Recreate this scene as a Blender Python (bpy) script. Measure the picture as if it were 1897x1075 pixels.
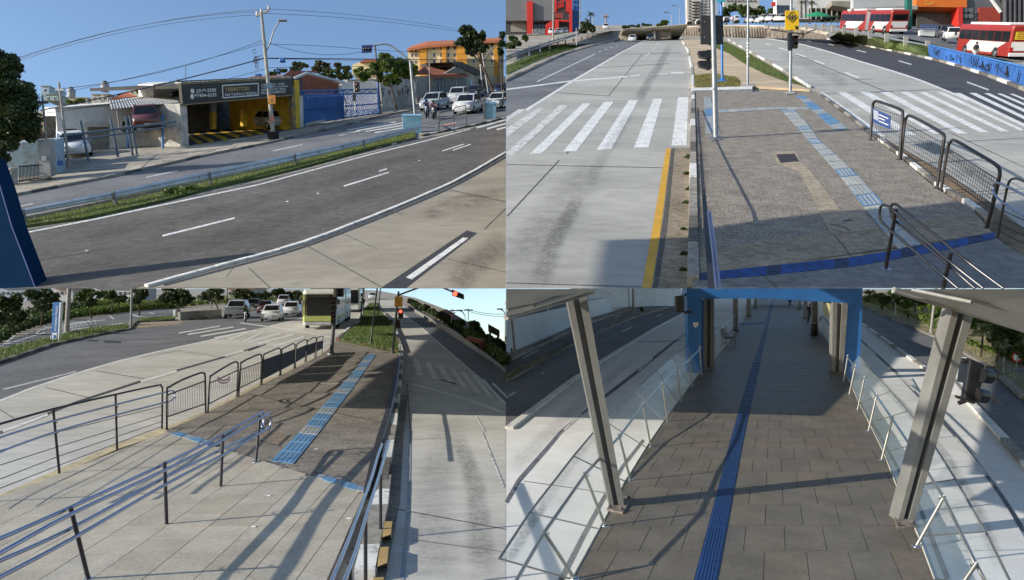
import bpy, bmesh, math, random
import numpy as np
from mathutils import Vector, Matrix
random.seed(7); np.random.seed(7)
for o in list(bpy.data.objects): bpy.data.objects.remove(o)
scene = bpy.context.scene
COL = scene.collection
R = math.radians
# ---------------------------------------------------------------- camera
F, CX, CY = 1400.0, 948.5, 537.5          # focal length and centre in photo pixels (photo 1897 x 1075)
CAM = Vector((0, 0, 4.0)); PITCH = R(6.0)
cd = bpy.data.cameras.new('camera'); cam = bpy.data.objects.new('camera', cd); COL.objects.link(cam)
cd.sensor_width = 36.0; cd.lens = 36.0*F/1897.0; cd.clip_start = 0.05; cd.clip_end = 3000
cam.location = CAM; cam.rotation_euler = (R(90)+PITCH, 0, 0); scene.camera = cam
FWD = Vector((0, math.cos(PITCH), math.sin(PITCH))); UPV = Vector((0, -math.sin(PITCH), math.cos(PITCH))); RGT = Vector((1, 0, 0))
# ---------------------------------------------------------------- sky, sun, exposure
SUN = Vector((-0.8885, -0.3234, 0.3256)).normalized()      # towards the sun
w = bpy.data.worlds.new('World'); scene.world = w; w.use_nodes = True
nt = w.node_tree; bg = nt.nodes['Background']
sky = nt.nodes.new('ShaderNodeTexSky'); sky.sky_type = 'NISHITA'; sky.sun_disc = False
sky.sun_elevation = math.asin(SUN.z); sky.sun_rotation = math.atan2(SUN.x, SUN.y)
sky.air_density = 1.0; sky.dust_density = 0.6; sky.ozone_density = 2.2; sky.altitude = 700
nt.links.new(sky.outputs[0], bg.inputs[0]); bg.inputs[1].default_value = 0.15
sl = bpy.data.lights.new('sun', 'SUN'); so = bpy.data.objects.new('sun', sl); COL.objects.link(so)
sl.energy = 4.2; sl.angle = R(0.53); sl.color = (1.0, 0.93, 0.82)
so.rotation_euler = SUN.to_track_quat('Z', 'Y').to_euler(); so.location = (0, 0, 60)
scene.view_settings.view_transform = 'Standard'; scene.view_settings.look = 'None'
scene.view_settings.exposure = 0.55; scene.view_settings.gamma = 1.0; scene.view_settings.use_curve_mapping = False
# ---------------------------------------------------------------- pixels to places
def ray(px, py): return RGT*((px-CX)/F) + UPV*(-(py-CY)/F) + FWD
def at(px, py, d): return CAM + ray(px, py)*d
class Ground:                               # a ground plane given by its horizon line and the camera's height above it
    def __init__(s, y0, k, h):
        n = RGT*k + UPV - FWD*((CY-y0)/F)   # camera +z looks back, so -forward
        s.n = n.normalized(); s.h = h
    def depth(s, px, py, lift=0): return -(s.h-lift)/s.n.dot(ray(px, py))
    def hit(s, px, py, lift=0): return CAM + ray(px, py)*s.depth(px, py, lift)
    def top(s, b, t, lift=0): return at(t[0], t[1], s.depth(b[0], b[1], lift))
    def px(s, b, lift=0): return s.depth(b[0], b[1], lift)/F      # metres per pixel there
A = Ground(102, -0.045, 5.0)     # upper left place
B = Ground(30, 0.0, 4.0)         # upper right place
C = Ground(523, 0.0, 3.75)       # lower places (left and right share the ground)
D = C
class Plane:
    def __init__(s, p, n): s.p = p; s.n = n.normalized()
    def hit(s, px, py, off=0):
        r = ray(px, py); p = s.p + s.n*off
        return CAM + r*((p-CAM).dot(s.n)/r.dot(s.n))
def wallplane(S, b0, b1):
    p0, p1 = S.hit(*b0), S.hit(*b1); n = (p1-p0).cross(S.n)
    if n.dot(CAM-p0) < 0: n = -n
    return Plane(p0, n)                      # normal looks at the camera
def facing(S, b, d=None):                    # upright plane through b that faces the camera
    p = S.hit(*b) if d is None else at(b[0], b[1], d); v = (CAM-p); v = v - S.n*v.dot(S.n)
    return Plane(p, v)
# ---------------------------------------------------------------- materials
MATS = {}
def _base(name):
    m = bpy.data.materials.new(name); m.use_nodes = True; t = m.node_tree
    return m, t, t.nodes['Principled BSDF']
def M(name, col=(.5,.5,.5), rough=.75, var=.12, scale=6.0, metal=0.0, bump=0.0, bscale=None, col2=None, big=.10, spec=.4, stretch=None, fine=0.0):
    if name in MATS: return MATS[name]
    m, t, b = _base(name); N = t.nodes.new; L = t.links.new
    tc = N('ShaderNodeTexCoord'); vec = tc.outputs['Object']
    if stretch:
        mp = N('ShaderNodeMapping'); mp.inputs['Scale'].default_value = stretch; L(vec, mp.inputs[0]); vec = mp.outputs[0]
    n1 = N('ShaderNodeTexNoise'); n1.inputs['Scale'].default_value = scale; n1.inputs['Detail'].default_value = 8; n1.inputs['Roughness'].default_value = .65; L(vec, n1.inputs[0])
    n2 = N('ShaderNodeTexNoise'); n2.inputs['Scale'].default_value = scale*.11; n2.inputs['Detail'].default_value = 5; L(vec, n2.inputs[0])
    c2 = col2 or tuple(c*(1-2*var) for c in col)
    mx = N('ShaderNodeMix'); mx.data_type = 'RGBA'; mx.inputs[6].default_value = (*c2, 1); mx.inputs[7].default_value = (*[min(1, c*(1+var)) for c in col], 1)
    rp = N('ShaderNodeMapRange'); rp.inputs[1].default_value = .3; rp.inputs[2].default_value = .7; L(n1.outputs[0], rp.inputs[0]); L(rp.outputs[0], mx.inputs[0])
    mb = N('ShaderNodeMapRange'); mb.inputs[1].default_value = .3; mb.inputs[2].default_value = .7; mb.inputs[3].default_value = 1-big*1.6; mb.inputs[4].default_value = 1+big; L(n2.outputs[0], mb.inputs[0])
    last = mb.outputs[0]
    if fine:
        n3 = N('ShaderNodeTexNoise'); n3.inputs['Scale'].default_value = 55; n3.inputs['Detail'].default_value = 3; L(tc.outputs['Object'], n3.inputs[0])
        m3 = N('ShaderNodeMapRange'); m3.inputs[1].default_value = .3; m3.inputs[2].default_value = .7; m3.inputs[3].default_value = 1-fine; m3.inputs[4].default_value = 1+fine; L(n3.outputs[0], m3.inputs[0])
        mm = N('ShaderNodeMath'); mm.operation = 'MULTIPLY'; L(last, mm.inputs[0]); L(m3.outputs[0], mm.inputs[1]); last = mm.outputs[0]
    vm = N('ShaderNodeVectorMath'); vm.operation = 'SCALE'; L(mx.outputs[2], vm.inputs[0]); L(last, vm.inputs['Scale'])
    L(vm.outputs[0], b.inputs['Base Color'])
    b.inputs['Roughness'].default_value = rough; b.inputs['Metallic'].default_value = metal; b.inputs['Specular IOR Level'].default_value = spec
    if bump:
        bn = N('ShaderNodeTexNoise'); bn.inputs['Scale'].default_value = bscale or scale*4; bn.inputs['Detail'].default_value = 5; L(tc.outputs['Object'], bn.inputs[0])
        bp = N('ShaderNodeBump'); bp.inputs['Strength'].default_value = bump; bp.inputs['Distance'].default_value = .02; L(bn.outputs[0], bp.inputs['Height']); L(bp.outputs[0], b.inputs['Normal'])
    MATS[name] = m; return m
def glassM(name, col=(.8,.9,.9), alpha=.25, rough=.05):
    if name in MATS: return MATS[name]
    m, t, b = _base(name); b.inputs['Base Color'].default_value = (*col, 1); b.inputs['Roughness'].default_value = rough; b.inputs['Alpha'].default_value = alpha
    MATS[name] = m; return m
def emitM(name, col, s):
    if name in MATS: return MATS[name]
    m, t, b = _base(name); b.inputs['Base Color'].default_value = (*col, 1); b.inputs['Emission Color'].default_value = (*col, 1); b.inputs['Emission Strength'].default_value = s
    MATS[name] = m; return m
def leafM(name, col, col2, trans=.25):
    if name in MATS: return MATS[name]
    m, t, b = _base(name); N = t.nodes.new; L = t.links.new
    tc = N('ShaderNodeTexCoord'); n1 = N('ShaderNodeTexNoise'); n1.inputs['Scale'].default_value = 2.2; n1.inputs['Detail'].default_value = 6; n1.inputs['Roughness'].default_value = .8; L(tc.outputs['Object'], n1.inputs[0])
    mp = N('ShaderNodeMapRange'); mp.inputs[1].default_value = .35; mp.inputs[2].default_value = .65; L(n1.outputs[0], mp.inputs[0])
    mx = N('ShaderNodeMix'); mx.data_type = 'RGBA'; mx.inputs[6].default_value = (*col2, 1); mx.inputs[7].default_value = (*col, 1); L(mp.outputs[0], mx.inputs[0])
    L(mx.outputs[2], b.inputs['Base Color']); b.inputs['Roughness'].default_value = .55
    tr = N('ShaderNodeBsdfTranslucent'); L(mx.outputs[2], tr.inputs[0]); ms = N('ShaderNodeMixShader'); ms.inputs[0].default_value = trans
    L(b.outputs[0], ms.inputs[1]); L(tr.outputs[0], ms.inputs[2]); L(ms.outputs[0], t.nodes['Material Output'].inputs[0])
    MATS[name] = m; return m
def wearM(name, col, under, amount=.45, scale=9.0, rough=.7, stretch=None):   # worn paint: patches where the surface below shows
    if name in MATS: return MATS[name]
    m, t, b = _base(name); N = t.nodes.new; L = t.links.new
    tc = N('ShaderNodeTexCoord'); vec = tc.outputs['Object']
    n1 = N('ShaderNodeTexNoise'); n1.inputs['Scale'].default_value = scale; n1.inputs['Detail'].default_value = 9; n1.inputs['Roughness'].default_value = .72; L(vec, n1.inputs[0])
    mp = N('ShaderNodeMapRange'); mp.inputs[1].default_value = amount-.05; mp.inputs[2].default_value = amount+.07; L(n1.outputs[0], mp.inputs[0])
    n2 = N('ShaderNodeTexNoise'); n2.inputs['Scale'].default_value = 2.0; n2.inputs['Detail'].default_value = 6; L(vec, n2.inputs[0])
    m2 = N('ShaderNodeMapRange'); m2.inputs[1].default_value = .3; m2.inputs[2].default_value = .7; m2.inputs[3].default_value = .82; m2.inputs[4].default_value = 1.05; L(n2.outputs[0], m2.inputs[0])
    mx = N('ShaderNodeMix'); mx.data_type = 'RGBA'; mx.inputs[6].default_value = (*under, 1); mx.inputs[7].default_value = (*col, 1); L(mp.outputs[0], mx.inputs[0])
    vm = N('ShaderNodeVectorMath'); vm.operation = 'SCALE'; L(mx.outputs[2], vm.inputs[0]); L(m2.outputs[0], vm.inputs['Scale']); L(vm.outputs[0], b.inputs['Base Color'])
    b.inputs['Roughness'].default_value = rough; MATS[name] = m; return m
def stainM(name, col, dens=.5, scale=5.0):                                    # patchy dirt on a thin sheet, fading at its own edge
    if name in MATS: return MATS[name]
    m, t, b = _base(name); N = t.nodes.new; L = t.links.new
    b.inputs['Base Color'].default_value = (*col, 1); b.inputs['Roughness'].default_value = .7
    at_ = N('ShaderNodeAttribute'); at_.attribute_name = 'fade'
    tc = N('ShaderNodeTexCoord'); n1 = N('ShaderNodeTexNoise'); n1.inputs['Scale'].default_value = scale; n1.inputs['Detail'].default_value = 9; n1.inputs['Roughness'].default_value = .75; L(tc.outputs['Object'], n1.inputs[0])
    mp = N('ShaderNodeMapRange'); mp.inputs[1].default_value = .38; mp.inputs[2].default_value = .68; L(n1.outputs[0], mp.inputs[0])
    mu = N('ShaderNodeMath'); mu.operation = 'MULTIPLY'; L(mp.outputs[0], mu.inputs[0]); L(at_.outputs['Fac'], mu.inputs[1])
    m2 = N('ShaderNodeMath'); m2.operation = 'MULTIPLY'; m2.inputs[1].default_value = dens; L(mu.outputs[0], m2.inputs[0]); L(m2.outputs[0], b.inputs['Alpha'])
    MATS[name] = m; return m
# ---------------------------------------------------------------- mesh building
class MB:
    def __init__(s): s.v = []; s.f = []; s.mi = []; s.mats = []; s.smooth = []
    def _m(s, mat):
        if mat not in s.mats: s.mats.append(mat)
        return s.mats.index(mat)
    def add(s, vs, fs, mat=None, smooth=False):
        o = len(s.v); s.v += [Vector(x) for x in vs]; i = s._m(mat)
        for f in fs: s.f.append([o+k for k in f]); s.mi.append(i); s.smooth.append(smooth)
        return s
    def poly(s, pts, mat=None): return s.add(pts, [list(range(len(pts)))], mat)
    def prism(s, pts, vec, mat=None):
        n = len(pts); vec = Vector(vec); q = [Vector(p)+vec for p in pts]
        return s.add(list(pts)+q, [list(range(n))[::-1], list(range(n, 2*n))]+[[i, (i+1) % n, n+(i+1) % n, n+i] for i in range(n)], mat)
    def box(s, c, size, mat=None, fr=None):
        c = Vector(c); x, y, z = size[0]/2, size[1]/2, size[2]/2
        ax = fr or (Vector((1,0,0)), Vector((0,1,0)), Vector((0,0,1)))
        vs = [c+ax[0]*a*x+ax[1]*b_*y+ax[2]*d*z for a, b_, d in [(-1,-1,-1),(1,-1,-1),(1,1,-1),(-1,1,-1),(-1,-1,1),(1,-1,1),(1,1,1),(-1,1,1)]]
        return s.add(vs, [[3,2,1,0],[4,5,6,7],[0,1,5,4],[1,2,6,5],[2,3,7,6],[3,0,4,7]], mat)
    def tube(s, pts, r, mat=None, sides=8, caps=True):
        pts = [Vector(p) for p in pts]; n = len(pts); rr = r if isinstance(r, (list, tuple)) else [r]*n
        vs, fs = [], []; ref = None
        for i, p in enumerate(pts):
            d = (pts[min(i+1, n-1)]-pts[max(i-1, 0)]).normalized()
            if ref is None:
                ref = d.orthogonal().normalized()
            ref = (ref-d*ref.dot(d)); ref = ref.normalized() if ref.length > 1e-6 else d.orthogonal().normalized()
            b_ = d.cross(ref)
            for k in range(sides):
                a = 2*math.pi*k/sides; vs.append(p+(ref*math.cos(a)+b_*math.sin(a))*rr[i])
        for i in range(n-1):
            for k in range(sides):
                k2 = (k+1) % sides; fs.append([i*sides+k, i*sides+k2, (i+1)*sides+k2, (i+1)*sides+k])
        s.add(vs, fs, mat, True)
        if caps:
            s.add(vs[:sides], [list(range(sides))[::-1]], mat); s.add(vs[-sides:], [list(range(sides))], mat)
        return s
    def lathe(s, c, axis, prof, mat=None, sides=14):       # prof: (distance along axis, radius)
        c = Vector(c); axis = Vector(axis).normalized()
        return s.tube([c+axis*a for a, _ in prof], [max(r_, 1e-4) for _, r_ in prof], mat, sides)
    def loft(s, rings, mat=None, smooth=False, caps=True):
        n = len(rings[0]); vs = [Vector(p) for r_ in rings for p in r_]; fs = []
        for i in range(len(rings)-1):
            for k in range(n):
                k2 = (k+1) % n; fs.append([i*n+k, i*n+k2, (i+1)*n+k2, (i+1)*n+k])
        if caps: fs += [list(range(n))[::-1], [(len(rings)-1)*n+k for k in range(n)]]
        return s.add(vs, fs, mat, smooth)
    def build(s, name, mat=None, parent=None, origin=None, bevel=0):
        if origin is None: origin = parent.get('_org') if parent else None
        org = Vector(origin) if origin is not None else (Vector((0,0,0)) if parent else sum(s.v, Vector((0,0,0)))/max(1, len(s.v)))
        me = bpy.data.meshes.new(name); me.from_pydata([tuple(x-org) for x in s.v], [], s.f); me.update()
        for m_ in s.mats: me.materials.append(m_ or mat)
        me.polygons.foreach_set('material_index', s.mi); me.polygons.foreach_set('use_smooth', s.smooth)
        bm = bmesh.new(); bm.from_mesh(me); bmesh.ops.recalc_face_normals(bm, faces=bm.faces); bm.to_mesh(me); bm.free()
        return link(name, me, parent, org if not parent else None, bevel)
ORG = {}
def link(name, me, parent=None, loc=None, bevel=0):
    o = bpy.data.objects.new(name, me); COL.objects.link(o)
    if parent: o.parent = parent
    if loc is not None: o.location = loc
    if bevel:
        b = o.modifiers.new('bevel', 'BEVEL'); b.width = bevel; b.segments = 2; b.limit_method = 'ANGLE'
    return o
def tag(o, label=None, cat=None, group=None, kind=None):
    if label: o['label'] = label
    if cat: o['category'] = cat
    if group: o['group'] = group
    if kind: o['kind'] = kind
    return o
class Thing:                                  # an Empty at the thing's base; parts are given in world points
    def __init__(s, name, label, cat, loc, group=None, kind=None, mat=None):
        s.o = bpy.data.objects.new(name, None); COL.objects.link(s.o); s.o.empty_display_size = .2
        s.m = mat if mat else Matrix.Translation(Vector(loc)); s.o.matrix_world = s.m; s.inv = s.m.inverted()
        tag(s.o, label, cat, group, kind)
    def part(s, name, mb, mat=None, under=None, bevel=0, local=False, label=None, smooth=None):
        if not local: mb.v = [s.inv @ x for x in mb.v]
        o = mb.build(name, mat, under or s.o, (0,0,0), bevel)
        if label: o['label'] = label
        return o
def frame(S_n, fwd):                          # x forward, y left, z up
    z = S_n.normalized(); x = (fwd-z*fwd.dot(z)).normalized(); y = z.cross(x); return x, y, z
def mat4(loc, fr):
    m = Matrix.Identity(4)
    for i in range(3):
        for j in range(3): m[j][i] = fr[i][j]
        m[i][3] = loc[i]
    return m
def solo(name, mb, mat, label, cat, group=None, bevel=0, kind=None):
    return tag(mb.build(name, mat, None, None, bevel), label, cat, group, kind)
def G(S, pts, lift=0): return [S.hit(x, y, lift) for x, y in pts]
def sheet(S, name, pts, mat, lift=0, parent=None, kind='structure', label=None, cat=None):
    mb = MB().poly(G(S, pts, lift), mat)
    if parent is not None: return parent.part(name, mb, mat)
    return tag(mb.build(name, mat), label, cat, None, kind)
def raised(S, name, pts, mat, h=.13, base=0, parent=None):
    mb = MB().prism(G(S, pts, base+h), -S.n*h, mat)
    if parent is not None: return parent.part(name, mb, mat)
    return tag(mb.build(name, mat), None, None, None, 'structure')
def lerp(a, b, t): return a+(b-a)*t
def resample(pts, n):                          # n+1 points evenly along a pixel or world polyline
    P = [Vector(p) for p in pts]; L = [0]
    for i in range(len(P)-1): L.append(L[-1]+(P[i+1]-P[i]).length)
    out = []
    for k in range(n+1):
        s_ = L[-1]*k/n; i = 0
        while i < len(P)-2 and L[i+1] < s_: i += 1
        out.append(P[i].lerp(P[i+1], (s_-L[i])/max(1e-9, L[i+1]-L[i])))
    return out
def smoothline(pts, n=8):                      # Catmull-Rom through pixel points
    P = [Vector(p) for p in pts]; P = [P[0]*2-P[1]]+P+[P[-1]*2-P[-2]]; out = []
    for i in range(1, len(P)-2):
        for k in range(n):
            t = k/n; a, b, c, d = P[i-1], P[i], P[i+1], P[i+2]
            out.append(.5*((2*b)+(c-a)*t+(2*a-5*b+4*c-d)*t*t+(3*b-a-3*c+d)*t**3))
    out.append(P[-2]); return [tuple(p) for p in out]
def band(S, upper, lower): return list(upper)+list(lower)[::-1]
def stripe_px(a, b, w0, w1):                   # pixel quad round a pixel segment
    d = Vector((b[0]-a[0], b[1]-a[1])); n = Vector((-d.y, d.x)).normalized()
    return [(a[0]+n.x*w0/2, a[1]+n.y*w0/2), (b[0]+n.x*w1/2, b[1]+n.y*w1/2), (b[0]-n.x*w1/2, b[1]-n.y*w1/2), (a[0]-n.x*w0/2, a[1]-n.y*w0/2)]
def line_px(pts, w):                           # pixel polygon round a pixel polyline, w one value or one for each point
    up, lo = [], []; n = len(pts); W = w if isinstance(w, (list, tuple)) else [w]*n
    for i, p in enumerate(pts):
        a, b = pts[max(0, i-1)], pts[min(n-1, i+1)]; d = Vector((b[0]-a[0], b[1]-a[1])); m_ = Vector((-d.y, d.x)).normalized()*W[i]/2
        up.append((p[0]+m_.x, p[1]+m_.y)); lo.append((p[0]-m_.x, p[1]-m_.y))
    return up+lo[::-1]
def text(th, name, s, o, xd, yd, wid, hei, mat, under=None, bold=0.0):    # lettering: o is the lower left corner, xd and yd unit vectors
    cu = bpy.data.curves.new('t', 'FONT'); cu.body = s; cu.offset = bold; cu.extrude = .0
    ob = bpy.data.objects.new('t', cu); COL.objects.link(ob); dg = bpy.context.evaluated_depsgraph_get()
    me = bpy.data.meshes.new_from_object(ob.evaluated_get(dg)); bpy.data.objects.remove(ob)
    vs = [v.co.copy() for v in me.vertices]; x0 = min(v.x for v in vs); x1 = max(v.x for v in vs); y0 = min(v.y for v in vs); y1 = max(v.y for v in vs)
    n = xd.cross(yd)
    mb = MB(); mb.add([o+xd*((v.x-x0)/(x1-x0)*wid)+yd*((v.y-y0)/(y1-y0)*hei) for v in vs], [list(p.vertices) for p in me.polygons], mat)
    return th.part(name, mb, mat, under)
def textpx(th, name, s, P, box, mat, off=.02, under=None, bold=0.0):      # box: pixel corners (lower left, lower right, upper left) on plane P
    a, b, c = [P.hit(x, y, off) for x, y in box]; xd = b-a; yd = c-a
    return text(th, name, s, a, xd.normalized(), yd.normalized(), xd.length, yd.length, mat, under, bold)
# ================================================================ materials in use
asphalt = M('asphalt', (.122,.111,.098), .85, .22, 3.0, bump=.4, bscale=90, big=.16, fine=.3)
asphalt2 = M('asphalt_worn', (.165,.165,.17), .8, .15, 2.5, bump=.3, bscale=90, big=.15, fine=.25)
asphaltd = M('asphalt_fresh', (.062,.062,.068), .8, .2, 3.0, bump=.3, bscale=90, big=.15, fine=.3)
concreteA = M('avenue_concrete', (.31,.275,.215), .8, .10, 1.2, bump=.15, bscale=40, big=.12, stretch=(1,2.5,1), fine=.12)
concreteC = M('crossing_concrete', (.52,.50,.45), .8, .10, 1.2, bump=.15, bscale=40, big=.12, stretch=(1,2.5,1), fine=.12)
concrete = M('busway_concrete', (.40,.385,.345), .8, .10, 1.2, bump=.15, bscale=40, big=.12, stretch=(1,2.5,1), fine=.12)
concreteR = M('platform_road_concrete', (.74,.73,.69), .75, .06, 1.2, bump=.12, bscale=40, big=.08, fine=.08)
sidewalk = M('sidewalk_concrete', (.36,.32,.26), .85, .2, 2.0, bump=.3, big=.22, fine=.2)
pave = M('washed_pavement', (.30,.262,.215), .9, .42, 22.0, bump=.6, bscale=60, big=.16, fine=.45)
pave2 = M('rough_pavement', (.25,.22,.18), .9, .3, 14.0, bump=.6, bscale=60, big=.2, fine=.35)
beige = M('beige_screed', (.31,.25,.175), .85, .25, 7.0, bump=.2, big=.2, fine=.2)
dirt = M('dry_earth', (.33,.25,.16), .95, .25, 2.0, bump=.5, big=.2, fine=.2)
sand = M('sandy_path', (.50,.39,.26), .9, .12, 2.5, big=.15, fine=.15)
grassbed = M('turf_bed', (.10,.13,.035), .95, .3, 4.0, bump=.5, big=.25)
white = wearM('road_paint_white', (.74,.74,.71), (.33,.32,.30), .42, 9.0)
whiteworn = wearM('road_paint_worn', (.66,.66,.63), (.30,.29,.27), .46, 6.0)
whited = wearM('road_paint_on_asphalt', (.70,.70,.68), (.11,.11,.10), .42, 9.0)
yellow = wearM('road_paint_yellow', (.60,.33,.03), (.36,.33,.28), .34, 5.0)
kerbw = wearM('kerb_whitewash', (.72,.71,.67), (.30,.27,.22), .40, 5.0)
kerbd = M('kerb_bare', (.13,.12,.105), .9, .3, 6.0, bump=.4)
kerbg = M('kerb_grey', (.30,.28,.24), .9, .25, 5.0, bump=.4)
kerbr = M('kerb_red', (.17,.055,.045), .9, .3, 5.0, bump=.3)
bluet = wearM('tactile_blue', (.105,.24,.40), (.27,.27,.26), .38, 6.0)
bluet2 = wearM('tactile_blue_worn', (.15,.26,.40), (.36,.35,.31), .52, 5.0)
whitet = wearM('tactile_bare', (.40,.395,.36), (.17,.25,.34), .40, 5.0)
bluedeep = M('tactile_deep_blue', (.018,.065,.26), .6, .25, 6.0, big=.2)
bluefloor = M('tactile_floor_blue', (.013,.052,.165), .6, .12, 4.0, big=.08)
blackpatch = M('joint_filler', (.05,.052,.06), .9, .3, 8.0)
jointm = M('joint_dark', (.10,.095,.08), .9, .3, 8.0)
oil = stainM('oil_drip', (.03,.028,.025), .62, 14.0)
oil2 = stainM('tyre_grime', (.05,.045,.04), .36, 11.0)  # tyre grime, also used to paint the cable's shadow
stainb = stainM('brown_grime', (.12,.085,.05), .6, 1.5)
steel = M('galvanised_steel', (.27,.285,.295), .5, .15, 5.0, metal=.6)
steelm = M('satin_stainless', (.55,.56,.60), .25, .06, 4.0, metal=.95)
steelb = M('blued_stainless', (.44,.45,.55), .22, .06, 4.0, metal=.95)
darkrail = M('dark_rail_paint', (.035,.032,.032), .45, .15, 6.0, metal=.2)
blackp = M('black_plastic', (.015,.015,.016), .45, .1, 6.0)
greypaint = M('grey_paint', (.27,.28,.28), .55, .12, 4.0, big=.12)
colgrey = M('column_grey', (.185,.18,.165), .5, .12, 3.0, big=.15)
concpole = M('concrete_pole', (.34,.33,.30), .85, .15, 4.0, bump=.15)
signalm = M('signal_black', (.012,.012,.014), .4, .1, 6.0)
stblue = M('station_blue', (.03,.15,.42), .4, .08, 2.0, big=.06)
ltblue = M('light_blue_paint', (.26,.50,.66), .6, .12, 3.0, big=.12)
wirem = M('cable_black', (.02,.022,.03), .6, .1, 3.0)
bark = M('bark', (.09,.065,.045), .95, .3, 6.0, bump=.6)
redlamp = emitM('red_lamp', (1,.04,.02), 6.0)
def fadeband(S, name, cpts, hw, mat, lift, parent, nseg=24):   # stain along a pixel line: three columns of points, dark in the middle
    P = resample([(x, y, 0) for x, y in cpts], nseg); mb = MB(); V = []; W = hw if isinstance(hw, (list, tuple)) else (hw, hw); fade = []
    for i, p in enumerate(P):
        a, b = P[max(0, i-1)], P[min(nseg, i+1)]; d = (b-a); n = Vector((-d.y, d.x, 0)).normalized(); h = lerp(W[0], W[1], i/nseg)
        e = min(1, min(i, nseg-i)/3.0)
        for k in (-1, -.4, .4, 1): q = p+n*h*k; V.append(S.hit(q.x, q.y, lift)); fade.append(e*(.55+.45*random.random()) if abs(k) < 1 else 0)
    F_ = [[i*4+k, i*4+k+1, i*4+k+5, i*4+k+4] for i in range(nseg) for k in range(3)]
    mb.add(V, F_, mat); o = parent.part(name, mb, mat)
    at_ = o.data.attributes.new('fade', 'FLOAT', 'POINT'); at_.data.foreach_set('value', fade)
    return o
def lines(S, parent, name, segs, mat, lift):                  # each segment: (a, b, width at a, width at b) in pixels
    for s_ in segs: parent.part(name, MB().poly(G(S, stripe_px(*s_), lift), mat), mat)
def quads(S, parent, name, qs, mat, lift):
    for i, q in enumerate(qs): parent.part(name, MB().poly(G(S, q, lift), mat[i % len(mat)] if isinstance(mat, list) else mat))
def kerbstones(S, parent, pts, n, w, h, mats, base=0.0, gap=.012, clipx=None):   # stones along a pixel line, w metres wide
    P = resample([S.hit(x, y, base) for x, y in pts], n)
    for i in range(n):
        a, b = P[i], P[i+1]; d = (b-a); L = d.length; d.normalize(); s_ = d.cross(S.n)
        a = a+d*gap; b = b-d*gap; j = random.uniform(-.006, .006)
        mb = MB().prism([a-s_*w/2, b-s_*w/2, b+s_*w/2, a+s_*w/2], S.n*(h+j), mats[i % len(mats)])
        parent.part('kerb_stone', mb, mats[i % len(mats)])
# ================================================================ UPPER LEFT PLACE: avenue with shops
far_kerb = [(-45,378),(10,367),(107,348),(208,329),(294,309),(378,290),(479,270),(599,243),(713,215),(764,205),(820,190),(880,176),(937,166)]
ver_up = [(-70,430),(-45,427),(20,413),(115,394),(260,364),(391,335),(479,317),(546,300),(676,268),(759,247),(770,244)]
ver_lo = [(-70,442),(-45,437),(25,420),(156,402),(294,372),(391,347),(479,328),(546,312),(676,278),(769,255)]
near_up = [(-45,446),(25,428),(156,409),(294,380),(391,355),(479,336),(546,319),(676,286),(769,261),(875,237),(937,223)]
near_lo = smoothline([(150,556),(255,533),(300,520),(480,472),(556,450),(627,424),(723,386),(817,346),(874,317),(937,280)], 3)
near_lo = [p for p in near_lo if p[1] < 535.0]
near_lo = [(-45,534.6),(248,534.6)]+near_lo
sheet(A, 'ground', [(-45,534.6),(937.3,534.6),(937.3,146),(600,166),(300,186),(-45,215)], sidewalk, 0)
avenue = Thing('road', None, None, A.hit(400,400), kind='structure')
avenue.part('side_carriageway', MB().poly(G(A, far_kerb+[(937,222),(875,236),(790,246)]+ver_up[::-1], .004), asphalt2), asphalt2)
avenue.part('main_carriageway', MB().poly(G(A, near_up+near_lo[::-1], .008), asphalt), asphalt)
busA = Thing('busway', None, None, A.hit(700,500), kind='structure')
lowline = [(x+3, y+7) for x, y in near_lo[2:-1]]
lowline = [p for p in lowline if p[1] < 534.5]
busA.part('concrete_surface', MB().poly(G(A, [near_lo[2]]+near_lo[3:]+[(937.2,534.6)], .012), concreteA))
# painted separator along the busway: low white stones with a dark joint beside them
P = [p for p in near_lo[2:]]
kerbstones(A, busA, [(x+1,y+3) for x, y in P if y < 530], 26, .16, .07, [kerbw, kerbw, kerbw], .012)
busA.part('joint', MB().poly(G(A, line_px([(x+4, y+8.5) for x, y in P if y < 524], 4.0), .016), blackpatch))
busA.part('patch', MB().poly(G(A, [(865,427),(884,432),(752,534),(705,534)], .016), blackpatch))
busA.part('dash', MB().poly(G(A, [(858,440),(868,441),(763,518),(752,514)], .020), kerbw))
lines(A, busA, 'joint', [((564,453),(705,531),1.3,1.6),((460,496),(500,533),1.3,1.5),((824,350),(937,374),1.1,1.2),((722,390),(745,397),1.1,1.1),((628,430),(700,462),.9,.9),((897,425),(937,386),1.2,1.2),((830,480),(937,504),.9,.9)], jointm, .018)
fadeband(A, 'oil_stain', [(937,440),(880,490),(835,534)], (26,30), oil, .024, busA)
fadeband(A, 'grime', [(937,360),(860,372),(780,400)], (20,16), stainb, .025, busA)
lines(A, avenue, 'edge_line', [((30,434.5),(167,408),2.4,2.4),((167,408),(480,342),2.4,2.2),((480,342),(687,286),2.2,1.8),((687,286),(793,260),1.8,1.6),((793,260),(872,239),1.6,1.4)], whited, .012)
lines(A, avenue, 'lane_dash', [((301,437),(435,404),3.2,2.8),((637,345),(720,319.5),2.8,2.2),((819,280),(860,267),1.8,1.6),((839,278.5),(872,267.5),1.8,1.6),((702,317),(717,313),2.2,2.2)], whited, .012)
lines(A, avenue, 'lane_dash', [((35,383),(62,377),1.2,1.2),((270,329),(330,316),1.2,1.2),((505,280),(560,268),1.2,1.1),((628,251),(668,243),1.0,1.0)], whited, .008)
lines(A, avenue, 'crosswalk_stripe', [((643,241),(733,226),1.6,1.4),((660,242.5),(745,228),1.7,1.5),((677,244),(748,232),1.8,1.6),((694,246),(748,237),1.9,1.7)], whited, .008)
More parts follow.
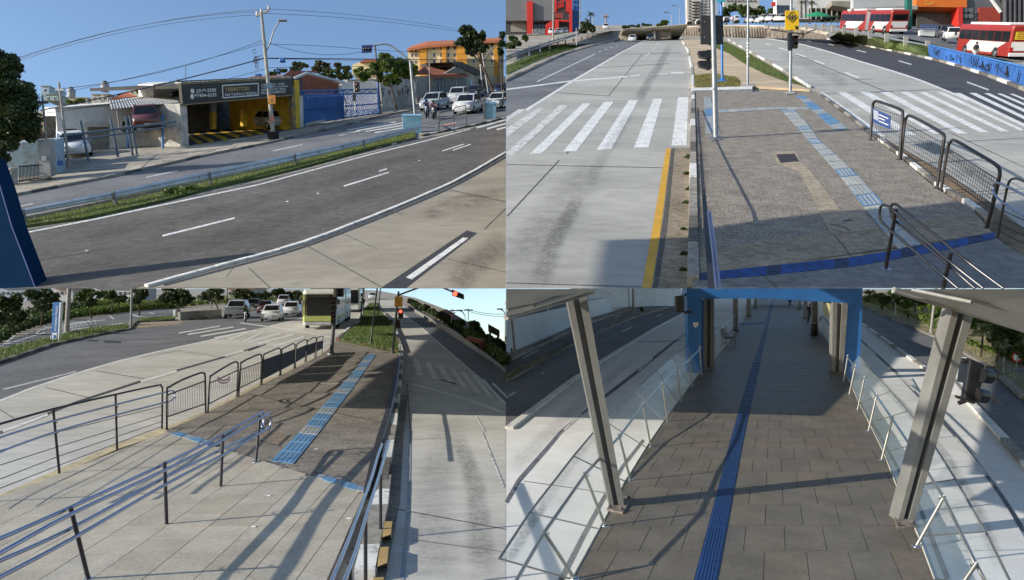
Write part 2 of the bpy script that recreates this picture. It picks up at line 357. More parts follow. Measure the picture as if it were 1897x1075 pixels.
lines(A, avenue, 'crosswalk_stripe', [((883,237),(937,222),2.8,2.6),((902,239),(937,229),2.8,2.6),((920,240.5),(937,236),2.8,2.6)], whited, .012)
fadeband(A, 'tyre_track', [(40,520),(300,470),(560,400),(800,320)], (24,12), oil2, .0135, avenue)
fadeband(A, 'tyre_track', [(60,455),(350,405),(600,340),(840,262)], (14,8), oil2, .0135, avenue)
polish = stainM('polished_track', (.20,.175,.14), .40, 7.0)
for c_, w_ in (([(60,500),(300,448),(560,378),(800,298)],(9,5)),([(40,476),(300,426),(560,356),(820,276)],(9,5)),([(120,530),(360,482),(600,405),(820,322)],(8,5))): fadeband(A, 'wheel_path', c_, w_, polish, .0145, avenue)
lines(A, avenue, 'tar_seam', [((48,484),(110,476),1.2,1.0),((110,476),(200,461),1.0,.6),((655,306),(674,310),1.6,1.6),((420,512),(452,470),.8,.7),((452,470),(470,455),.7,.6),((560,300),(600,322),.6,.6)], jointm, .0155)
for px in [(163,465),(533,374),(777,298),(590,359)]:
    avenue.part('road_stud', MB().lathe(A.hit(*px), A.n, [(0,.07),(.02,.06),(.03,.02)], kerbw, 8))
verge = Thing('verge', None, None, A.hit(400,345), kind='structure')
verge.part('turf', MB().prism(G(A, ver_up+ver_lo[::-1], .11), -A.n*.11, grassbed))
kerbstones(A, verge, [(p[0], p[1]+3) for p in ver_lo[1:]], 44, .16, .10, [kerbd, kerbg, kerbd, kerbd, kerbw])
kerbstones(A, verge, [(p[0], p[1]-1) for p in ver_up[1:]], 30, .12, .12, [kerbg])
kerbstones(A, verge, [(781,253),(875,234),(936,220)], 14, .2, .12, [kerbd, kerbw, kerbg])
fk = Thing('pavement', None, None, A.hit(300,300), kind='structure')
kerbstones(A, fk, far_kerb, 70, .18, .13, [kerbg, kerbg, kerbd, kerbg])
fk.part('driveway', MB().poly(G(A, [(345,296),(352,272),(556,240),(600,238),(480,268)], .006), sidewalk))
lines(A, fk, 'crack', [((262,311),(292,285),.9,.8),((150,318),(215,312),1.0,.8),((355,290),(400,278),.8,.8),((300,299),(345,296),.9,.8),((420,280),(440,268),.8,.8),((585,243),(625,222),.8,.8)], jointm, .010)
# ================================================================ UPPER RIGHT PLACE: busway crossing seen from the station
sheet(B, 'ground', [(937.6,534.6),(2150,534.6),(2150,60),(1520,47),(937.6,47)], sidewalk, 0)
roadB = Thing('road', None, None, B.hit(1300,200), kind='structure')
bl_left = smoothline([(937.6,150),(1045,101),(1113,82),(1179,71),(1200,68)], 4)
bl_line = [(1196,74),(1150,98),(1062.5,149),(937.6,223)]
roadB.part('left_carriageway', MB().poly(G(B, bl_left+bl_line, .004), asphalt2))
bus_r = smoothline([(1248,68),(1258.6,72),(1272.5,96),(1280,137),(1278,177),(1278,268),(1277,400),(1277,534.6)], 4)
busB = Thing('busway', None, None, B.hit(1150,350), kind='structure')
busB.part('concrete_surface', MB().poly(G(B, [(937.6,223),(1062.5,149),(1150,98),(1196,74),(1205,70)]+bus_r+[(937.6,534.6)], .008), concrete))
lines(B, busB, 'edge_line', [((1193,76),(1150,98),1.2,1.6),((1150,98),(1062.5,149),1.8,3.2),((1062.5,149),(975,204),3.2,4.2)], white, .013)
lines(B, roadB, 'stop_line', [((938,166),(1060,150),2.6,2.4),((995,151.5),(1103,100),1.6,1.2),((1110,97),(1113,95),1,1),((1121,92.5),(1125,91),1,.9),((1131,89),(1135,88),.9,.8),((1141,86),(1144,85),.8,.8)], whited, .012)
lines(B, busB, 'stop_line', [((1062,150),(1162,142),2.4,2.0),((1167,141),(1186,139),2.0,1.8),((1205,138),(1238,136.5),1.2,1.2),((1243,135.5),(1267,135),2.6,2.6)], white, .013)
SL = [[(1256,180),(1275,180),(1272,270),(1244,270)],[(1210.5,182.7),(1227,182.7),(1201.6,273.5),(1174,274)],[(1165,186),(1182,186),(1132.6,277),(1105,278)],
      [(1119.5,188.5),(1137,188.5),(1067.5,280),(1043,281)],[(1080,191.5),(1095,191.5),(1003.7,284.7),(981,285.5)],[(1037,195),(1053,195),(953,287),(938,287),(938,283)],
      [(997,200),(1012,199),(938,255.6),(938,238)],[(961,202.4),(974,202.4),(938,226),(938,217)]]
quads(B, busB, 'crosswalk_stripe', SL[:5], white, .013); quads(B, busB, 'crosswalk_stripe', SL[5:], whiteworn, .013)
lines(B, busB, 'joint', [((1190,100),(1128,177),1.0,1.4),((1108,205),(1050,285),1.5,1.8),((1036,297),(940,400),1.8,2.2),((938,305),(1280,312),1.0,1.0),((938,524),(1230,533),1.4,1.4),((1000,170),(1130,178),.8,.8),((1070,128),(1240,118),.7,.7),((1130,102),(1262,98),.6,.6)], jointm, .012)
lines(B, busB, 'lane_dash', [((1217,83),(1222,80),1,.8),((1208,92),(1214,88),1,1),((1196,104),(1204,98),1,1)], white, .013)
busB.part('yellow_line', MB().poly(G(B, [(1234,275),(1243,275),(1225,420),(1207,533),(1189,533),(1211,410)], .014), yellow))
busB.part('gutter', MB().poly(G(B, [(1246,274),(1279,274),(1279,534),(1219,534),(1234,400)], .013), beige))
busB.part('joint', MB().poly(G(B, [(1244,275),(1250,275),(1236,420),(1219,533),(1209,533),(1228,410)], .017), jointm))
fadeband(B, 'oil_stain', [(1243,82),(1222,120),(1200,155),(1180,190)], (7,12), oil, .018, busB)
fadeband(B, 'oil_stain', [(1170,205),(1128,275),(1085,345)], (10,14), oil2, .0185, busB)
fadeband(B, 'oil_stain', [(1075,360),(1030,440),(995,533)], (14,26), oil, .019, busB)
fadeband(B, 'tyre_track', [(1110,300),(1030,400),(950,500)], (40,50), oil2, .0175, busB)
# right hand busway and avenue
br_l = smoothline([(1341,69),(1375,88),(1416,111),(1460,137),(1511,168),(1560,205),(1614,252),(1645,262),(1754,324),(1843,385),(1897,425),(1990,490)], 3)
br_line = smoothline([(1390,67),(1416,71),(1492,84),(1593.5,114),(1685,142),(1754.5,169),(1897,228),(2100,310)], 3)
busR = Thing('busway', None, None, B.hit(1600,200), kind='structure')
busR.part('concrete_surface', MB().poly(G(B, br_l+[(2100,534)]+br_line[::-1], .006), concrete))
ar_far = smoothline([(1360,62),(1416,65),(1480,68),(1535,73.5),(1593,84),(1718,109),(1806.5,134),(1897,168),(2100,250)], 3)
busR.part('right_carriageway', MB().poly(G(B, ar_far+br_line[::-1], .010), asphaltd))
lines(B, busR, 'edge_line', [(br_line[i], br_line[i+1], 1.3+i*.12, 1.4+i*.12) for i in range(0, 16)], white, .014)
SR = [[(362,675),(432,675),(895,998),(800,998)],[(530,672),(595,672),(1115,990),(1020,990)],[(692,670),(762,670),(1310,980),(1240,980)],[(840,672),(910,672),(1487,978),(1415,978)],
      [(990,672),(1050,672),(1645,968),(1575,968)],[(1130,675),(1180,675),(1790,962),(1730,962)],[(1258,676),(1310,676),(1895,948),(1875,958)],[(1382,680),(1430,680),(2010,958),(1960,958)],
      [(1495,680),(1545,680),(2100,945),(2050,945)],[(1605,682),(1645,682),(2100,890),(2100,915)],[(1700,685),(1735,685),(2100,840),(2100,860)],[(1790,686),(1820,686),(2100,800),(2100,818)]]
quads(B, busR, 'crosswalk_stripe', [[(1416+x/3.944, y/3.944) for x, y in q] for q in SR], white, .0145)
z2 = lambda x, y: (1416+x/3.944, y/3.944)
lines(B, busR, 'lane_dash', [(z2(300,296), z2(340,304), 1,1),(z2(465,322), z2(510,332),1.2,1.2),(z2(675,368), z2(745,383),1.5,1.6),(z2(980,445), z2(1075,472),1.8,1.9),(z2(1480,600), z2(1640,658),2.2,2.4)], whited, .0145)
lines(B, busR, 'lane_dash', [(z2(10,321), z2(50,330),1.6,1.6),(z2(105,350), z2(170,367),1.8,1.8),(z2(228,392), z2(300,415),2.2,2.2),(z2(365,443), z2(440,468),2.4,2.4),(z2(590,530), z2(690,568),2.6,2.8)], white, .0105)
lines(B, busR, 'joint', [(z2(230,400), z2(880,668),1,1.4),((1760,246),(1897,310),1.2,1.2),((1790,262),(1897,256),.8,.8),(z2(300,370), z2(560,330),.6,.6)], jointm, .0095)
fadeband(B, 'tyre_track', [z2(120,400), z2(330,480), z2(620,620)], (9,14), oil2, .0098, busR)
fadeband(B, 'tyre_track', [(1700,262),(1760,285),(1850,350)], (10,18), oil, .0098, busR)
# the island
isl = Thing('island', None, None, B.hit(1450,350), kind='structure')
isl_l = [(1281,170),(1280,275),(1281,400),(1283,534.6)]
isl_r = smoothline([(1512,172),(1560,209),(1619,256),(1670,295),(1741.5,354),(1801,389),(1846,440),(1897,474)], 3)
H_ = .15
def island_mesh(S, pts, h, mat, ycut=534.0):            # raised sheet with side faces; the edge at ycut goes on under the camera and has none
    n = len(pts); T_ = G(S, pts, h); L_ = [(t-S.n*h if p[1] < ycut else S.hit(p[0], p[1], 0)) for t, p in zip(T_, pts)]
    return MB().add(T_+L_, [list(range(n))]+[[i, (i+1) % n, n+(i+1) % n, n+i] for i in range(n)], mat)
isl.part('paving', island_mesh(B, [(1281,170),(1512,170)]+isl_r+[(1990,534.6)]+isl_l[::-1], H_, pave))
kerb_l = [(1283,176),(1283,275),(1283,400),(1283,533)]
kerbstones(B, isl, kerb_l, 16, .17, .19, [kerbg, kerbw, kerbg, kerbg, kerbd])
isl.part('side_ledge', MB().prism(G(B, [(1614,250),(1645,260),(1754,322),(1843,383),(1897,423),(1960,475),(1960,520),(1897,474),(1846,440),(1801,389),(1741,354),(1670,295)], .08), -B.n*.08, M('rusty_ledge', (.21,.145,.085), .9, .3, 4, big=.3)))
kerbstones(B, isl, [(1619,258),(1670,297),(1741,356),(1801,391),(1830,420)], 13, .13, .18, [kerbd, kerbw, kerbg, kerbd, kerbw])
kerbstones(B, isl, [(1514,176),(1560,210),(1612,253)], 10, .12, .17, [kerbg, kerbd])
L0 = H_
isl.part('screed_band', MB().poly(G(B, [(1296,463),(1416,447.5),(1541,429),(1804,397),(1846,438),(1843,431),(1754,447),(1583,476),(1416,493),(1297,506)], L0+.004), beige))
plat = M('ramp_slab', (.20,.195,.185), .8, .2, 5, bump=.2, big=.15, fine=.2)
isl.part('platform_slab', MB().poly(G(B, [(1295,520),(1416,511),(1583,494),(1754,463),(1846,442),(1897,474),(1990,534.4),(1284,534.4)], L0+.004), plat))
up_ = resample([(x, y, 0) for x, y in [(1297,506),(1416,493),(1583,476),(1754.5,447),(1843,430)]], 22); lo_ = resample([(x, y, 0) for x, y in [(1295,519),(1416,510),(1583,493),(1754,462),(1845,441)]], 22)
for i in range(22):
    a, b, c, d = up_[i].lerp(up_[i+1], .03), up_[i].lerp(up_[i+1], .97), lo_[i].lerp(lo_[i+1], .97), lo_[i].lerp(lo_[i+1], .03)
    isl.part('tactile_tile', MB().prism(G(B, [(p.x, p.y) for p in (a, b, c, d)], L0+.012), -B.n*.01, bluedeep if i % 5 else M('tactile_soiled', (.03,.05,.11), .8, .3, 6)))
def tactile(S, parent, left, right, n, lift, mats, ribs=True, rm=None):
    a = resample([S.hit(x, y, lift) for x, y in left], n); b = resample([S.hit(x, y, lift) for x, y in right], n)
    for i in range(n):
        m_ = mats[i % len(mats)]; q = [a[i].lerp(a[i+1], .02), a[i].lerp(a[i+1], .98), b[i].lerp(b[i+1], .98), b[i].lerp(b[i+1], .02)]
        mb = MB().prism([p+S.n*.010 for p in q], -S.n*.010, m_)
        if ribs:
            for k in range(4):
                u0 = .12+.22*k; u1 = u0+.10
                r_ = [q[0].lerp(q[3], u0).lerp(q[1].lerp(q[2], u0), .05), q[0].lerp(q[3], u0).lerp(q[1].lerp(q[2], u0), .95), q[0].lerp(q[3], u1).lerp(q[1].lerp(q[2], u1), .95), q[0].lerp(q[3], u1).lerp(q[1].lerp(q[2], u1), .05)]
                mb.prism([p+S.n*.016 for p in r_], -S.n*.005, rm or m_)
        parent.part('tactile_tile', mb, m_)
tl_ = [(1447,204),(1474,233),(1497,260),(1551,320),(1603.5,387.6),(1665,462)]; tr_ = [(1470.5,203),(1496,230),(1516,258),(1583,318.6),(1637,378),(1706,454)]
tactile(B, isl, tl_, tr_, 20, L0+.005, [bluet, whitet, bluet2, whitet, whitet, bluet, whitet, bluet2], True, whitet)
tactile(B, isl, [(1474,177.5),(1500,200),(1548,243)], [(1489.5,177.5),(1520,200),(1570,238)], 8, L0+.005, [bluet, bluet2, bluet], False)
tactile(B, isl, [(1331,209.5),(1416,204.5),(1445,203),(1500,203.5)], [(1331,204),(1416,199.5),(1445,198.5),(1500,199)], 9, L0+.005, [bluet2, whitet, bluet2], False)
tactile(B, isl, [(1304,180),(1308,249)], [(1316,180),(1334,249)], 5, L0+.005, [bluet2, bluet2, bluet], False)
isl.part('hatch', MB().prism(G(B, [(1438,286),(1472,284.5),(1480,299),(1446,301.5)], L0+.010), -B.n*.01, M('iron_hatch', (.055,.04,.042), .6, .3, 8)))
isl.part('repair_strip', MB().poly(G(B, [(1430,281),(1475,280),(1484,300),(1497,312),(1524,345),(1556,388),(1518,391),(1497,350),(1480,318),(1440,304)], L0+.006), M('repair_mortar', (.36,.30,.22), .9, .25, 8, fine=.3)))
isl.part('manhole_cover', MB().prism(G(B, [(1519,393),(1593,386),(1629.5,424),(1541,433)], L0+.022), -B.n*.02, M('manhole_concrete', (.33,.27,.20), .9, .2, 8, fine=.2)))
lines(B, isl, 'crack', [((1545,434),(1562,455),1.6,1.6),((1562,455),(1577,475),1.4,1.4),((1416,512),(1440,533),1.2,1.2),((1690,478),(1720,505),1,1)], jointm, L0+.009)
lines(B, isl, 'crack', [((1537,415),(1565,421),1.6,1.6),((1565,421),(1575,428),1.6,1.6),((1540,424),(1560,430),1.2,1.2)], jointm, L0+.026)
lines(B, isl, 'hatch_handle', [((1562,409),(1578,407),1.6,1.6)], darkrail, L0+.030)
fadeband(B, 'damp_stain', [(1292,200),(1296,350),(1300,480)], (14,26), stainb, L0+.009, isl)
# upper island with path and grass
isl.part('white_kerb', MB().prism(G(B, [(1281,163),(1394,160),(1394,165),(1282,168)], .20), -B.n*.20, kerbw))
isl.part('sandy_path', MB().prism(G(B, [(1262,72),(1276,96),(1284,137),(1284,163),(1394,160),(1500,166),(1470,152),(1449,148),(1416,135),(1380,118),(1352,98),(1312,82),(1300,74)], .15), -B.n*.12, sand))
kerbstones(B, isl, [(1261,72),(1275,96),(1283,137),(1282,164)], 12, .16, .18, [kerbw, kerbg, kerbw])
kerbstones(B, isl, [(1345,72),(1380,92),(1416,112),(1460,137),(1500,164)], 14, .14, .16, [kerbg, kerbw])
GRASS = []
def turf(S, parent, pts, lift, dens, h0, mat, bed=grassbed, name='turf'):
    parent.part(name, MB().poly(G(S, pts, lift), bed)); GRASS.append((S, pts, lift, dens, h0, mat))
lawn = leafM('lawn_blades', (.16,.20,.05), (.075,.11,.025), .3); lawn2 = leafM('lush_blades', (.15,.21,.04), (.055,.09,.02), .3); drylawn = leafM('dry_blades', (.28,.23,.09), (.14,.15,.04), .3)
turf(B, isl, [(1286,140),(1320,137),(1365,144),(1372,152),(1370,163),(1288,162)], .155, 260, .07, drylawn)
turf(B, isl, [(1308,82),(1343,77),(1380,96),(1416,116),(1458,141),(1494,161),(1455,151),(1416,137),(1380,119),(1350,99)], .156, 120, .07, lawn)
# left verge and bank
vb = Thing('verge', None, None, B.hit(1000,130), kind='structure')
vb.part('footway', MB().prism(G(B, [(937.6,148),(1045,99),(1113,80),(1165,70),(1150,70),(1075,86),(937.6,143)], .12), -B.n*.12, sidewalk))
kerbstones(B, vb, bl_left[:-2], 34, .2, .14, [kerbg, kerbd, kerbg])
turf(B, vb, [(937.6,138),(1000,110),(1045,95),(1076,87),(1060,83),(1025,84),(937.6,123)], .05, 90, .08, lawn2)
vb.part('bank', MB().add(G(B, [(1055,86),(1100,80),(1165,72),(1165,70)], .02)+[at(1052,84,96), at(1125,58,150), at(1164,56,180), at(1166,70,175)], [[0,1,5,4],[1,2,6,5],[2,3,7,6]], M('bank_concrete', (.33,.29,.23), .9, .3, 1.0, big=.25, fine=.2)))
# ================================================================ LOWER GROUND, shared by the two lower places
sheet(C, 'ground', [(-500,1300),(2450,1300),(2450,536),(1900,535.3),(1600,535.3),(1250,535.3),(937.5,535.3),(937,668),(890,610),(830,575),(770,552),(735,545),(700,538),(560,535.3),(-500,535.3)], sidewalk, 0)
# ================================================================ LOWER LEFT PLACE: island with fences, bus and cars
roadC = Thing('road', None, None, C.hit(250,660), kind='structure')
c_up = smoothline([(-200,735),(0,672),(99,639),(240,611),(336.5,597),(410,588),(480,572),(560,560),(640,549)], 3)
c_line = smoothline([(-200,815),(0,742.5),(71,715),(220,669),(395,629),(500,604),(600,578),(672,556)], 3)
roadC.part('asphalt_surface', MB().poly(G(C, c_up+c_line[::-1], .004), asphalt2))
busC = Thing('busway', None, None, C.hit(300,720), kind='structure')
c_isl_l = [(-200,1010),(0,923),(110,874),(217.5,827),(307,798),(380,768),(440,737),(483,714),(545,684),(597,658),(620,634),(650,612),(667,596),(672,575),(682,561)]
busC.part('concrete_surface', MB().poly(G(C, c_line+c_isl_l[::-1], .008), concreteC))
lines(C, busC, 'edge_line', [(c_line[i], c_line[i+1], 4.5-.22*i, 4.3-.22*i) for i in range(2, 13)], white, .013)
z1 = lambda x, y: (x/3.952, 530+y/3.952)
zz = lambda x, y: (460+x/3.952, 530+y/3.952)
lines(C, busC, 'dark_joint', [(z1(0,1075), z1(560,850), 5, 4), (z1(560,850), z1(1040,695), 4,4), (z1(1290,620), z1(1640,520),3.4,3), (z1(1640,520), z1(1897,440),3,2.5), (zz(0,475), zz(130,425),2.5,2)], blackpatch, .012)
lines(C, busC, 'lane_dash', [(z1(20,1065), z1(350,940),5,4.4),(z1(1030,700), z1(1295,624),4.2,3.8),(z1(1645,512), z1(1785,474),3.2,2.8)], white, .016)
lines(C, busC, 'joint', [(z1(330,740), z1(640,815),1.2,1.2),(z1(0,905), z1(110,975),1.4,1.4),(z1(700,620), z1(1060,680),1.0,1.0),(z1(1040,520), z1(1330,470),.6,.6)], jointm, .0115)
lines(C, roadC, 'lane_line', [(z1(25,757), z1(560,625),2.2,1.8)], whiteworn, .009)
lines(C, roadC, 'patch', [(z1(650,398), z1(720,402),3,3),(z1(765,408), z1(885,412),4,4)], M('patch_dark', (.03,.03,.035), .8), .009)
SC = [(z1(1310,345), z1(1610,293)),(z1(1375,355), z1(1710,300)),(z1(1470,368), z1(1800,312)),(z1(1570,380), z1(1880,322)),(z1(1670,393), zz(0,340)),(z1(1785,410), zz(110,332)),(zz(0,410), zz(240,345)),(zz(65,425), zz(330,355)),(zz(185,443), zz(410,370))]
lines(C, busC, 'crosswalk_stripe', [(a, b, 2.0+.22*i, 1.8+.2*i) for i, (a, b) in enumerate(SC)], white, .017)
lines(C, busC, 'crosswalk_stripe', [(zz(545,435), zz(610,405), 5, 5)], whiteworn, .017)
lines(C, busC, 'stop_line', [(zz(-60,270), zz(300,318),1.6,1.8),(zz(300,318), zz(650,384),1.8,2.2),(zz(150,297), zz(390,240),2.2,1.8)], white, .0175)
fadeband(C, 'painted_cable_shadow', [z1(1330,485), z1(1500,500), z1(1700,535)], (3,3), oil2, .018, busC)  # a cable's shadow painted as a thin dark band
# right hand busway
busE = Thing('busway', None, None, C.hit(820,800), kind='structure')
e_l = [(700,556),(712,578),(731,598),(741,631),(746,656),(742,732),(731,798),(718,928),(684,1074),(650,1200)]
e_r = smoothline([(735,556),(758,573),(789,592),(855,634),(910,667),(937,691)], 3)
busE.part('concrete_surface', MB().poly(G(C, e_l+[(937,1200)]+e_r[::-1], .006), concreteC))
busE.part('asphalt_side', MB().poly(G(C, [(738,574),(776,603),(834,654),(890,702),(937,748)]+e_r[::-1][:-3], .010), M('side_asphalt', (.15,.155,.165), .8, .12, 2, big=.1, fine=.15)))
lines(C, busE, 'edge_line', [((741,578),(776,603),1.2,1.8),((776,603),(834.5,654),1.8,2.4),((834.5,654),(890,702),2.4,3.0),((890,702),(937,748),3,3.4)], white, .014)
SE = [[(1200,533),(1240,533),(1280,655),(1240,655)],[(1295,555),(1330,555),(1390,685),(1350,680)],[(1380,578),(1420,578),(1500,705),(1455,695)],[(1470,603),(1505,603),(1610,750),(1575,745)],[(1552,628),(1585,630),(1703,785),(1668,780)],[(1635,655),(1665,655),(1800,820),(1765,815)],[(1705,685),(1730,685),(1875,850),(1855,850)],[(1778,712),(1800,712),(1885,795),(1885,815)]]
quads(C, busE, 'crosswalk_stripe', [[zz(*p) for p in q] for q in SE], white, .0145)
lines(C, busE, 'stop_line', [(zz(1190,715), zz(1590,825),3.2,3.4),(zz(1600,828), zz(1882,932),3.4,3.6)], white, .0145)
lines(C, busE, 'lane_line', [(zz(1595,830), zz(1730,1065),2.6,3.4),((892.5,800),(933,902),3.4,4.2)], whiteworn, .0145)
z4c = lambda x, y: (460+x/3.908, 800+y/3.908)
lines(C, busE, 'joint', [(z4c(1000,545), z4c(1862,705),1.4,1.4),(zz(1165,715), zz(1185,1065),1.2,1.6),(zz(1410,685), zz(1525,720),2.4,2.4),(z4c(1185,780), z4c(1862,870),.7,.7)], jointm, .0125)
busE.part('gutter', MB().poly(G(C, [(742,732),(756,732),(748,800),(741,930),(714,1074),(684,1074),(718,928),(731,798)], .0115), M('gutter_concrete', (.27,.235,.19), .85, .25, 4, big=.2, fine=.2)))
lines(C, busE, 'blue_line', [((760,800),(757,930),4,6),((757,930),(745,1074),6,8)], wearM('faded_blue', (.20,.25,.32), (.34,.33,.30), .5, 4.0), .0135)
fadeband(C, 'oil_stain', [(845,800),(880,900),(897,1074)], (16,34), oil, .018, busE)
fadeband(C, 'tyre_track', [(840,760),(800,900),(800,1074)], (30,60), oil2, .0178, busE)
fadeband(C, 'tyre_track', [(745,665),(752,730),(745,800)], (5,9), oil2, .0179, busE)
# island
ic = Thing('island', None, None, C.hit(600,760), kind='structure')
HC = .15
ic_l = [(309,797),(381,766),(440,736),(483,713),(545,683),(597,656),(624,632)]
ic_r = [(742,657),(737,687),(726,745),(707,815),(676,913)]
ic.part('paving', MB().prism(G(C, ic_l+[(678,643)]+ic_r+[(588,887),(460,866),(309,801)], HC), -C.n*HC, pave2))
ic.part('yellow_ledge', MB().prism(G(C, [(-60,941),(0,917),(110,868),(217,822),(307,791),(381,762),(440,731),(483,708),(545,680),(594,656),(598,660),(545,687),(483,717),(440,741),(381,771),(307,803),(217,832),(110,880),(0,929),(-60,955)], .10), -C.n*.10, M('ochre_ledge', (.50,.42,.26), .9, .2, 4, big=.2, fine=.2)))
med = Thing('median', None, None, C.hit(690,600), kind='structure')
mp = [(624,631),(645,612),(665,598),(672.5,575.5),(685,561.6),(697,560),(709,580.6),(728,598),(738,631),(743.4,655),(677.6,642.6)]
med.part('soil', MB().prism(G(C, mp, .15), -C.n*.15, grassbed))
med.part('worn_patch', MB().poly(G(C, [zz(770,330), zz(990,345), zz(985,390), zz(735,372)], .157), dirt))
kerbstones(C, med, [(625,633),(678,644),(742,657)], 12, .14, .19, [kerbr, kerbd, kerbr])
kerbstones(C, med, [(624,631),(645,612),(665,598),(672.5,575.5),(685,561.6)], 16, .2, .17, [kerbg, kerbw])
kerbstones(C, med, [(743.4,655),(738,631),(728,598),(709,580.6)], 14, .2, .17, [kerbw, kerbg, kerbd])
GRASS.append((C, [(630,630),(648,613),(667,599),(674,577),(685,563),(696,562),(708,582),(726,599),(736,631),(740,653),(680,641)], .155, 150, .10, lawn2))
tactile(C, ic, [(681,657),(634.6,712),(556,800),(501,855)], [(696.6,657),(656,716),(592,800),(543,860)], 24, HC+.005, [bluet, bluet, bluet, bluet2, bluet, bluet, bluet2], True)
ic.part('crack_filler', MB().poly(G(C, line_px([zz(190,690), zz(340,690), zz(440,690), zz(570,718), zz(690,715), zz(770,735), zz(900,765), zz(1030,790)], [1.2,1.8,3,2.4,3,2.6,3,2]), HC+.006), M('crack_mortar', (.42,.38,.32), .9, .3, 8)))
lines(C, ic, 'crack', [(zz(440,697), zz(570,725),.8,.8),(zz(570,725), zz(690,722),.8,.8),(zz(790,742), zz(1030,793),.8,.8),(zz(0,785), zz(270,850),1.4,1.2),(zz(270,850), zz(990,1000),1.2,1.2),(zz(610,510), zz(1090,640),.8,.8),(zz(320,630), zz(440,685),1.0,1.2)], jointm, HC+.009)
lines(C, ic, 'manhole_frame', [(z4c(0,42), z4c(85,65),1.4,1.4),(z4c(85,65), z4c(220,100),1.6,1.6),(z4c(220,100), z4c(305,20),1.6,1.6)], jointm, HC+.009)
ic.part('manhole_cover', MB().poly(G(C, [z4c(10,30), z4c(90,58), z4c(215,92), z4c(290,22), z4c(200,-10)], HC+.007), M('brown_cover', (.24,.19,.14), .9, .25, 6)))
kerbstones(C, ic, [(743,660),(740,700),(735,740),(727,800),(716,860),(707,905)], 14, .20, .16, [kerbw, kerbd, kerbw, kerbg])
kerbstones(C, ic, [(712,895),(702,960),(688,1020),(675,1080)], 5, .26, .16, [kerbg, kerbw, kerbg])
# tiled platform: tiles laid along the rails, clipped to the platform outline
def clip2d(poly, clip):
    def inside(p, a, b): return (b[0]-a[0])*(p[1]-a[1])-(b[1]-a[1])*(p[0]-a[0]) >= 0
    def inter(p, q, a, b):
        x1, y1, x2, y2 = p[0], p[1], q[0], q[1]; x3, y3, x4, y4 = a[0], a[1], b[0], b[1]
        d = (x1-x2)*(y3-y4)-(y1-y2)*(x3-x4)
        if abs(d) < 1e-12: return q
        t = ((x1-x3)*(y3-y4)-(y1-y3)*(x3-x4))/d; return (x1+t*(x2-x1), y1+t*(y2-y1))
    ar = sum(clip[i][0]*clip[(i+1) % len(clip)][1]-clip[(i+1) % len(clip)][0]*clip[i][1] for i in range(len(clip)))
    cl = clip if ar > 0 else clip[::-1]; out = poly
    for i in range(len(cl)):
        a, b = cl[i], cl[(i+1) % len(cl)]; inp, out = out, []
        for k in range(len(inp)):
            p, q = inp[k-1], inp[k]
            if inside(q, a, b):
                if not inside(p, a, b): out.append(inter(p, q, a, b))
                out.append(q)
            elif inside(p, a, b): out.append(inter(p, q, a, b))
        if not out: return []
    return out
def tilefield(S, parent, org, ex, ey, outline, tw, tl, th, lift, mats, name='tile', off=True, gap=.006):
    o = org; ex = ex.normalized(); ey = (ey-ex*ey.dot(ex)).normalized()
    cl = [((p-o).dot(ex), (p-o).dot(ey)) for p in outline]
    x0, x1 = min(p[0] for p in cl), max(p[0] for p in cl); y0, y1 = min(p[1] for p in cl), max(p[1] for p in cl); n = 0
    j = int(math.floor(y0/tl))
    while j*tl < y1:
        sh = (tw*.5 if (j % 2 and off) else 0); i = int(math.floor((x0-sh)/tw))
        while i*tw+sh < x1:
            q = clip2d([(i*tw+sh+gap, j*tl+gap), ((i+1)*tw+sh-gap, j*tl+gap), ((i+1)*tw+sh-gap, (j+1)*tl-gap), (i*tw+sh+gap, (j+1)*tl-gap)], cl)
            if len(q) >= 3:
                ar = abs(sum(q[k][0]*q[(k+1) % len(q)][1]-q[(k+1) % len(q)][0]*q[k][1] for k in range(len(q))))/2
                if ar > .01:
                    dz = random.uniform(-.0015, .0015); m_ = random.choice(mats)
                    parent.part(name, MB().prism([o+ex*a+ey*b+S.n*(th+dz) for a, b in q], -S.n*th, m_)); n += 1
            i += 1
        j += 1
    return n
pf = Thing('platform', None, None, C.hit(350,950), kind='structure')
pout = [(-110,968),(309,801),(460,866),(588,887),(676,913),(600,1090),(560,1200),(-330,1200)]
pf.part('platform_bed', MB().prism(G(C, pout, .15), -C.n*.15, M('tile_grout', (.24,.215,.175), .9, .2, 6)))
gr = [M('floor_tile_%d' % i, c, .7, .10, 18.0, bump=.15, bscale=60, big=.10, fine=.16) for i, c in enumerate([(.45,.405,.32),(.43,.385,.305),(.47,.42,.33),(.44,.40,.325),(.41,.36,.28)])]
o_ = C.hit(309,976,.15); exd = C.hit(474,855,.15)-C.hit(164,1072,.15)
nt_ = tilefield(C, pf, o_, exd, exd.cross(C.n)*-1, [C.hit(x, y, .15) for x, y in [(-60,946),(309,801),(676,913),(600,1088),(-300,1088)]], 1.15, .62, .012, .15, gr)
print('tiles lower left', nt_)
tactile(C, pf, [(314,804),(352,815),(392,829)], [(330,800),(368,811),(407,824)], 7, .165, [bluet, bluet, bluet2], False)
tactile(C, pf, [(585,884),(606,892),(640,903),(673,913)], [(592,879),(611,884),(645,894),(677,904)], 7, .165, [bluet2, bluet, bluet], False)
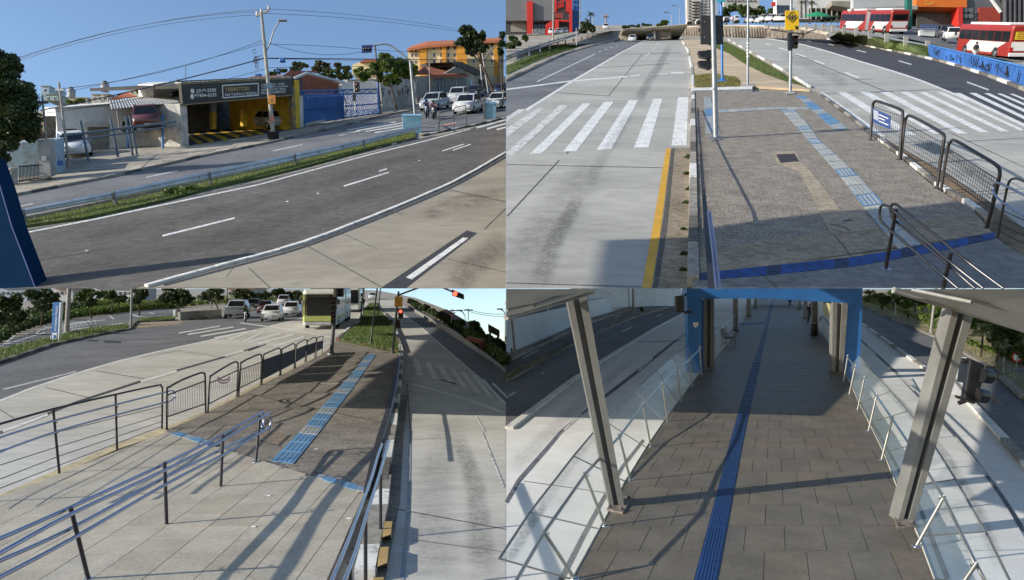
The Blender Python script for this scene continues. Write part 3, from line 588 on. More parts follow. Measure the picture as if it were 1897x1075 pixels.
# left side road, verges
sr = Thing('road', None, None, C.hit(150,600), kind='structure')
sr.part('side_road', MB().poly(G(C, [(-200,680),(0,637),(99,602),(240,578),(326,569),(332,578),(326,586),(244,597),(120,618),(0,648),(-200,705)], .004), asphalt2))
hat = []
for k in range(10):
    t = k/9; a = z1(lerp(270, 640, t), lerp(330, 262, t)); b = z1(lerp(430, 770, t), lerp(270, 248, t)); hat.append((a, b, 1.6-.5*t, 1.4-.5*t))
for k in range(9):
    t = k/8; a = z1(lerp(300, 700, t), lerp(290, 245, t)); b = z1(lerp(480, 700, t), lerp(318, 278, t)); hat.append((a, b, 1.4-.5*t, 1.2-.5*t))
lines(C, sr, 'hatch_line', hat, whited, .009)
lines(C, sr, 'edge_line', [(z1(5,437), z1(330,340),1.8,1.5),(z1(20,435), z1(110,362),3.5,3),(z1(265,348), z1(300,318),3,2.5),(z1(800,218), z1(835,243),2,2),(z1(970,210), z1(1020,225),2,2),(z1(520,320), z1(900,272),1.2,1.0),(z1(1000,222), z1(1110,236),1.2,1.0),(z1(1095,196), z1(1130,204),1.4,1.2)], whited, .010)
vc = Thing('verge', None, None, C.hit(120,630), kind='structure')
turf(C, vc, [(-120,704),(0,668),(99,636),(180,619),(238,607),(236,601),(170,607),(115,620),(60,632),(0,648),(-120,684)], .11, 60, .12, lawn2)
turf(C, vc, [(252,596),(332,590),(332,586),(300,587),(262,591)], .10, 50, .14, lawn2)
kerbstones(C, vc, [(-120,710),(0,673),(99,640),(180,622),(240,611)], 30, .18, .14, [kerbd, kerbd, kerbg])
kerbstones(C, vc, [(240,611),(250,598),(334,594),(410,588)], 18, .18, .14, [kerbg, kerbd])
vc.part('bare_patch', MB().poly(G(C, [(240,610),(250,600),(340,598),(336,601)], .012), dirt))
# ================================================================ LOWER RIGHT PLACE: covered platform between two busways
z1d = lambda x, y: (936+x/3.952, 530+y/3.952)
z2d = lambda x, y: (1416+x/3.944, 530+y/3.944)
z3d = lambda x, y: (936+x/3.908, 800+y/3.908)
z4d = lambda x, y: (1416+x/3.908, 800+y/3.908)
pl_l = [(1030,1130),(1059,1073),(1110,980),(1158,892),(1197,829),(1229,781),(1255,745),(1278,714),(1296,692),(1325,664),(1345,640),(1363,612),(1382,585),(1394,566),(1402,556),(1408,549)]
pl_r = [(1760,1130),(1731,1072),(1702,994),(1663,905),(1637,838),(1610,783),(1592,748),(1579,718),(1566,693),(1552,664),(1535,634),(1518,600),(1500,577),(1482,561),(1468,549)]
wl = [(937.6,690),(937.6,669),(1051,616),(1093,597.5),(1214,558),(1262,545)]
aveD = Thing('road', None, None, D.hit(1100,660), kind='structure')
sw_o = [(937.6,669),(1051,616),(1093,597.5),(1214,558),(1262,545)]
md_u = [(937.6,695),(1055,634),(1093,616),(1171,583),(1252,559.5),(1285,549)]
md_l = [(937.6,705),(1055,641),(1093,622),(1171,588),(1252,563.5),(1287,552)]
ln_ = [(937.6,797),(1062.5,702),(1100.5,677),(1214,606),(1272.5,575),(1330,549)]
aveD.part('far_carriageway', MB().poly(G(D, sw_o+md_u[::-1], .004), asphalt2))
aveD.part('main_carriageway', MB().poly(G(D, md_l+ln_[::-1], .008), asphalt2))
aveD.part('edge_line', MB().poly(G(D, line_px([(937.6,708),(1055,643.5),(1093,624.5),(1171,590),(1252,565)], [2.6,2.2,2,1.6,1.2]), .012), whited))
lines(D, aveD, 'lane_dash', [((937.6,737),(956,726),2.6,2.6),(z1d(855,333), z1d(930,302),2,1.8),(z1d(1105,222), z1d(1155,207),1.6,1.4)], whited, .012)
lines(D, aveD, 'lane_dash', [(z1d(125,527), z1d(245,468),1.8,1.6),(z1d(800,233), z1d(850,215),1.2,1.2),(z1d(1120,130), z1d(1145,122),1,1),(z1d(610,302), z1d(630,295),1.2,1.2)], whited, .0085)
for p in [z1d(275,642), z1d(715,398), z1d(1022,260), z1d(1203,186), z1d(428,380)]:
    aveD.part('road_stud', MB().lathe(D.hit(*p), D.n, [(0,.08),(.02,.07),(.03,.02)], kerbw, 8))
mdn = Thing('median', None, None, D.hit(1060,638), kind='structure')
mdn.part('soil', MB().prism(G(D, md_u+md_l[::-1], .12), -D.n*.12, M('median_earth', (.27,.25,.19), .9, .3, 2, big=.3)))
kerbstones(D, mdn, [(x, y+1) for x, y in md_l[:-1]], 26, .2, .14, [kerbd, kerbg])
GRASS.append((D, [(938,696),(1055,635.5),(1055,640),(938,704)], .12, 60, .10, lawn2))
fw = Thing('pavement', None, None, D.hit(1080,600), kind='structure')
fw.part('footway', MB().prism(G(D, [(937.6,661),(955,651.5),(1051,611),(1090,591),(1214,555),(1262,543),(1262,545),(1214,558),(1093,597.5),(1051,616),(937.6,669)], .12), -D.n*.12, sidewalk))
kerbstones(D, fw, sw_o, 30, .2, .14, [kerbg, kerbd, kerbg])
bwD = Thing('busway', None, None, D.hit(1080,800), kind='structure')
bwD.part('concrete_surface', MB().poly(G(D, ln_+[(1408,549)]+pl_l[::-1]+[(937.6,1130)], .004), concreteR))
kerbstones(D, bwD, [(943,796),(1062.5,705),(1100.5,679.5),(1214,608.5),(1272.5,578)], 24, .20, .08, [kerbw])
dk = [(937.6,931),(961.6,889.6),(1020,823),(1038,801),(1078,766.6),(1110.6,742.5),(1181.4,688),(1250,632.5),(1273,617)]
bwD.part('dark_joint', MB().poly(G(D, line_px(dk, [7,8,7,5.5,3,6,6,4,4]), .009), M('filler_slate', (.16,.165,.19), .9, .3, 6)))
lines(D, bwD, 'lane_dash', [(z1d(430,1055), z1d(555,940),3.4,3.2),(z1d(975,620), z1d(1080,530),2.6,2.2),(z1d(1255,395), z1d(1325,350),2,2)], kerbw, .012)
lines(D, bwD, 'joint', [(z3d(135,357), z3d(720,440),1.2,1.2),(z1d(600,790), z1d(690,850),1,1),(z1d(960,410), z1d(1290,400),.8,.8)], jointm, .008)
fadeband(D, 'tyre_grime', [z3d(60,830), z3d(300,480), z3d(560,130), z1d(870,860), z1d(1130,640)], (14,6), oil2, .014, bwD)
fadeband(D, 'tyre_grime', [z3d(10,960), z3d(130,760), z3d(300,500)], (12,9), oil, .0145, bwD)
fadeband(D, 'tyre_grime', [(938,880),(1050,770),(1180,655)], (20,9), oil2, .0147, bwD)
bwD.part('gravel_strip', MB().poly(G(D, line_px([z3d(400,1075), z3d(560,760), z3d(700,500), z3d(850,250), z3d(1000,60)], [10,8,7,6,5]), .010), M('gravel_strip', (.20,.195,.18), .95, .45, 30, bump=.8)))
bwE = Thing('busway', None, None, D.hit(1720,800), kind='structure')
kr = [(1560,583),(1598.6,601),(1743,705),(1796,745.5),(1894,854),(1990,960),(2080,1080)]
bwE.part('concrete_surface', MB().poly(G(D, kr+[(2080,1130)]+pl_r+[(1480,551)], .005), concreteR))
ar2 = [(1540,551),(1598.6,570.6),(1755.8,636.5),(1847,695),(1897,741),(2080,890)]
bwE.part('carriageway', MB().poly(G(D, ar2+kr[::-1], .009), asphalt2))
kerbstones(D, bwE, [(1598.6,601),(1743,705),(1796,745.5),(1894,854),(1950,915)], 24, .2, .09, [kerbw, kerbw, kerbg, kerbw])
dk2 = [(1593.5,629),(1662,692),(1728,762),(1790,830),(1825,877),(1860,925),(1897,984)]
bwE.part('dark_joint', MB().poly(G(D, line_px(dk2, [3,4.5,5,5.5,7,7,9]), .010), M('filler_slate', (.16,.165,.19), .9, .3, 6)))
lines(D, bwE, 'lane_dash', [(z2d(745,440), z2d(815,500),2.6,2.8),(z2d(975,645), z2d(1100,765),3.4,3.8),(z4d(1380,40), z4d(1600,305),5,6)], kerbw, .0125)
fadeband(D, 'tyre_grime', [z2d(720,560), z2d(900,760), z2d(1130,1000), z4d(1330,200), z4d(1560,600), z4d(1720,1000)], (6,16), oil, .015, bwE)
fadeband(D, 'tyre_grime', [z4d(1180,330), z4d(1340,680), z4d(1500,1060)], (14,26), oil2, .0152, bwE)
lines(D, bwE, 'channel', [(z2d(640,760), z4d(850,50),3,5),(z4d(850,50), z4d(1130,560),5,7),(z4d(1130,560), z4d(1330,1065),7,10)], M('channel_slate', (.12,.13,.155), .9, .3, 6), .013)
lines(D, bwE, 'lane_line', [(z2d(1640,790), z2d(1740,875),1.6,1.8)], yellow, .013)
fadeband(D, 'tyre_track', [(1600,585),(1740,665),(1897,790)], (6,14), oil2, .0135, bwE)
vd = Thing('verge', None, None, D.hit(1800,640), kind='structure')
turf(D, vd, [(1520,548),(1598,569),(1756,634),(1847,692),(1897,737),(2080,880),(2080,600),(1897,575),(1700,552)], .10, 10, .12, drylawn, M('dry_turf', (.27,.24,.13), .95, .3, 1.5, big=.3))
kerbstones(D, vd, [(1540,549),(1598.6,569.5),(1755.8,635.5),(1847,694),(1897,740)], 34, .2, .14, [kerbg, kerbg, kerbd])
vd.part('side_road', MB().poly(G(D, smoothline([(1897,692),(1882,690),(1872,688),(1880,684),(1897,683),(1960,690)], 3)+[(1960,720)], .115), asphalt2))
# the platform floor
pfD = Thing('platform', None, None, D.hit(1400,900), kind='structure')
HP = .28
pfD.part('platform_bed', MB().prism(G(D, pl_l+pl_r[::-1], HP-.014), -D.n*(HP-.014), M('platform_side', (.45,.43,.35), .85, .15, 4, big=.1)))
ft = [M('platform_tile_%d' % i, c, .55, .12, 16.0, bump=.12, bscale=60, big=.14, fine=.14) for i, c in enumerate([(.160,.139,.106),(.153,.133,.102),(.166,.142,.106),(.156,.138,.110),(.164,.134,.098),(.148,.131,.106)])]  # brown-grey tiles, darkened to stand in for the platform's shade
def onfloor(q): return D.hit(q[0], q[1], HP)
tact_l = [(1284,1082),(1286.6,1072.5),(1357.5,800),(1389,692),(1414,613),(1423,580),(1430,556)]; tact_r = [(1327,1082),(1328.8,1072.5),(1380,800),(1404.5,692),(1421,613),(1428,580),(1434,556)]
oD = onfloor((1400,1072)); eyD = (onfloor((1455,551))-onfloor((1443,1072))); exD = eyD.cross(D.n)
left_out = [onfloor(p) for p in [(1048,1090),(1110,980),(1197,829),(1255,745),(1296,692),(1372,692),(1389,692),(1357.5,800),(1280,1090)]]
right_out = [onfloor(p) for p in [(1330,1090),(1380,800),(1404.5,692),(1566,693),(1610,783),(1663,905),(1738,1090)]]
def convex_parts(pl, pr, ys):
    out = []
    for a, b in zip(ys[:-1], ys[1:]):
        out.append([onfloor((interp(pl, a), a)), onfloor((interp(pr, a), a)), onfloor((interp(pr, b), b)), onfloor((interp(pl, b), b))])
    return out
def interp(pl, y):
    for (x0, y0), (x1, y1) in zip(pl[:-1], pl[1:]):
        if min(y0, y1) <= y <= max(y0, y1): return x0+(x1-x0)*(y-y0)/(y1-y0)
    return pl[-1][0] if abs(y-pl[-1][1]) < abs(y-pl[0][1]) else pl[0][0]
def ppm(y): return (y-523)/(3.75-HP)*1.0
def ydep(d): return 523+(3.75-HP)*F/d
deps = []; dd = 8.75
while dd < 34: deps.append(dd); dd += 1.02
for j in range(len(deps)-1):
    ya, yb = ydep(deps[j]), ydep(deps[j+1])
    for side in (-1, 1):
        tp = tact_l if side < 0 else tact_r; ed = pl_l if side < 0 else pl_r; sh = .27 if j % 2 else 0; k = 0
        while k < 14:
            u0 = max(0, (k*.54-sh)); u1 = (k+1)*.54-sh; k += 1
            if u1 <= .02: continue
            q = []
            for (u, y) in ((u0+.005, ya), (u1-.005, ya), (u1-.005, yb), (u0+.005, yb)):
                x = interp(tp, y)+side*u*ppm(y); e = interp(ed, y)-side*.03*ppm(y)
                q.append((min(x, e) if side > 0 else max(x, e), y))
            if abs(q[1][0]-q[0][0])+abs(q[2][0]-q[3][0]) < 3: continue
            g_ = .012*(ya-yb)/1.02
            q = [(q[0][0], ya-g_), (q[1][0], ya-g_), (q[2][0], yb+g_), (q[3][0], yb+g_)]
            m_ = random.choice(ft)
            pfD.part('tile', MB().prism(G(D, q, HP+random.uniform(-.001, .001)), -D.n*.012, m_))
pfD.part('far_floor', MB().poly(G(D, [(interp(pl_l, ydep(deps[-1])), ydep(deps[-1]))]+[p for p in pl_l if p[1] < ydep(deps[-1])]+[p for p in pl_r[::-1] if p[1] < ydep(deps[-1])]+[(interp(pl_r, ydep(deps[-1])), ydep(deps[-1]))], HP-.003), ft[0]))
n = 0
while n < len(deps)-1:
    ya, yb = ydep(deps[n])-.25, ydep(deps[n+1])+.25
    mb = MB().prism(G(D, [(interp(tact_l, ya), ya), (interp(tact_r, ya), ya), (interp(tact_r, yb), yb), (interp(tact_l, yb), yb)], HP+.008), -D.n*.02, bluefloor)
    for k in range(6):
        c4 = [(lerp(interp(tact_l, y), interp(tact_r, y), u), y) for u, y in ((.06+k*.155, ya-.6), (.15+k*.155, ya-.6), (.15+k*.155, yb+.6), (.06+k*.155, yb+.6))]; mb.prism(G(D, c4, HP+.013), -D.n*.005, bluefloor)
    pfD.part('tactile_tile', mb); n += 1
yy = ydep(deps[-1])
pfD.part('tactile_strip', MB().poly(G(D, [(interp(tact_l, yy), yy)]+[p for p in tact_l if p[1] < yy]+[p for p in tact_r[::-1] if p[1] < yy]+[(interp(tact_r, yy), yy)], HP+.004), bluefloor))
lines(D, pfD, 'tactile_branch', [((1368,602),(1416,598),5,4)], bluefloor, HP+.006)
# ---------------------------------------------------------------- grass blades
def blades(name, polys, label):
    pass
def grassfield(S, pts, lift, dens, h0, mat):
    P = G(S, pts, lift); mb_v = []; mb_f = []
    me = bpy.data.meshes.new('t'); me.from_pydata([tuple(p) for p in P], [], [list(range(len(P)))]); bm = bmesh.new(); bm.from_mesh(me); bmesh.ops.triangulate(bm, faces=bm.faces)
    tris = [[v.co.copy() for v in f.verts] for f in bm.faces]; bm.free(); bpy.data.meshes.remove(me)
    for a, b, c in tris:
        ar = (b-a).cross(c-a).length/2; n = min(9000, int(ar*dens))
        for _ in range(n):
            u, v = random.random(), random.random()
            if u+v > 1: u, v = 1-u, 1-v
            p = a+(b-a)*u+(c-a)*v; an = random.uniform(0, 6.283); h = h0*random.uniform(.5, 1.6)
            d = Vector((math.cos(an), math.sin(an), 0)); d = d-S.n*d.dot(S.n); w_ = .012+h*.10
            lean = Vector((random.uniform(-.5, .5), random.uniform(-.5, .5), 0))*h
            k = len(mb_v); mb_v += [p-d*w_, p+d*w_, p+S.n*h+lean]; mb_f.append((k, k+1, k+2))
    return mb_v, mb_f
# ================================================================ builders
def pole(th, name, S, b, t, rpx, mat, rtop=None, sides=10, lift=0, n=1):
    p, q = S.hit(b[0], b[1], lift), S.top(b, t, lift); m_ = S.px(b, lift)
    return th.part(name, MB().tube([p.lerp(q, i/n) for i in range(n+1)], [lerp(rpx*m_, (rtop or rpx)*m_, i/n) for i in range(n+1)], mat, sides))
def tubepx(th, name, S, b, pts, rpx, mat, sides=8, d=None, lift=0, off=0):       # tube through pixels in the upright plane facing the camera at b
    d = d or S.depth(b[0], b[1], lift); P = [at(x, y, d+off) for x, y in pts]
    return th.part(name, MB().tube(P, rpx*d/F, mat, sides))
def boxpx(th, name, d, px, thick, mat, under=None, bevel=0):                     # outline in pixels at camera depth d, with thickness away from the camera
    P = [at(x, y, d) for x, y in px]; return th.part(name, MB().prism(P, FWD*thick, mat), mat, under, bevel)
def rect(x0, y0, x1, y1): return [(x0,y0),(x1,y0),(x1,y1),(x0,y1)]
def leaves(centers, n, size, mat, up, flat=0.0, seed=0):
    rng = np.random.default_rng(seed+int(n)); C_ = np.array([tuple(c[0]) for c in centers]); Rr = np.array([c[1] for c in centers]); V = np.prod(Rr, axis=1)**(2/3)
    idx = rng.choice(len(centers), n, p=V/V.sum()); d = rng.normal(size=(n, 3)); d /= np.linalg.norm(d, axis=1)[:, None]
    r = (.35+.65*rng.random(n)**.6)*(1+.10*rng.normal(size=n)); ax = np.array([tuple(RGT), tuple(FWD), tuple(UPV)])
    P_ = C_[idx]+(d*Rr[idx]*r[:, None])@ax
    a = rng.normal(size=(n, 3)); a /= np.linalg.norm(a, axis=1)[:, None]; b = np.cross(a, rng.normal(size=(n, 3))); b /= np.linalg.norm(b, axis=1)[:, None]
    s = size*(.6+.8*rng.random(n))[:, None]; v = np.empty((n, 4, 3)); v[:, 0] = P_-a*s; v[:, 1] = P_-b*s*.55; v[:, 2] = P_+a*s; v[:, 3] = P_+b*s*.55
    return v.reshape(-1, 3), np.arange(4*n).reshape(n, 4)
def npmesh(name, v, f, mat, th, under=None):
    inv = np.array(th.inv); v = v@inv[:3, :3].T+inv[:3, 3]
    me = bpy.data.meshes.new(name); me.vertices.add(len(v)); me.vertices.foreach_set('co', v.ravel().astype(np.float32)); k = f.shape[1]
    me.loops.add(f.size); me.loops.foreach_set('vertex_index', f.ravel().astype(np.int32)); me.polygons.add(len(f))
    me.polygons.foreach_set('loop_start', np.arange(0, f.size, k).astype(np.int32)); me.polygons.foreach_set('loop_total', np.full(len(f), k, np.int32)); me.update(); me.materials.append(mat)
    return link(name, me, under or th.o)
def clumps(blobs, d, per=14, shrink=.42, seed=1):            # pixel blobs (cx, cy, rx, ry) at depth d -> many small leaf clumps in their volume
    rr = random.Random(seed); out = []
    for (cx, cy, rx, ry) in blobs:
        m_ = d/F; c = at(cx, cy, d)
        for _ in range(per):
            while True:
                q = Vector((rr.uniform(-1, 1), rr.uniform(-1, 1), rr.uniform(-1, 1)))
                if .25 < q.length < 1: break
            k = shrink*rr.uniform(.6, 1.2); e = m_*min(rx, ry)*k
            out.append((c+RGT*q.x*rx*m_*.8+FWD*q.y*m_*min(rx, ry)*.8+UPV*q.z*ry*m_*.8, (e*1.15, e, e*.85)))
    return out
def tree(name, label, S, base, blobs, mat, n=2500, leaf=.10, trunk=2.0, d=None, group=None, limbs=5, per=14, cat='tree', lift=0, tmat=None):
    d = d or S.depth(base[0], base[1], lift); p = at(base[0], base[1], d); th = Thing(name, label, cat, p, group); m_ = d/F
    cx = sum(b[0]*b[2] for b in blobs)/sum(b[2] for b in blobs); cy = sum(b[1]*b[2] for b in blobs)/sum(b[2] for b in blobs)
    mid = at(cx, cy, d); fork = p.lerp(mid, .55); mb = MB()
    w1 = p.lerp(fork, .5)+RGT*random.uniform(-.5, .5)*trunk*m_
    mb.tube([p-S.n*.05, w1, fork], [trunk*m_, trunk*m_*.8, trunk*m_*.65], tmat or bark, 8)
    rr = random.Random(len(label))
    for i in range(limbs):
        b = blobs[i % len(blobs)]; e = at(b[0]+rr.uniform(-.5, .5)*b[2], b[1]+rr.uniform(-.5, .4)*b[3], d)+FWD*rr.uniform(-.4, .4)*b[2]*m_
        mb.tube([fork, fork.lerp(e, .5)+UPV*b[3]*m_*.12, e], [trunk*m_*.5, trunk*m_*.32, trunk*m_*.1], tmat or bark, 6)
    th.part('trunk', mb)
    v, f = leaves(clumps(blobs, d, per, seed=len(label)), int(n*2), leaf*.70, mat, S.n, seed=len(label)); npmesh('crown', v, f, mat, th)
    return th
def palm(name, label, S, base, top, rpx, mat, nf=16, group=None, d=None, tr=1.2, droop=1.0, lift=0):
    d = d or S.depth(base[0], base[1], lift); p = at(base[0], base[1], d); q = at(top[0], top[1], d); m_ = d/F; th = Thing(name, label, 'palm', p, group)
    th.part('trunk', MB().tube([p-S.n*.05, p.lerp(q, .5), q], [tr*m_*1.2, tr*m_, tr*m_*.9], bark, 8)); rr = random.Random(len(label)*3+nf)
    V, F_ = [], []
    for i in range(nf):
        az = 6.283*i/nf+rr.uniform(-.2, .2); el = rr.uniform(-.1, 1.25); L = rpx*m_*rr.uniform(.8, 1.15)
        h = RGT*math.cos(az)+FWD*math.sin(az); c = q; dirv = (h*math.cos(el)+S.n*math.sin(el)).normalized(); K = 9
        for k in range(K):
            nx = c+dirv*L/K; s_ = dirv.cross(S.n); s_ = s_.normalized() if s_.length > 1e-3 else RGT; ll = L*.30*math.sin(math.pi*(k+.8)/(K+.6))+.02*L
            for sg in (-1, 1):
                for e in (0, .5):
                    a = c.lerp(nx, e); tip = a+s_*sg*ll+dirv*ll*.55-S.n*ll*.35*droop; w_ = dirv*L*.03; o = len(V); V += [a-w_, a+w_, tip]; F_.append((o, o+1, o+2))
            c = nx; dirv = (dirv-S.n*.17*droop*(1+k*.12)).normalized()
    npmesh('crown', np.array([tuple(x) for x in V]), np.array(F_), mat, th); return th
# leaves in use
lf_dark = leafM('leaf_dark', (.055,.085,.022), (.018,.035,.010), .15)
lf_mid = leafM('leaf_mid', (.085,.13,.03), (.03,.055,.014), .25)
lf_bright = leafM('leaf_bright', (.15,.22,.03), (.06,.10,.018), .35)
lf_yel = leafM('leaf_yellowgreen', (.21,.25,.05), (.10,.14,.03), .35)
lf_olive = leafM('leaf_olive', (.10,.11,.045), (.04,.05,.02), .25)
lf_palm = leafM('leaf_palm', (.15,.18,.075), (.07,.095,.04), .3)
glass = M('vehicle_glass', (.010,.012,.015), .12, .1, 2.0, spec=.45)
rubber = M('tyre_rubber', (.018,.018,.018), .85, .2, 10)
rimm = M('wheel_rim', (.38,.38,.39), .35, .1, 8, metal=.8)
lampw = M('headlamp_lens', (.75,.77,.78), .12, .05, 5)
lampr = M('tail_lamp_lens', (.45,.02,.015), .2, .1, 5)
platem = M('number_plate', (.62,.62,.62), .5, .1, 20)
def paint(name, c): return M('paint_'+name, c, .28, .04, 1.5, spec=.6, big=.03)
def wheel(th, c, r, wd, y):                                   # axle along local y
    t = th.part('wheel', MB().lathe(Vector(c), (0,1,0), [(-wd/2,r*.55),(-wd/2,r*.9),(-wd*.3,r),(wd*.3,r),(wd/2,r*.9),(wd/2,r*.55)], rubber, 16), local=True)
    s_ = 1 if y > 0 else -1
    th.part('rim', MB().lathe(Vector(c)+Vector((0, s_*wd*.40, 0)), (0,s_,0), [(0,r*.62),(wd*.13,r*.58),(wd*.16,r*.2),(wd*.2,.02)], rimm, 12), under=t, local=True)
def car(S, base, toward, label, col, kind='hatch', L=4.0, W=1.72, H=1.5, group=None, d=None, lift=0, name=None, sc=1.0, toward_d=None):
    p = S.hit(base[0], base[1], lift) if d is None else at(base[0], base[1], d)
    q = S.hit(toward[0], toward[1], lift) if d is None else at(toward[0], toward[1], toward_d or d)
    fr = frame(S.n, q-p); th = Thing(name or 'parked_car', label, 'pickup' if kind == 'pickup' else 'car', p, group, mat=mat4(p, fr) @ Matrix.Scale(sc, 4))
    w = W/2; X = lambda f_: f_*L; Z = lambda f_: f_*H
    st = {'hatch': [(-.5,.30,.58,.86),(-.48,.17,.62,.95),(-.3,.15,.64,1),(.18,.15,.63,1),(.40,.16,.585,.97),(.48,.19,.47,.90),(.5,.24,.40,.80)],
          'suv': [(-.5,.32,.60,.88),(-.48,.20,.64,.96),(-.3,.19,.65,1),(.18,.19,.65,1),(.42,.19,.62,.98),(.485,.22,.53,.92),(.5,.27,.44,.84)]}
    rows = st['suv' if kind in ('suv', 'pickup') else 'hatch']
    rings = [[(X(x),-w*k*.96,Z(zb)),(X(x),-w*k,Z(zb+.10)),(X(x),-w*k,Z((zb+zt)/2+.04)),(X(x),-w*k*.93,Z(zt)),(X(x),w*k*.93,Z(zt)),(X(x),w*k,Z((zb+zt)/2+.04)),(X(x),w*k,Z(zb+.10)),(X(x),w*k*.96,Z(zb))] for x, zb, zt, k in rows]
    body = th.part('body', MB().loft(rings, col, True), local=True)
    cb = {'hatch': (-.47,-.38,.06,.27), 'suv': (-.48,-.42,.08,.26), 'sedan': (-.40,-.24,.06,.27), 'pickup': (-.12,-.07,.10,.25)}[kind]
    zb = .625; b0, r0, r1, b1 = [X(v) for v in cb]; wb, wt = w*.93, w*.74; z0, z1_ = Z(zb)-.02, H
    cab = [(b0,-wb,z0),(b1,-wb,z0),(b1,wb,z0),(b0,wb,z0),(r0,-wt,z1_),(r1,-wt,z1_),(r1,wt,z1_),(r0,wt,z1_)]
    th.part('cabin', MB().add(cab, [[3,2,1,0],[4,5,6,7],[0,1,5,4],[1,2,6,5],[2,3,7,6],[3,0,4,7]], col), local=True, bevel=.05)
    V = [Vector(v) for v in cab]
    def pane(a, b, c, d_, nm, u=(.07,.93), v=(.14,.88)):
        f_ = lambda s_, t: a.lerp(b, s_).lerp(d_.lerp(c, s_), t); q4 = [f_(u[0], v[0]), f_(u[1], v[0]), f_(u[1], v[1]), f_(u[0], v[1])]
        n = (q4[1]-q4[0]).cross(q4[3]-q4[0]).normalized(); ctr = Vector((0,0,H*.5))
        if n.dot(q4[0]-ctr) < 0: n = -n
        th.part(nm, MB().prism([x+n*.004 for x in q4], n*.012, glass), local=True)
    pane(V[1], V[2], V[6], V[5], 'windscreen'); pane(V[3], V[0], V[4], V[7], 'rear_window')
    for a, b, c, d_ in ((V[0], V[1], V[5], V[4]), (V[2], V[3], V[7], V[6])):
        pane(a, b, c, d_, 'side_window', (.08,.47)); pane(a, b, c, d_, 'side_window', (.53,.90))
    if kind == 'pickup': th.part('load_bed', MB().box((X(-.31),0,Z(.645)), (L*.34,W*.78,.02), blackp), local=True)
    r = .215*H if kind != 'pickup' else .23*H
    for sx in (-.30, .315):
        for sy in (-1, 1): wheel(th, (X(sx), sy*(w-.09), r), r, .2, sy)
    for sy in (-1, 1):
        th.part('headlight', MB().box((X(.478),sy*w*.66,Z(.46)), (.10,W*.20,H*.095), lampw), local=True, bevel=.02)
        th.part('tail_light', MB().box((X(-.49),sy*w*.74,Z(.52)), (.06,W*.12,H*.16), lampr), local=True, bevel=.015)
        th.part('mirror', MB().box((X(.19),sy*(w+.07),Z(.66)), (.10,.14,.11), col), local=True, bevel=.03)
    th.part('grille', MB().box((X(.492),0,Z(.36)), (.05,W*.52,H*.075), blackp), local=True)
    th.part('bumper', MB().box((X(.487),0,Z(.235)), (.08,W*.82,H*.12), blackp if kind in ('suv','pickup') else col), local=True, bevel=.03)
    th.part('number_plate', MB().box((X(.522),0,Z(.275)), (.012,.40,.12), platem), local=True)
    th.part('number_plate', MB().box((X(-.507),0,Z(.42)), (.012,.40,.12), platem), local=True)
    if kind in ('suv',):
        for sy in (-1, 1): th.part('roof_rail', MB().tube([(r0*.9,sy*wt*.9,H+.03),(r1*.9,sy*wt*.9,H+.03)], .02, blackp, 6), local=True)
    return th
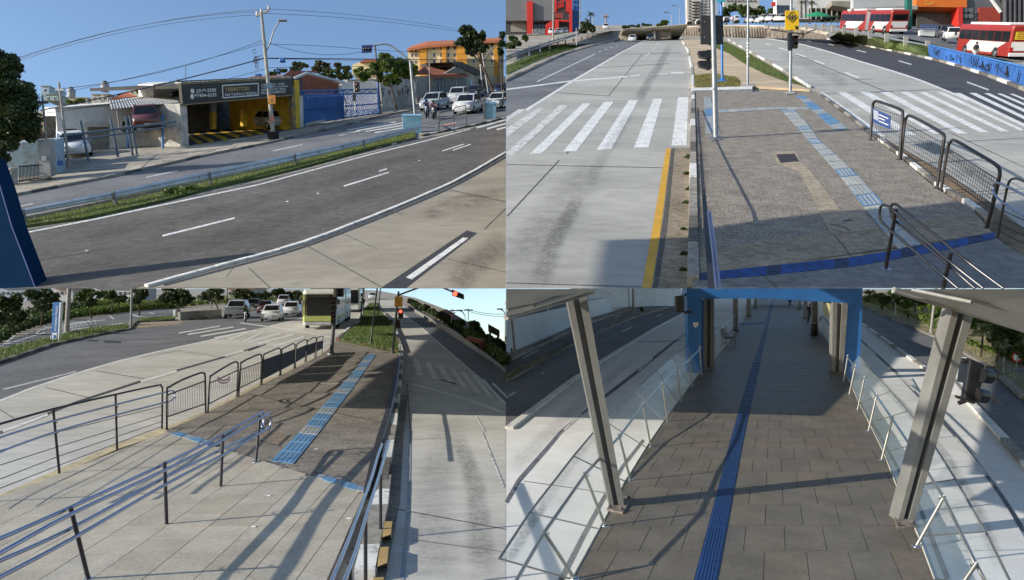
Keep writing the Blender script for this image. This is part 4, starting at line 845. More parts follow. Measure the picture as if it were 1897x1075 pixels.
# ---------------------------------------------------------------- people
def person(S, p, fwd, H, label, shirt, trousers, skin=None, pose='stand', hair=(.02,.015,.012), group=None, helmet=None, lift=0):
    fr = frame(S.n, fwd); th = Thing('person', label, 'person', p, group, mat=mat4(p, fr)); sk = skin or M('skin', (.30,.17,.11), .6, .08, 8); k = H/1.72
    J = {'pel': (0,0,.93), 'wai': (0,0,1.08), 'che': (.01,0,1.30), 'nek': (0,0,1.47), 'hed': (.02,0,1.60), 'top': (.02,0,1.70)}
    if pose == 'ride':
        J = {'pel': (-.12,0,.83), 'wai': (-.09,0,.98), 'che': (.0,0,1.20), 'nek': (.05,0,1.36), 'hed': (.09,0,1.49), 'top': (.09,0,1.60)}
        for s_, n in ((1,'L'),(-1,'R')):
            J.update({'sh'+n: (.02,s_*.19,1.30), 'el'+n: (.20,s_*.30,1.10), 'wr'+n: (.42,s_*.27,1.06), 'ha'+n: (.49,s_*.27,1.06), 'hi'+n: (-.08,s_*.11,.81), 'kn'+n: (.28,s_*.20,.62), 'an'+n: (.12,s_*.18,.28), 'to'+n: (.28,s_*.19,.24)})
    else:
        for s_, n in ((1,'L'),(-1,'R')):
            f_ = s_*(.20 if pose == 'walk' else .03)
            J.update({'sh'+n: (0,s_*.19,1.41), 'el'+n: (-f_*.5,s_*.25,1.13), 'wr'+n: (.10-f_*.6,s_*.25,.90), 'ha'+n: (.14-f_*.6,s_*.24,.82), 'hi'+n: (0,s_*.10,.90), 'kn'+n: (.05+f_*.6,s_*.11,.49), 'an'+n: (f_*1.1-.02,s_*.11,.08), 'to'+n: (f_*1.1+.13,s_*.12,.035)})
    rad = {'pel': .15,'wai': .135,'che': .155,'nek': .06,'hed': .095,'top': .07,'sh': .07,'el': .045,'wr': .03,'ha': .035,'hi': .10,'kn': .06,'an': .042,'to': .035}
    def skinned(nm, E, mat, grow=0, sub=2, only=None):
        names = sorted(set(sum([list(e) for e in E], [])), key=lambda n: (n != 'pel', n)); me = bpy.data.meshes.new(nm)
        me.from_pydata([tuple(Vector(J[n])*k) for n in names], [(names.index(a), names.index(b)) for a, b in E], []); me.materials.append(mat)
        o = link(nm, me, th.o); m_ = o.modifiers.new('skin', 'SKIN'); m_.use_smooth_shade = True
        for i, n in enumerate(names):
            r = (rad.get(n) or rad[n[:2]])*k+grow; v = me.skin_vertices[0].data[i]; v.radius = (r, r*(1.0)); v.use_root = (i == 0)
        s_ = o.modifiers.new('sub', 'SUBSURF'); s_.levels = 1; s_.render_levels = sub; return o
    E = [('pel','wai'),('wai','che'),('che','nek'),('nek','hed'),('hed','top')]
    for n in 'LR': E += [('che','sh'+n),('sh'+n,'el'+n),('el'+n,'wr'+n),('wr'+n,'ha'+n),('pel','hi'+n),('hi'+n,'kn'+n),('kn'+n,'an'+n),('an'+n,'to'+n)]
    skinned('body', E, sk)
    skinned('shirt', [('pel','wai'),('wai','che')]+[e for n in 'LR' for e in (('che','sh'+n),('sh'+n,'el'+n))], shirt, .018)
    skinned('trousers', [('pel','hi'+n) for n in 'LR']+[e for n in 'LR' for e in (('hi'+n,'kn'+n),('kn'+n,'an'+n))], trousers, .016)
    hd = Vector(J['hed'])*k
    if helmet:
        hm = th.part('helmet', MB().lathe(hd+Vector((0,0,-.10*k)), (0,0,1), [(0,.11),(.05,.145),(.13,.15),(.20,.12),(.245,.05),(.25,.01)], helmet, 14), local=True)
        th.part('visor', MB().box(hd+Vector((.13,0,.02))*k, (.05,.18,.09), blackp), under=hm, local=True, bevel=.02)
    else:
        th.part('hair', MB().lathe(hd+Vector((-.02,0,.0))*k, (0,0,1), [(-.02,.085*k),(.03,.108*k),(.09,.098*k),(.125,.05*k),(.13,.01)], M('hair_dark', hair, .7), 12), local=True)
        for sy in (-1, 1): th.part('eye', MB().box(hd+Vector((.088,sy*.032,.01))*k, (.01,.02,.01), blackp), local=True)
        th.part('nose', MB().box(hd+Vector((.10,0,-.02))*k, (.03,.02,.03), sk), local=True, bevel=.006)
        th.part('mouth', MB().box(hd+Vector((.088,0,-.055))*k, (.01,.04,.008), M('lips', (.22,.09,.07), .6)), local=True)
    return th
def motorcycle(S, p, fwd, label, col, group=None, cargo=None):
    fr = frame(S.n, fwd); th = Thing('motorcycle', label, 'motorcycle', p, group, mat=mat4(p, fr))
    for x in (-.62, .66):
        t = th.part('wheel', MB().lathe((x,0,.31), (0,1,0), [(-.05,.24),(-.05,.28),(-.02,.31),(.02,.31),(.05,.28),(.05,.24)], rubber, 16), local=True)
        th.part('rim', MB().lathe((x,-.03,.31), (0,1,0), [(0,.05),(0,.23),(.06,.23),(.06,.05)], rimm, 12), under=t, local=True)
    for sy in (-.07, .07): th.part('fork', MB().tube([(.66,sy,.31),(.50,sy,.72),(.43,sy,.98)], .022, rimm, 6), local=True)
    th.part('frame', MB().tube([(.46,0,.85),(.15,0,.42),(-.25,0,.40),(-.62,0,.31)], .035, blackp, 6), local=True)
    th.part('engine', MB().box((.02,0,.44), (.38,.26,.30), M('engine_grey', (.18,.18,.18), .5, .1, 10, metal=.5)), local=True, bevel=.05)
    th.part('tank', MB().box((.20,0,.80), (.46,.26,.22), col), local=True, bevel=.08)
    th.part('seat', MB().box((-.30,0,.78), (.66,.24,.10), blackp), local=True, bevel=.04)
    th.part('tail', MB().box((-.66,0,.74), (.22,.20,.14), col), local=True, bevel=.04)
    th.part('mudguard', MB().box((.68,0,.64), (.34,.14,.04), col), local=True, bevel=.015)
    th.part('handlebar', MB().tube([(.34,-.36,1.03),(.43,-.2,1.04),(.43,.2,1.04),(.34,.36,1.03)], .016, blackp, 6), local=True)
    th.part('headlight', MB().lathe((.50,0,.90), (1,0,0), [(-.08,.05),(0,.09),(.03,.09),(.05,.02)], lampw, 12), local=True)
    th.part('exhaust', MB().tube([(.05,-.14,.30),(-.3,-.17,.28),(-.8,-.18,.38)], [.025,.04,.045], rimm, 8), local=True)
    for sy in (-1, 1):
        m_ = th.part('mirror', MB().box((.36,sy*.40,1.20), (.02,.11,.07), blackp), local=True, bevel=.01); th.part('mirror_stem', MB().tube([(.36,sy*.32,1.03),(.36,sy*.39,1.18)], .008, blackp, 5), under=m_, local=True)
    if cargo: th.part('cargo_box', MB().box((-.62,0,1.05), (.42,.42,.40), cargo), local=True, bevel=.03)
    return th
# ---------------------------------------------------------------- signals, rails
def signal_head(th, name, d, x0, y0, x1, y1, lit=None, face='front', visor=1, n=3):    # lamp housing in pixels, at depth d
    w = (x1-x0)*d/F; hd = boxpx(th, name, d, rect(x0, y0, x1, y1), max(.12, w*.5), signalm)
    for i in range(n):
        cx, cy = (x0+x1)/2, lerp(y0, y1, (i+.5)/n); r = min((x1-x0)*.40, (y1-y0)/n*.42)*d/F; c = at(cx, cy, d)
        on = lit is not None and i == lit
        th.part('lens', MB().lathe(c+FWD*.01, -FWD, [(0,r*.85),(.02,r*.8),(.03,.01)], redlamp if on else M('lens_dark_%d' % (i % 3), [(.10,.01,.01),(.10,.06,.01),(.01,.07,.04)][i % 3], .3), 12), under=hd)
        if visor:
            V = []
            for k in range(9):
                a = math.pi*k/8; e = RGT*math.cos(a)*r+UPV*math.sin(a)*r; V.append((c+e, c+e-FWD*r*1.6-UPV*r*.15))
            mb = MB(); mb.add([v for pr in V for v in pr], [[2*k, 2*k+1, 2*k+3, 2*k+2] for k in range(8)], signalm); th.part('visor', mb, under=hd)
    return hd
def wires(S, name, label, a, b, da, db, sag, r=.014, group='overhead wires'):
    P = []
    for i in range(17):
        t = i/16; s_ = sag*4*t*(1-t); d = lerp(da, db, t); P.append(at(lerp(a[0], b[0], t), lerp(a[1], b[1], t)+s_, d))
    return solo('overhead_wire', MB().tube(P, r, wirem, 5, False), wirem, label, 'wire', group)
# ================================================================ UPPER LEFT PLACE: things
def gy(S, x, d): return None
def onpl(th, name, P, poly, thick, mat, off=0.0, under=None, bevel=0):       # pixel outline on plane P, pushed off towards the camera, thickness going back
    return th.part(name, MB().prism([P.hit(x, y, off) for x, y in poly], -P.n*thick, mat), mat, under, bevel)
ya = lambda x, y: (x/3.952, y/3.952)
yb = lambda x, y: (460+x/3.952, y/3.952)
yc = lambda x, y: (x/3.84, 260+y/3.84)
yd = lambda x, y: (460+x/3.84, 260+y/3.84)
def R4(f, x0, y0, x1, y1): return [f(x0,y0), f(x1,y0), f(x1,y1), f(x0,y1)]
whitewall = M('white_render', (.62,.62,.60), .85, .10, 2.0, bump=.1, big=.16, fine=.06)
dirtywall = M('dirty_render', (.50,.49,.46), .9, .22, 1.5, bump=.2, big=.28, fine=.1)
brick = M('brown_brick', (.25,.095,.06), .9, .2, 8.0, bump=.3)
rooft = M('clay_tile', (.42,.14,.065), .85, .25, 5.0, bump=.4)
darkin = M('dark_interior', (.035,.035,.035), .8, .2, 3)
signbl = M('sign_black', (.018,.018,.018), .5, .15, 3)
signwh = M('sign_white', (.75,.75,.75), .5, .03, 3)
gold = M('sign_gold', (.55,.38,.13), .5, .1, 3)
shopyel = M('shop_yellow', (.60,.38,.03), .7, .15, 2, big=.2)
orangew = M('orange_render', (.50,.27,.10), .85, .1, 2, big=.15)
winglass = M('window_glass', (.03,.04,.05), .15, .2, 1.0, spec=.7)
gateblue = M('gate_blue', (.035,.13,.42), .45, .12, 3)
cream = M('cream_render', (.66,.56,.34), .85, .05, 1, big=.08)
orband = M('orange_band', (.62,.28,.035), .85, .06, 1, big=.08)
corr = M('corrugated_sheet', (.42,.43,.43), .55, .15, 3, metal=.3, big=.2)
def windows(th, P, rects, off=.02, pm=winglass, fm=None, name='window'):
    for q in rects:
        f = onpl(th, name, P, q, .10, fm or signwh, off)
        cx = sum(p[0] for p in q)/4; cy = sum(p[1] for p in q)/4
        onpl(th, 'pane', P, [(lerp(cx, x, .80), lerp(cy, y, .84)) for x, y in q], .02, pm, off+.015, f)
def tiledroof(th, corners, rows, cols, m_):                                   # pan tiles as ridged courses on a roof slope: corners eave left, eave right, ridge right, ridge left (world)
    a, b, c, d = corners; mb = MB(); n = (b-a).cross(d-a).normalized()
    if n.dot(UPV) < 0: n = -n
    for j in range(rows):
        for i in range(cols):
            u0, u1, v0, v1 = i/cols, (i+.9)/cols, j/rows, (j+1.06)/rows
            f = lambda u, v: a.lerp(b, u).lerp(d.lerp(c, u), min(v, 1))
            p0, p1, p2, p3 = f(u0, v0), f(u1, v0), f(u1, v1), f(u0, v1); m = (p0+p1)/2+n*.07; m2 = (p2+p3)/2+n*.03
            mb.add([p0+n*.03, m, p1+n*.03, p2, m2, p3], [[0,1,4,5],[1,2,3,4]], m_)
    mb.prism([a-n*.06, b-n*.06, c-n*.06, d-n*.06], n*.05, m_)
    r_ = th.part('roof', mb); r_['kind'] = 'stuff'; return r_
# --- workshop with awning
P = wallplane(A, (112,284), (341,262))
wk = Thing('workshop', 'low white workshop with grey corrugated awning beside the black sign shop', 'building', A.hit(230,288))
onpl(wk, 'wall', P, [(103,203),(205,195),(334,186),(341,263),(110,286)], 6.0, M('workshop_white', (.66,.67,.68), .85, .12, 1.5, big=.2, fine=.06))
onpl(wk, 'parapet', P, [(102,200),(206,192),(206,195.5),(102,203.5)], .3, concpole, .06)
windows(wk, P, [R4(ya,885,880,985,975), R4(ya,470,940,580,975)], .03)
onpl(wk, 'shutter_hood', P, R4(ya,628,895,795,930), .5, corr, .45)
for k in range(6): onpl(wk, 'shutter_slat', P, [(ya(640,935+k*28)), ya(800,930+k*28), ya(801,956+k*28), ya(641,961+k*28)], .05, M('shutter_grey', (.22,.23,.22), .6, .2, 4), .04+.01*(k % 2))
p0, p1, p2, p3 = P.hit(202,187,.0), P.hit(316,178,.0), P.hit(334,190,2.6), P.hit(206,203,2.6)
mb = MB(); n_ = 24
for i in range(n_):
    u0, u1 = i/n_, (i+1)/n_; um = (u0+u1)/2
    q = [p0.lerp(p1, u0), p3.lerp(p2, u0), p3.lerp(p2, um)+A.n*.05, p0.lerp(p1, um)+A.n*.05, p0.lerp(p1, u1), p3.lerp(p2, u1)]
    mb.add(q, [[0,1,2,3],[3,2,5,4]], corr)
aw = wk.part('awning', mb)
wk.part('awning_post', MB().tube([P.hit(*ya(855,800), 2.4), P.hit(*ya(880,960), 2.4)], .06, greypaint, 8))
onpl(wk, 'upper_block', P, [ya(1120,620), ya(1205,605), ya(1310,600), ya(1322,745), ya(1125,715)], 5, whitewall, -1.5)
onpl(wk, 'upper_window', P, R4(ya,1262,668,1310,712), .1, winglass, -1.45)
for x in (1300, 1360): tubepx(wk, 'vent_pipe', A, (330,276), [ya(x,600), ya(x,480 if x > 1350 else 575)], .5, wirem, 6, d=50)
# lift posts and raised pickup
lft = Thing('vehicle_lift', 'blue two post vehicle lift under the workshop awning', 'lift', A.hit(*ya(940,1062)))
for x in (938, 1192):
    pole(lft, 'post', A, ya(x,1088), ya(x-4,868 if x < 1000 else 842), 2.6, M('lift_blue', (.06,.18,.42), .5, .15, 5), sides=4)
dL = A.depth(*ya(1060,1088))
for x in (960, 1060): lft.part('arm', MB().box(at(*ya(x+55,928), dL), (2.0,.16,.12), darkrail))
car(A, ya(1085,945), ya(1088,955), 'dark pickup raised on the blue lift in the workshop', paint('maroon', (.10,.03,.03)), 'suv', 4.4, 1.75, 1.6, d=dL-.2, toward_d=dL-2.2, sc=1.0)
car(A, (140,288), (148,293), 'white parked car behind the blue workshop gate', paint('white', (.62,.64,.66)), 'hatch', 3.9, 1.66, 1.5)
# front gate of the yard
gt = Thing('yard_gate', 'blue grey open tubular gate across the workshop yard', 'gate', A.hit(*yc(640,150)))
Pg = wallplane(A, yc(490,170), yc(970,110))
for (x0, y0, x1, y1, r) in ((440,1000,1290,890,.07),(440,1045,1290,920,.05)):
    gt.part('bar', MB().tube([Pg.hit(*ya(x0,y0)), Pg.hit(*ya(x1,y1))], r, M('gate_steel', (.10,.15,.20), .5, .15, 4), 6))
for (xb, yb_) in ((632,150),(840,120),(945,107),(975,103)):
    q = Pg.hit(*yc(xb,yb_)); gt.part('post', MB().tube([q, q+A.n*2.4], .07, M('gate_steel', (.10,.15,.20), .5, .15, 4), 6))
# --- the black sign shop
P = wallplane(A, (350,270), (554,238))
sh = Thing('shop', 'auto shop with long black and gold sign over a dark open garage', 'shop', A.hit(450,254))
brd = onpl(sh, 'sign_board', P, [(335,154),(541,143),(543,178),(339,196)], .25, signbl, .15)
for k in range(56):
    t = k/56; t2 = (k+.5)/56
    for (a, b, h) in (((336,155.2),(541,144.2),1.5), ((340,193.6),(542.6,175.6),1.5)):
        onpl(sh, 'trim', P, [(lerp(a[0],b[0],t), lerp(a[1],b[1],t)), (lerp(a[0],b[0],t2), lerp(a[1],b[1],t2)), (lerp(a[0],b[0],t2), lerp(a[1],b[1],t2)+h), (lerp(a[0],b[0],t), lerp(a[1],b[1],t)+h)], .03, gold, .17, brd)
textpx(sh, 'lettering', '2519-2500', P, [ya(1437,680), ya(1582,671), ya(1437,655)], signwh, .17, brd, .01)
textpx(sh, 'lettering', '97404-6535', P, [ya(1424,716), ya(1584,706), ya(1424,690)], signwh, .17, brd, .01)
for (x, y) in ((1408,669),(1406,709)):
    c = P.hit(*ya(x,y), .165); sh.part('emblem', MB().lathe(c, P.n, [(0,.17),(.02,.17),(.021,.01)], signwh, 16), under=brd)
bx = [ya(1630,627), ya(1890,612), ya(1893,700), ya(1632,716)]; bx = [ya(1628,628), (460+72/3.952,612/3.952), (460+74/3.952,698/3.952), ya(1632,718)]
for a, b in zip(bx, bx[1:]+bx[:1]): sh.part('sign_frame', MB().tube([P.hit(*a, .18), P.hit(*b, .18)], .05, signwh, 6), under=brd)
textpx(sh, 'lettering', 'TERRITÓRI', P, [ya(1645,672), ya(1825,662), ya(1645,636)], gold, .17, brd, .015)
textpx(sh, 'lettering', 'DAS TULIPAS & TRIZETAS', P, [ya(1648,704), ya(1880,692), ya(1648,684)], signwh, .17, brd, .012)
for (s_, x0, y0, x1, y1, h, c) in (('HOMOCINÉTICA - TULIPAS',95,630,265,620,18,signwh),('TRIZETAS - CAIXA DE DIREÇÃO',95,648,290,638,15,signwh),('AMORTECEDORES - MOLAS',95,667,272,657,15,signwh),('BALANCEAMENTO',95,690,272,680,18,signwh)):
    textpx(sh, 'lettering', s_, P, [yb(x0,y0), yb(x1,y1), yb(x0,y0-h)], c, .17, brd, .01)
for k in range(26):
    t = k/26; a = (lerp(336,541,t), lerp(152.5,141.5,t)); onpl(sh, 'roof_tile', P, [a, (a[0]+6.5,a[1]-.4), (a[0]+6.5,a[1]+2.2), (a[0],a[1]+2.6)], .6, dirtywall, .1+.05*(k % 2))
onpl(sh, 'left_pillar', P, [(333,192),(346,195),(350,270),(338,273)], 7.0, dirtywall)
onpl(sh, 'right_pillar', P, [yb(335,592), yb(372,588), yb(380,938), yb(345,944)], 7.0, shopyel, .05)
onpl(sh, 'corner_post', P, [yb(318,640), yb(340,636), yb(350,944), yb(330,946)], .4, wearM('flaked_yellow', (.42,.27,.05), (.16,.14,.11), .5, 3), .12)
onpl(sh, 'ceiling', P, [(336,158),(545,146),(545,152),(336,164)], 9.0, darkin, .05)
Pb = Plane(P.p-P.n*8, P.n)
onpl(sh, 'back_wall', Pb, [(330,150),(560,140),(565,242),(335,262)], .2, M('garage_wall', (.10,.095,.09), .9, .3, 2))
onpl(sh, 'yellow_dado', Pb, [yb(195,790), yb(330,780), yb(330,910), yb(195,915)], .2, shopyel, 3.0)
Pm = Plane(P.p-P.n*4, P.n); onpl(sh, 'column', Pm, R4(ya,1555,745,1585,820), .3, greypaint); onpl(sh, 'column_base', Pm, R4(ya,1555,820,1585,945), .3, shopyel)
onpl(sh, 'column', Pm, R4(ya,1780,800,1810,925), .3, shopyel)
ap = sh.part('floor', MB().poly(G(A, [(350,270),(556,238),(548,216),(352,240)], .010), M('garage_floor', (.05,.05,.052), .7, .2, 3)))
for (a, b) in (((1388,1000),(1475,1052)),((1425,975),(1560,1037)),((1512,964),(1660,1022)),((1605,955),(1750,1003)),((1690,942),(1845,992)),((1780,932),(1895,972))):
    sh.part('floor_stripe', MB().poly(G(A, stripe_px(ya(*a), ya(*b), 5, 6.5), .014), shopyel), under=ap)
for (a, b) in (((0,985),(20,990)),((30,955),(110,985)),((110,938),(200,962)),((200,930),(290,945))):
    sh.part('floor_stripe', MB().poly(G(A, stripe_px(yb(*a), yb(*b), 4, 5), .014), shopyel), under=ap)
car(A, yb(150,940), yb(60,935), 'silver parked car inside the dark open garage of the black sign shop', paint('silver', (.42,.43,.44)), 'hatch', 3.9, 1.66, 1.5, sc=1.0)
# --- left corner house, fence, tree
P = wallplane(A, (-40,338), (92,318))
hs = Thing('house', 'orange house with red tiled roof behind the large dark tree', 'house', A.hit(40,325))
onpl(hs, 'wall', P, [(-30,238),(84,236),(90,318),(-30,335)], 5, orangew, -3)
tiledroof(hs, [P.hit(-30,244,-2.5), P.hit(104,238,-2.5), P.hit(104,226,-5), P.hit(-30,229,-5)], 4, 26, rooft)
windows(hs, P, [R4(yc,160,25,255,105)], -2.95, M('curtain', (.45,.42,.36), .8))
onpl(hs, 'side_wall', P, R4(ya,330,850,410,1067)[:3]+[ya(335,1060)], 1.0, M('rubble', (.26,.20,.14), .95, .4, 6, bump=.6), -2)
fn = Thing('fence', 'black bar fence with concrete posts in front of the orange house', 'fence', A.hit(60,336))
P = wallplane(A, yc(30,330), yc(345,268))
for x in (100, ): onpl(fn, 'post', P, [yc(75,200), yc(125,195), yc(128,315), yc(80,322)], .4, concpole)
for k in range(22):
    u = k/21; x = lerp(140, 345, u); fn.part('bar', MB().tube([P.hit(*yc(x, lerp(300,268,u))), P.hit(*yc(x-3, lerp(180,160,u)))], .018, blackp, 5))
for k in range(6):
    x = lerp(0, 70, k/5); fn.part('bar', MB().tube([P.hit(*yc(x, lerp(325,318,k/5))), P.hit(*yc(x, 205))], .018, blackp, 5))
for v in (0, 1): fn.part('rail', MB().tube([P.hit(*yc(130, lerp(290,190,v))), P.hit(*yc(345, lerp(258,172,v)))], .025, blackp, 5))
lw = Thing('wall', 'narrow pale blue gate pillar with dark meter box left of the white workshop', 'wall', A.hit(*yc(430,225)))
P = wallplane(A, yc(400,245), yc(495,190))
onpl(lw, 'pillar', P, [yc(370,0), yc(455,-20), yc(465,210), yc(400,248)], 3.0, wearM('flaked_blue', (.36,.48,.56), (.30,.28,.25), .42, 3))
onpl(lw, 'side_pillar', P, [yc(345,-10), yc(385,-10), yc(405,245), yc(362,262)], .5, concpole, .3)
onpl(lw, 'sign', P, R4(yc,415,145,450,178), .03, gateblue, .05)
onpl(lw, 'meter_box', P, R4(yc,328,110,352,145), .2, greypaint, .5)
tree('broadleaf_tree', 'large dark green tree at the far left edge above the orange house', A, (-6,340), [(8,120,30,32),(0,170,40,50),(28,180,36,42),(42,210,30,36),(8,240,40,40),(-5,288,22,30),(52,236,20,30)], lf_dark, 22000, .11, 5, per=26)
# --- blue gate and brown gable
P = wallplane(A, (556,236), (704,211))
gb = Thing('gate', 'wide blue bar gate between the black sign shop and the graffiti wall', 'gate', A.hit(630,223))
for k in range(62):
    u = k/61; x = lerp(404, 955, u); gb.part('bar', MB().tube([P.hit(*yb(x, lerp(915,832,u))), P.hit(*yb(x-3, lerp(690,678,u)))], .028, gateblue, 5))
for (y0, y1) in ((700,682),(800,760),(908,828)): gb.part('rail', MB().tube([P.hit(*yb(400,y0)), P.hit(*yb(958,y1))], .06, gateblue, 6))
for (x, yt, yb2) in ((405,672,925),(695,660,875),(955,600,838)): gb.part('post', MB().tube([P.hit(*yb(x,yb2)), P.hit(*yb(x-5,yt))], .10, gateblue, 8))
onpl(gb, 'backing_sheet', P, [yb(410,700), yb(690,690), yb(690,860), yb(412,905)], .04, M('gate_sheet', (.10,.27,.55), .6, .2, 1, big=.2), -.25)
for k in range(18):
    u = k/17; gb.part('lattice', MB().tube([P.hit(*yb(lerp(700,955,u), lerp(700,690,u)), -.15), P.hit(*yb(max(700, lerp(640,895,u)), lerp(862,838,u)), -.15)], .03, signwh, 5))
    gb.part('lattice', MB().tube([P.hit(*yb(lerp(700,955,u), lerp(862,836,u)), -.18), P.hit(*yb(max(700, lerp(640,895,u)), lerp(702,694,u)), -.18)], .03, signwh, 5))
tr_ = [P.hit(*yb(lerp(370,955,k/20), lerp(672,655,k/20) if k % 2 else lerp(690,676,k/20))) for k in range(21)]
gb.part('truss', MB().tube(tr_, .04, gateblue, 5)); gb.part('truss_rail', MB().tube([P.hit(*yb(365,668)), P.hit(*yb(958,652))], .06, gateblue, 6))
onpl(gb, 'white_post', P, R4(yb,370,700,410,935), .5, whitewall, .05)
for (x0, x1, y) in ((420,470,905),(470,560,890)): onpl(gb, 'footing', P, [yb(x0,y), yb(x1,y-14), yb(x1,y+4), yb(x0,y+20)], .4, dirtywall, .1)
P = wallplane(A, (549,228), (710,204))
gh = Thing('house', 'brown brick gable house with white fascia behind the blue gate', 'house', A.hit(600,220))
onpl(gh, 'gable_wall', P, [yb(350,575), yb(430,545), yb(690,615), yb(680,800), yb(360,830)], 7, brick, -4)
gh.part('fascia', MB().tube([P.hit(*yb(335,575), -3.4), P.hit(*yb(430,535), -3.4), P.hit(*yb(720,610), -3.4)], .16, M('fascia_grey', (.50,.54,.55), .7, .1, 3), 4))
tiledroof(gh, [P.hit(*yb(230,570), -5), P.hit(*yb(420,540), -5), P.hit(*yb(505,520), -9), P.hit(*yb(300,522), -9)], 5, 22, rooft)
onpl(gh, 'white_wall', P, [yb(680,620), yb(715,612), yb(730,590), yb(955,588), yb(955,690), yb(690,700)], .4, whitewall, -3)
onpl(gh, 'coping', P, [yb(728,584), yb(957,580), yb(957,589), yb(728,593)], .5, concpole, -2.9)
# --- graffiti wall, trees behind
P = wallplane(A, (709,206), (772,193))
gw = Thing('wall', 'pale wall covered with dark graffiti under the bushy green tree', 'wall', A.hit(740,200))
onpl(gw, 'wall_face', P, [yb(965,612), yb(1212,556), yb(1228,765), yb(985,818)], .3, dirtywall)
for (x, y) in ((985,640),(1030,650),(1090,632),(1120,640),(1150,625),(1170,630)):
    pts = [P.hit(*yb(x+random.uniform(-14,18), y+random.uniform(0,75)), .02) for _ in range(5)]; gw.part('graffiti', MB().tube(pts, .04, blackp, 4))
tree('broadleaf_tree', 'bright green bushy tree above the graffiti wall', A, (735,203), [(715,118,22,18),(738,122,26,20),(695,130,24,14),(668,138,22,12),(755,132,20,20),(728,146,30,14),(712,106,14,10)], lf_bright, 9000, .15, 2, d=72, per=18)
for (nm, bl, dd_, m_) in (('dark umbrella shaped tree behind the brown gable', [(555,122,17,8),(545,130,14,6)], 105, lf_olive), ('rounded dark tree left of the signal arm behind the roofs', [(596,120,17,9),(590,130,16,8),(606,130,14,8)], 105, lf_olive), ('mid green tree between the gable roof and the bushy tree', [(625,136,22,10),(606,142,16,8),(640,142,14,8)], 95, lf_mid), ('slim tree crown poking up left of the bright bushy tree', [(626,121,8,6),(640,128,10,6)], 110, lf_olive), ('low dark tree line over the black sign shop', [(520,132,14,5),(505,138,12,5)], 105, lf_mid)):
    tree('background_tree', nm, A, (bl[0][0], 175), bl, m_, 1800, .22, 2, d=dd_, per=16, group='trees behind the shops')
# --- white houses right
P = wallplane(A, (774,192), (872,171))
wh = Thing('house', 'white house with tall grey slatted front right of the graffiti wall', 'house', A.hit(820,180))
onpl(wh, 'wall', P, [yb(1212,560), yb(1610,545), yb(1625,690), yb(1235,760)], 6, dirtywall, -.5)
for k in range(9):
    u = k/9; onpl(wh, 'panel', P, [yb(lerp(1370,1600,u),575), yb(lerp(1370,1600,u)+22,573), yb(lerp(1380,1605,u)+22,lerp(722,692,u)), yb(lerp(1380,1605,u),lerp(725,695,u))], .06, M('slat_grey', (.20,.23,.24), .6, .15, 3), -.4)
    wh.part('mullion', MB().tube([P.hit(*yb(lerp(1368,1598,u),572), -.35), P.hit(*yb(lerp(1378,1603,u),lerp(726,696,u)), -.35)], .05, signwh, 4))
onpl(wh, 'eave', P, [yb(1360,552), yb(1612,545), yb(1612,562), yb(1360,572)], 1.0, rooft, .1)
tiledroof(wh, [P.hit(*yb(1330,552), -1), P.hit(*yb(1600,545), -1), P.hit(*yb(1520,478), -6), P.hit(*yb(1310,482), -6)], 6, 22, rooft)
onpl(wh, 'gable', P, [yb(1440,538), yb(1520,490), yb(1590,540)], .3, M('gable_grey', (.30,.28,.26), .9, .2, 3), -.6)
onpl(wh, 'gable', P, [yb(1215,548), yb(1290,490), yb(1350,548)], .3, brick, -.7)
for k in range(5): onpl(wh, 'doorway', P, R4(yb,1222+k*26,600,1240+k*26,720-k*8), .06, M('blind_grey', (.34,.35,.34), .8, .2, 3), -.45)
sgl = Thing('house', 'grey shed with long dark sloping roof below the orange apartments', 'house', A.hit(880,172))
P2 = wallplane(A, (868,172), (937,158))
onpl(sgl, 'wall', P2, [yb(1490,460), yb(1660,550), yb(1880,560), yb(1880,640), yb(1625,690), yb(1600,550)], 5, dirtywall, -2)
onpl(sgl, 'roof', P2, [yb(1480,455), yb(1560,452), yb(1760,545), yb(1670,555)], 4, M('dark_sheet', (.09,.085,.08), .8, .2, 3), -1.8)
onpl(sgl, 'door', P2, R4(yb,1620,590,1640,685), .05, winglass, -1.9)
onpl(sgl, 'gate', P2, R4(yb,1690,580,1730,665), .05, darkin, -1.9)
# --- orange apartment blocks
def apartments(label, d, top, base_y, bands, wins, name='apartment_block'):
    th = Thing(name, label, 'building', at((top[0][0]+top[-1][0])/2, base_y, d)); Pp = Plane(at(top[0][0], top[0][1], d), -FWD)
    onpl(th, 'wall', Pp, top+[(top[-1][0],base_y),(top[0][0],base_y)], 9, cream)
    for (x0, x1, y0) in bands: onpl(th, 'orange_band', Pp, rect(x0, y0, x1, base_y), .6, orband, .5)
    windows(th, Pp, wins, .05, winglass, signwh)
    a, b = top[0], top[-1]
    th.part('roof', MB().prism([Pp.hit(a[0]-2, a[1]+1, .8)]+[Pp.hit(x, y, .8) for x, y in top]+[Pp.hit(b[0]+1, b[1]+1, .8), Pp.hit(b[0]-6, b[1]-6, -8), Pp.hit((a[0]+b[0])/2-10, (a[1]+b[1])/2-9, -8), Pp.hit(a[0]+6, a[1]-5, -8)], -UPV*.4, rooft)); return th
W_ = []
for r_, y in enumerate((372,405,455)):
    for x in (1190,1218): W_.append(R4(yb,x,y-12,x+16,y+12))
for r_, y in enumerate((352,405,452)):
    for x in (1350,1402,1455,1500): W_.append(R4(yb,x,y-16,x+20,y+14))
apartments('orange and cream apartment block with red roof left of the dark tree', 125, [yb(1168,358), yb(1310,332), yb(1528,318)], 160, [(yb(1255,0)[0], yb(1305,0)[0], yb(0,340)[1]),(yb(1415,0)[0], yb(1448,0)[0], yb(0,330)[1]),(yb(1525,0)[0], yb(1600,0)[0], yb(0,335)[1])], W_)
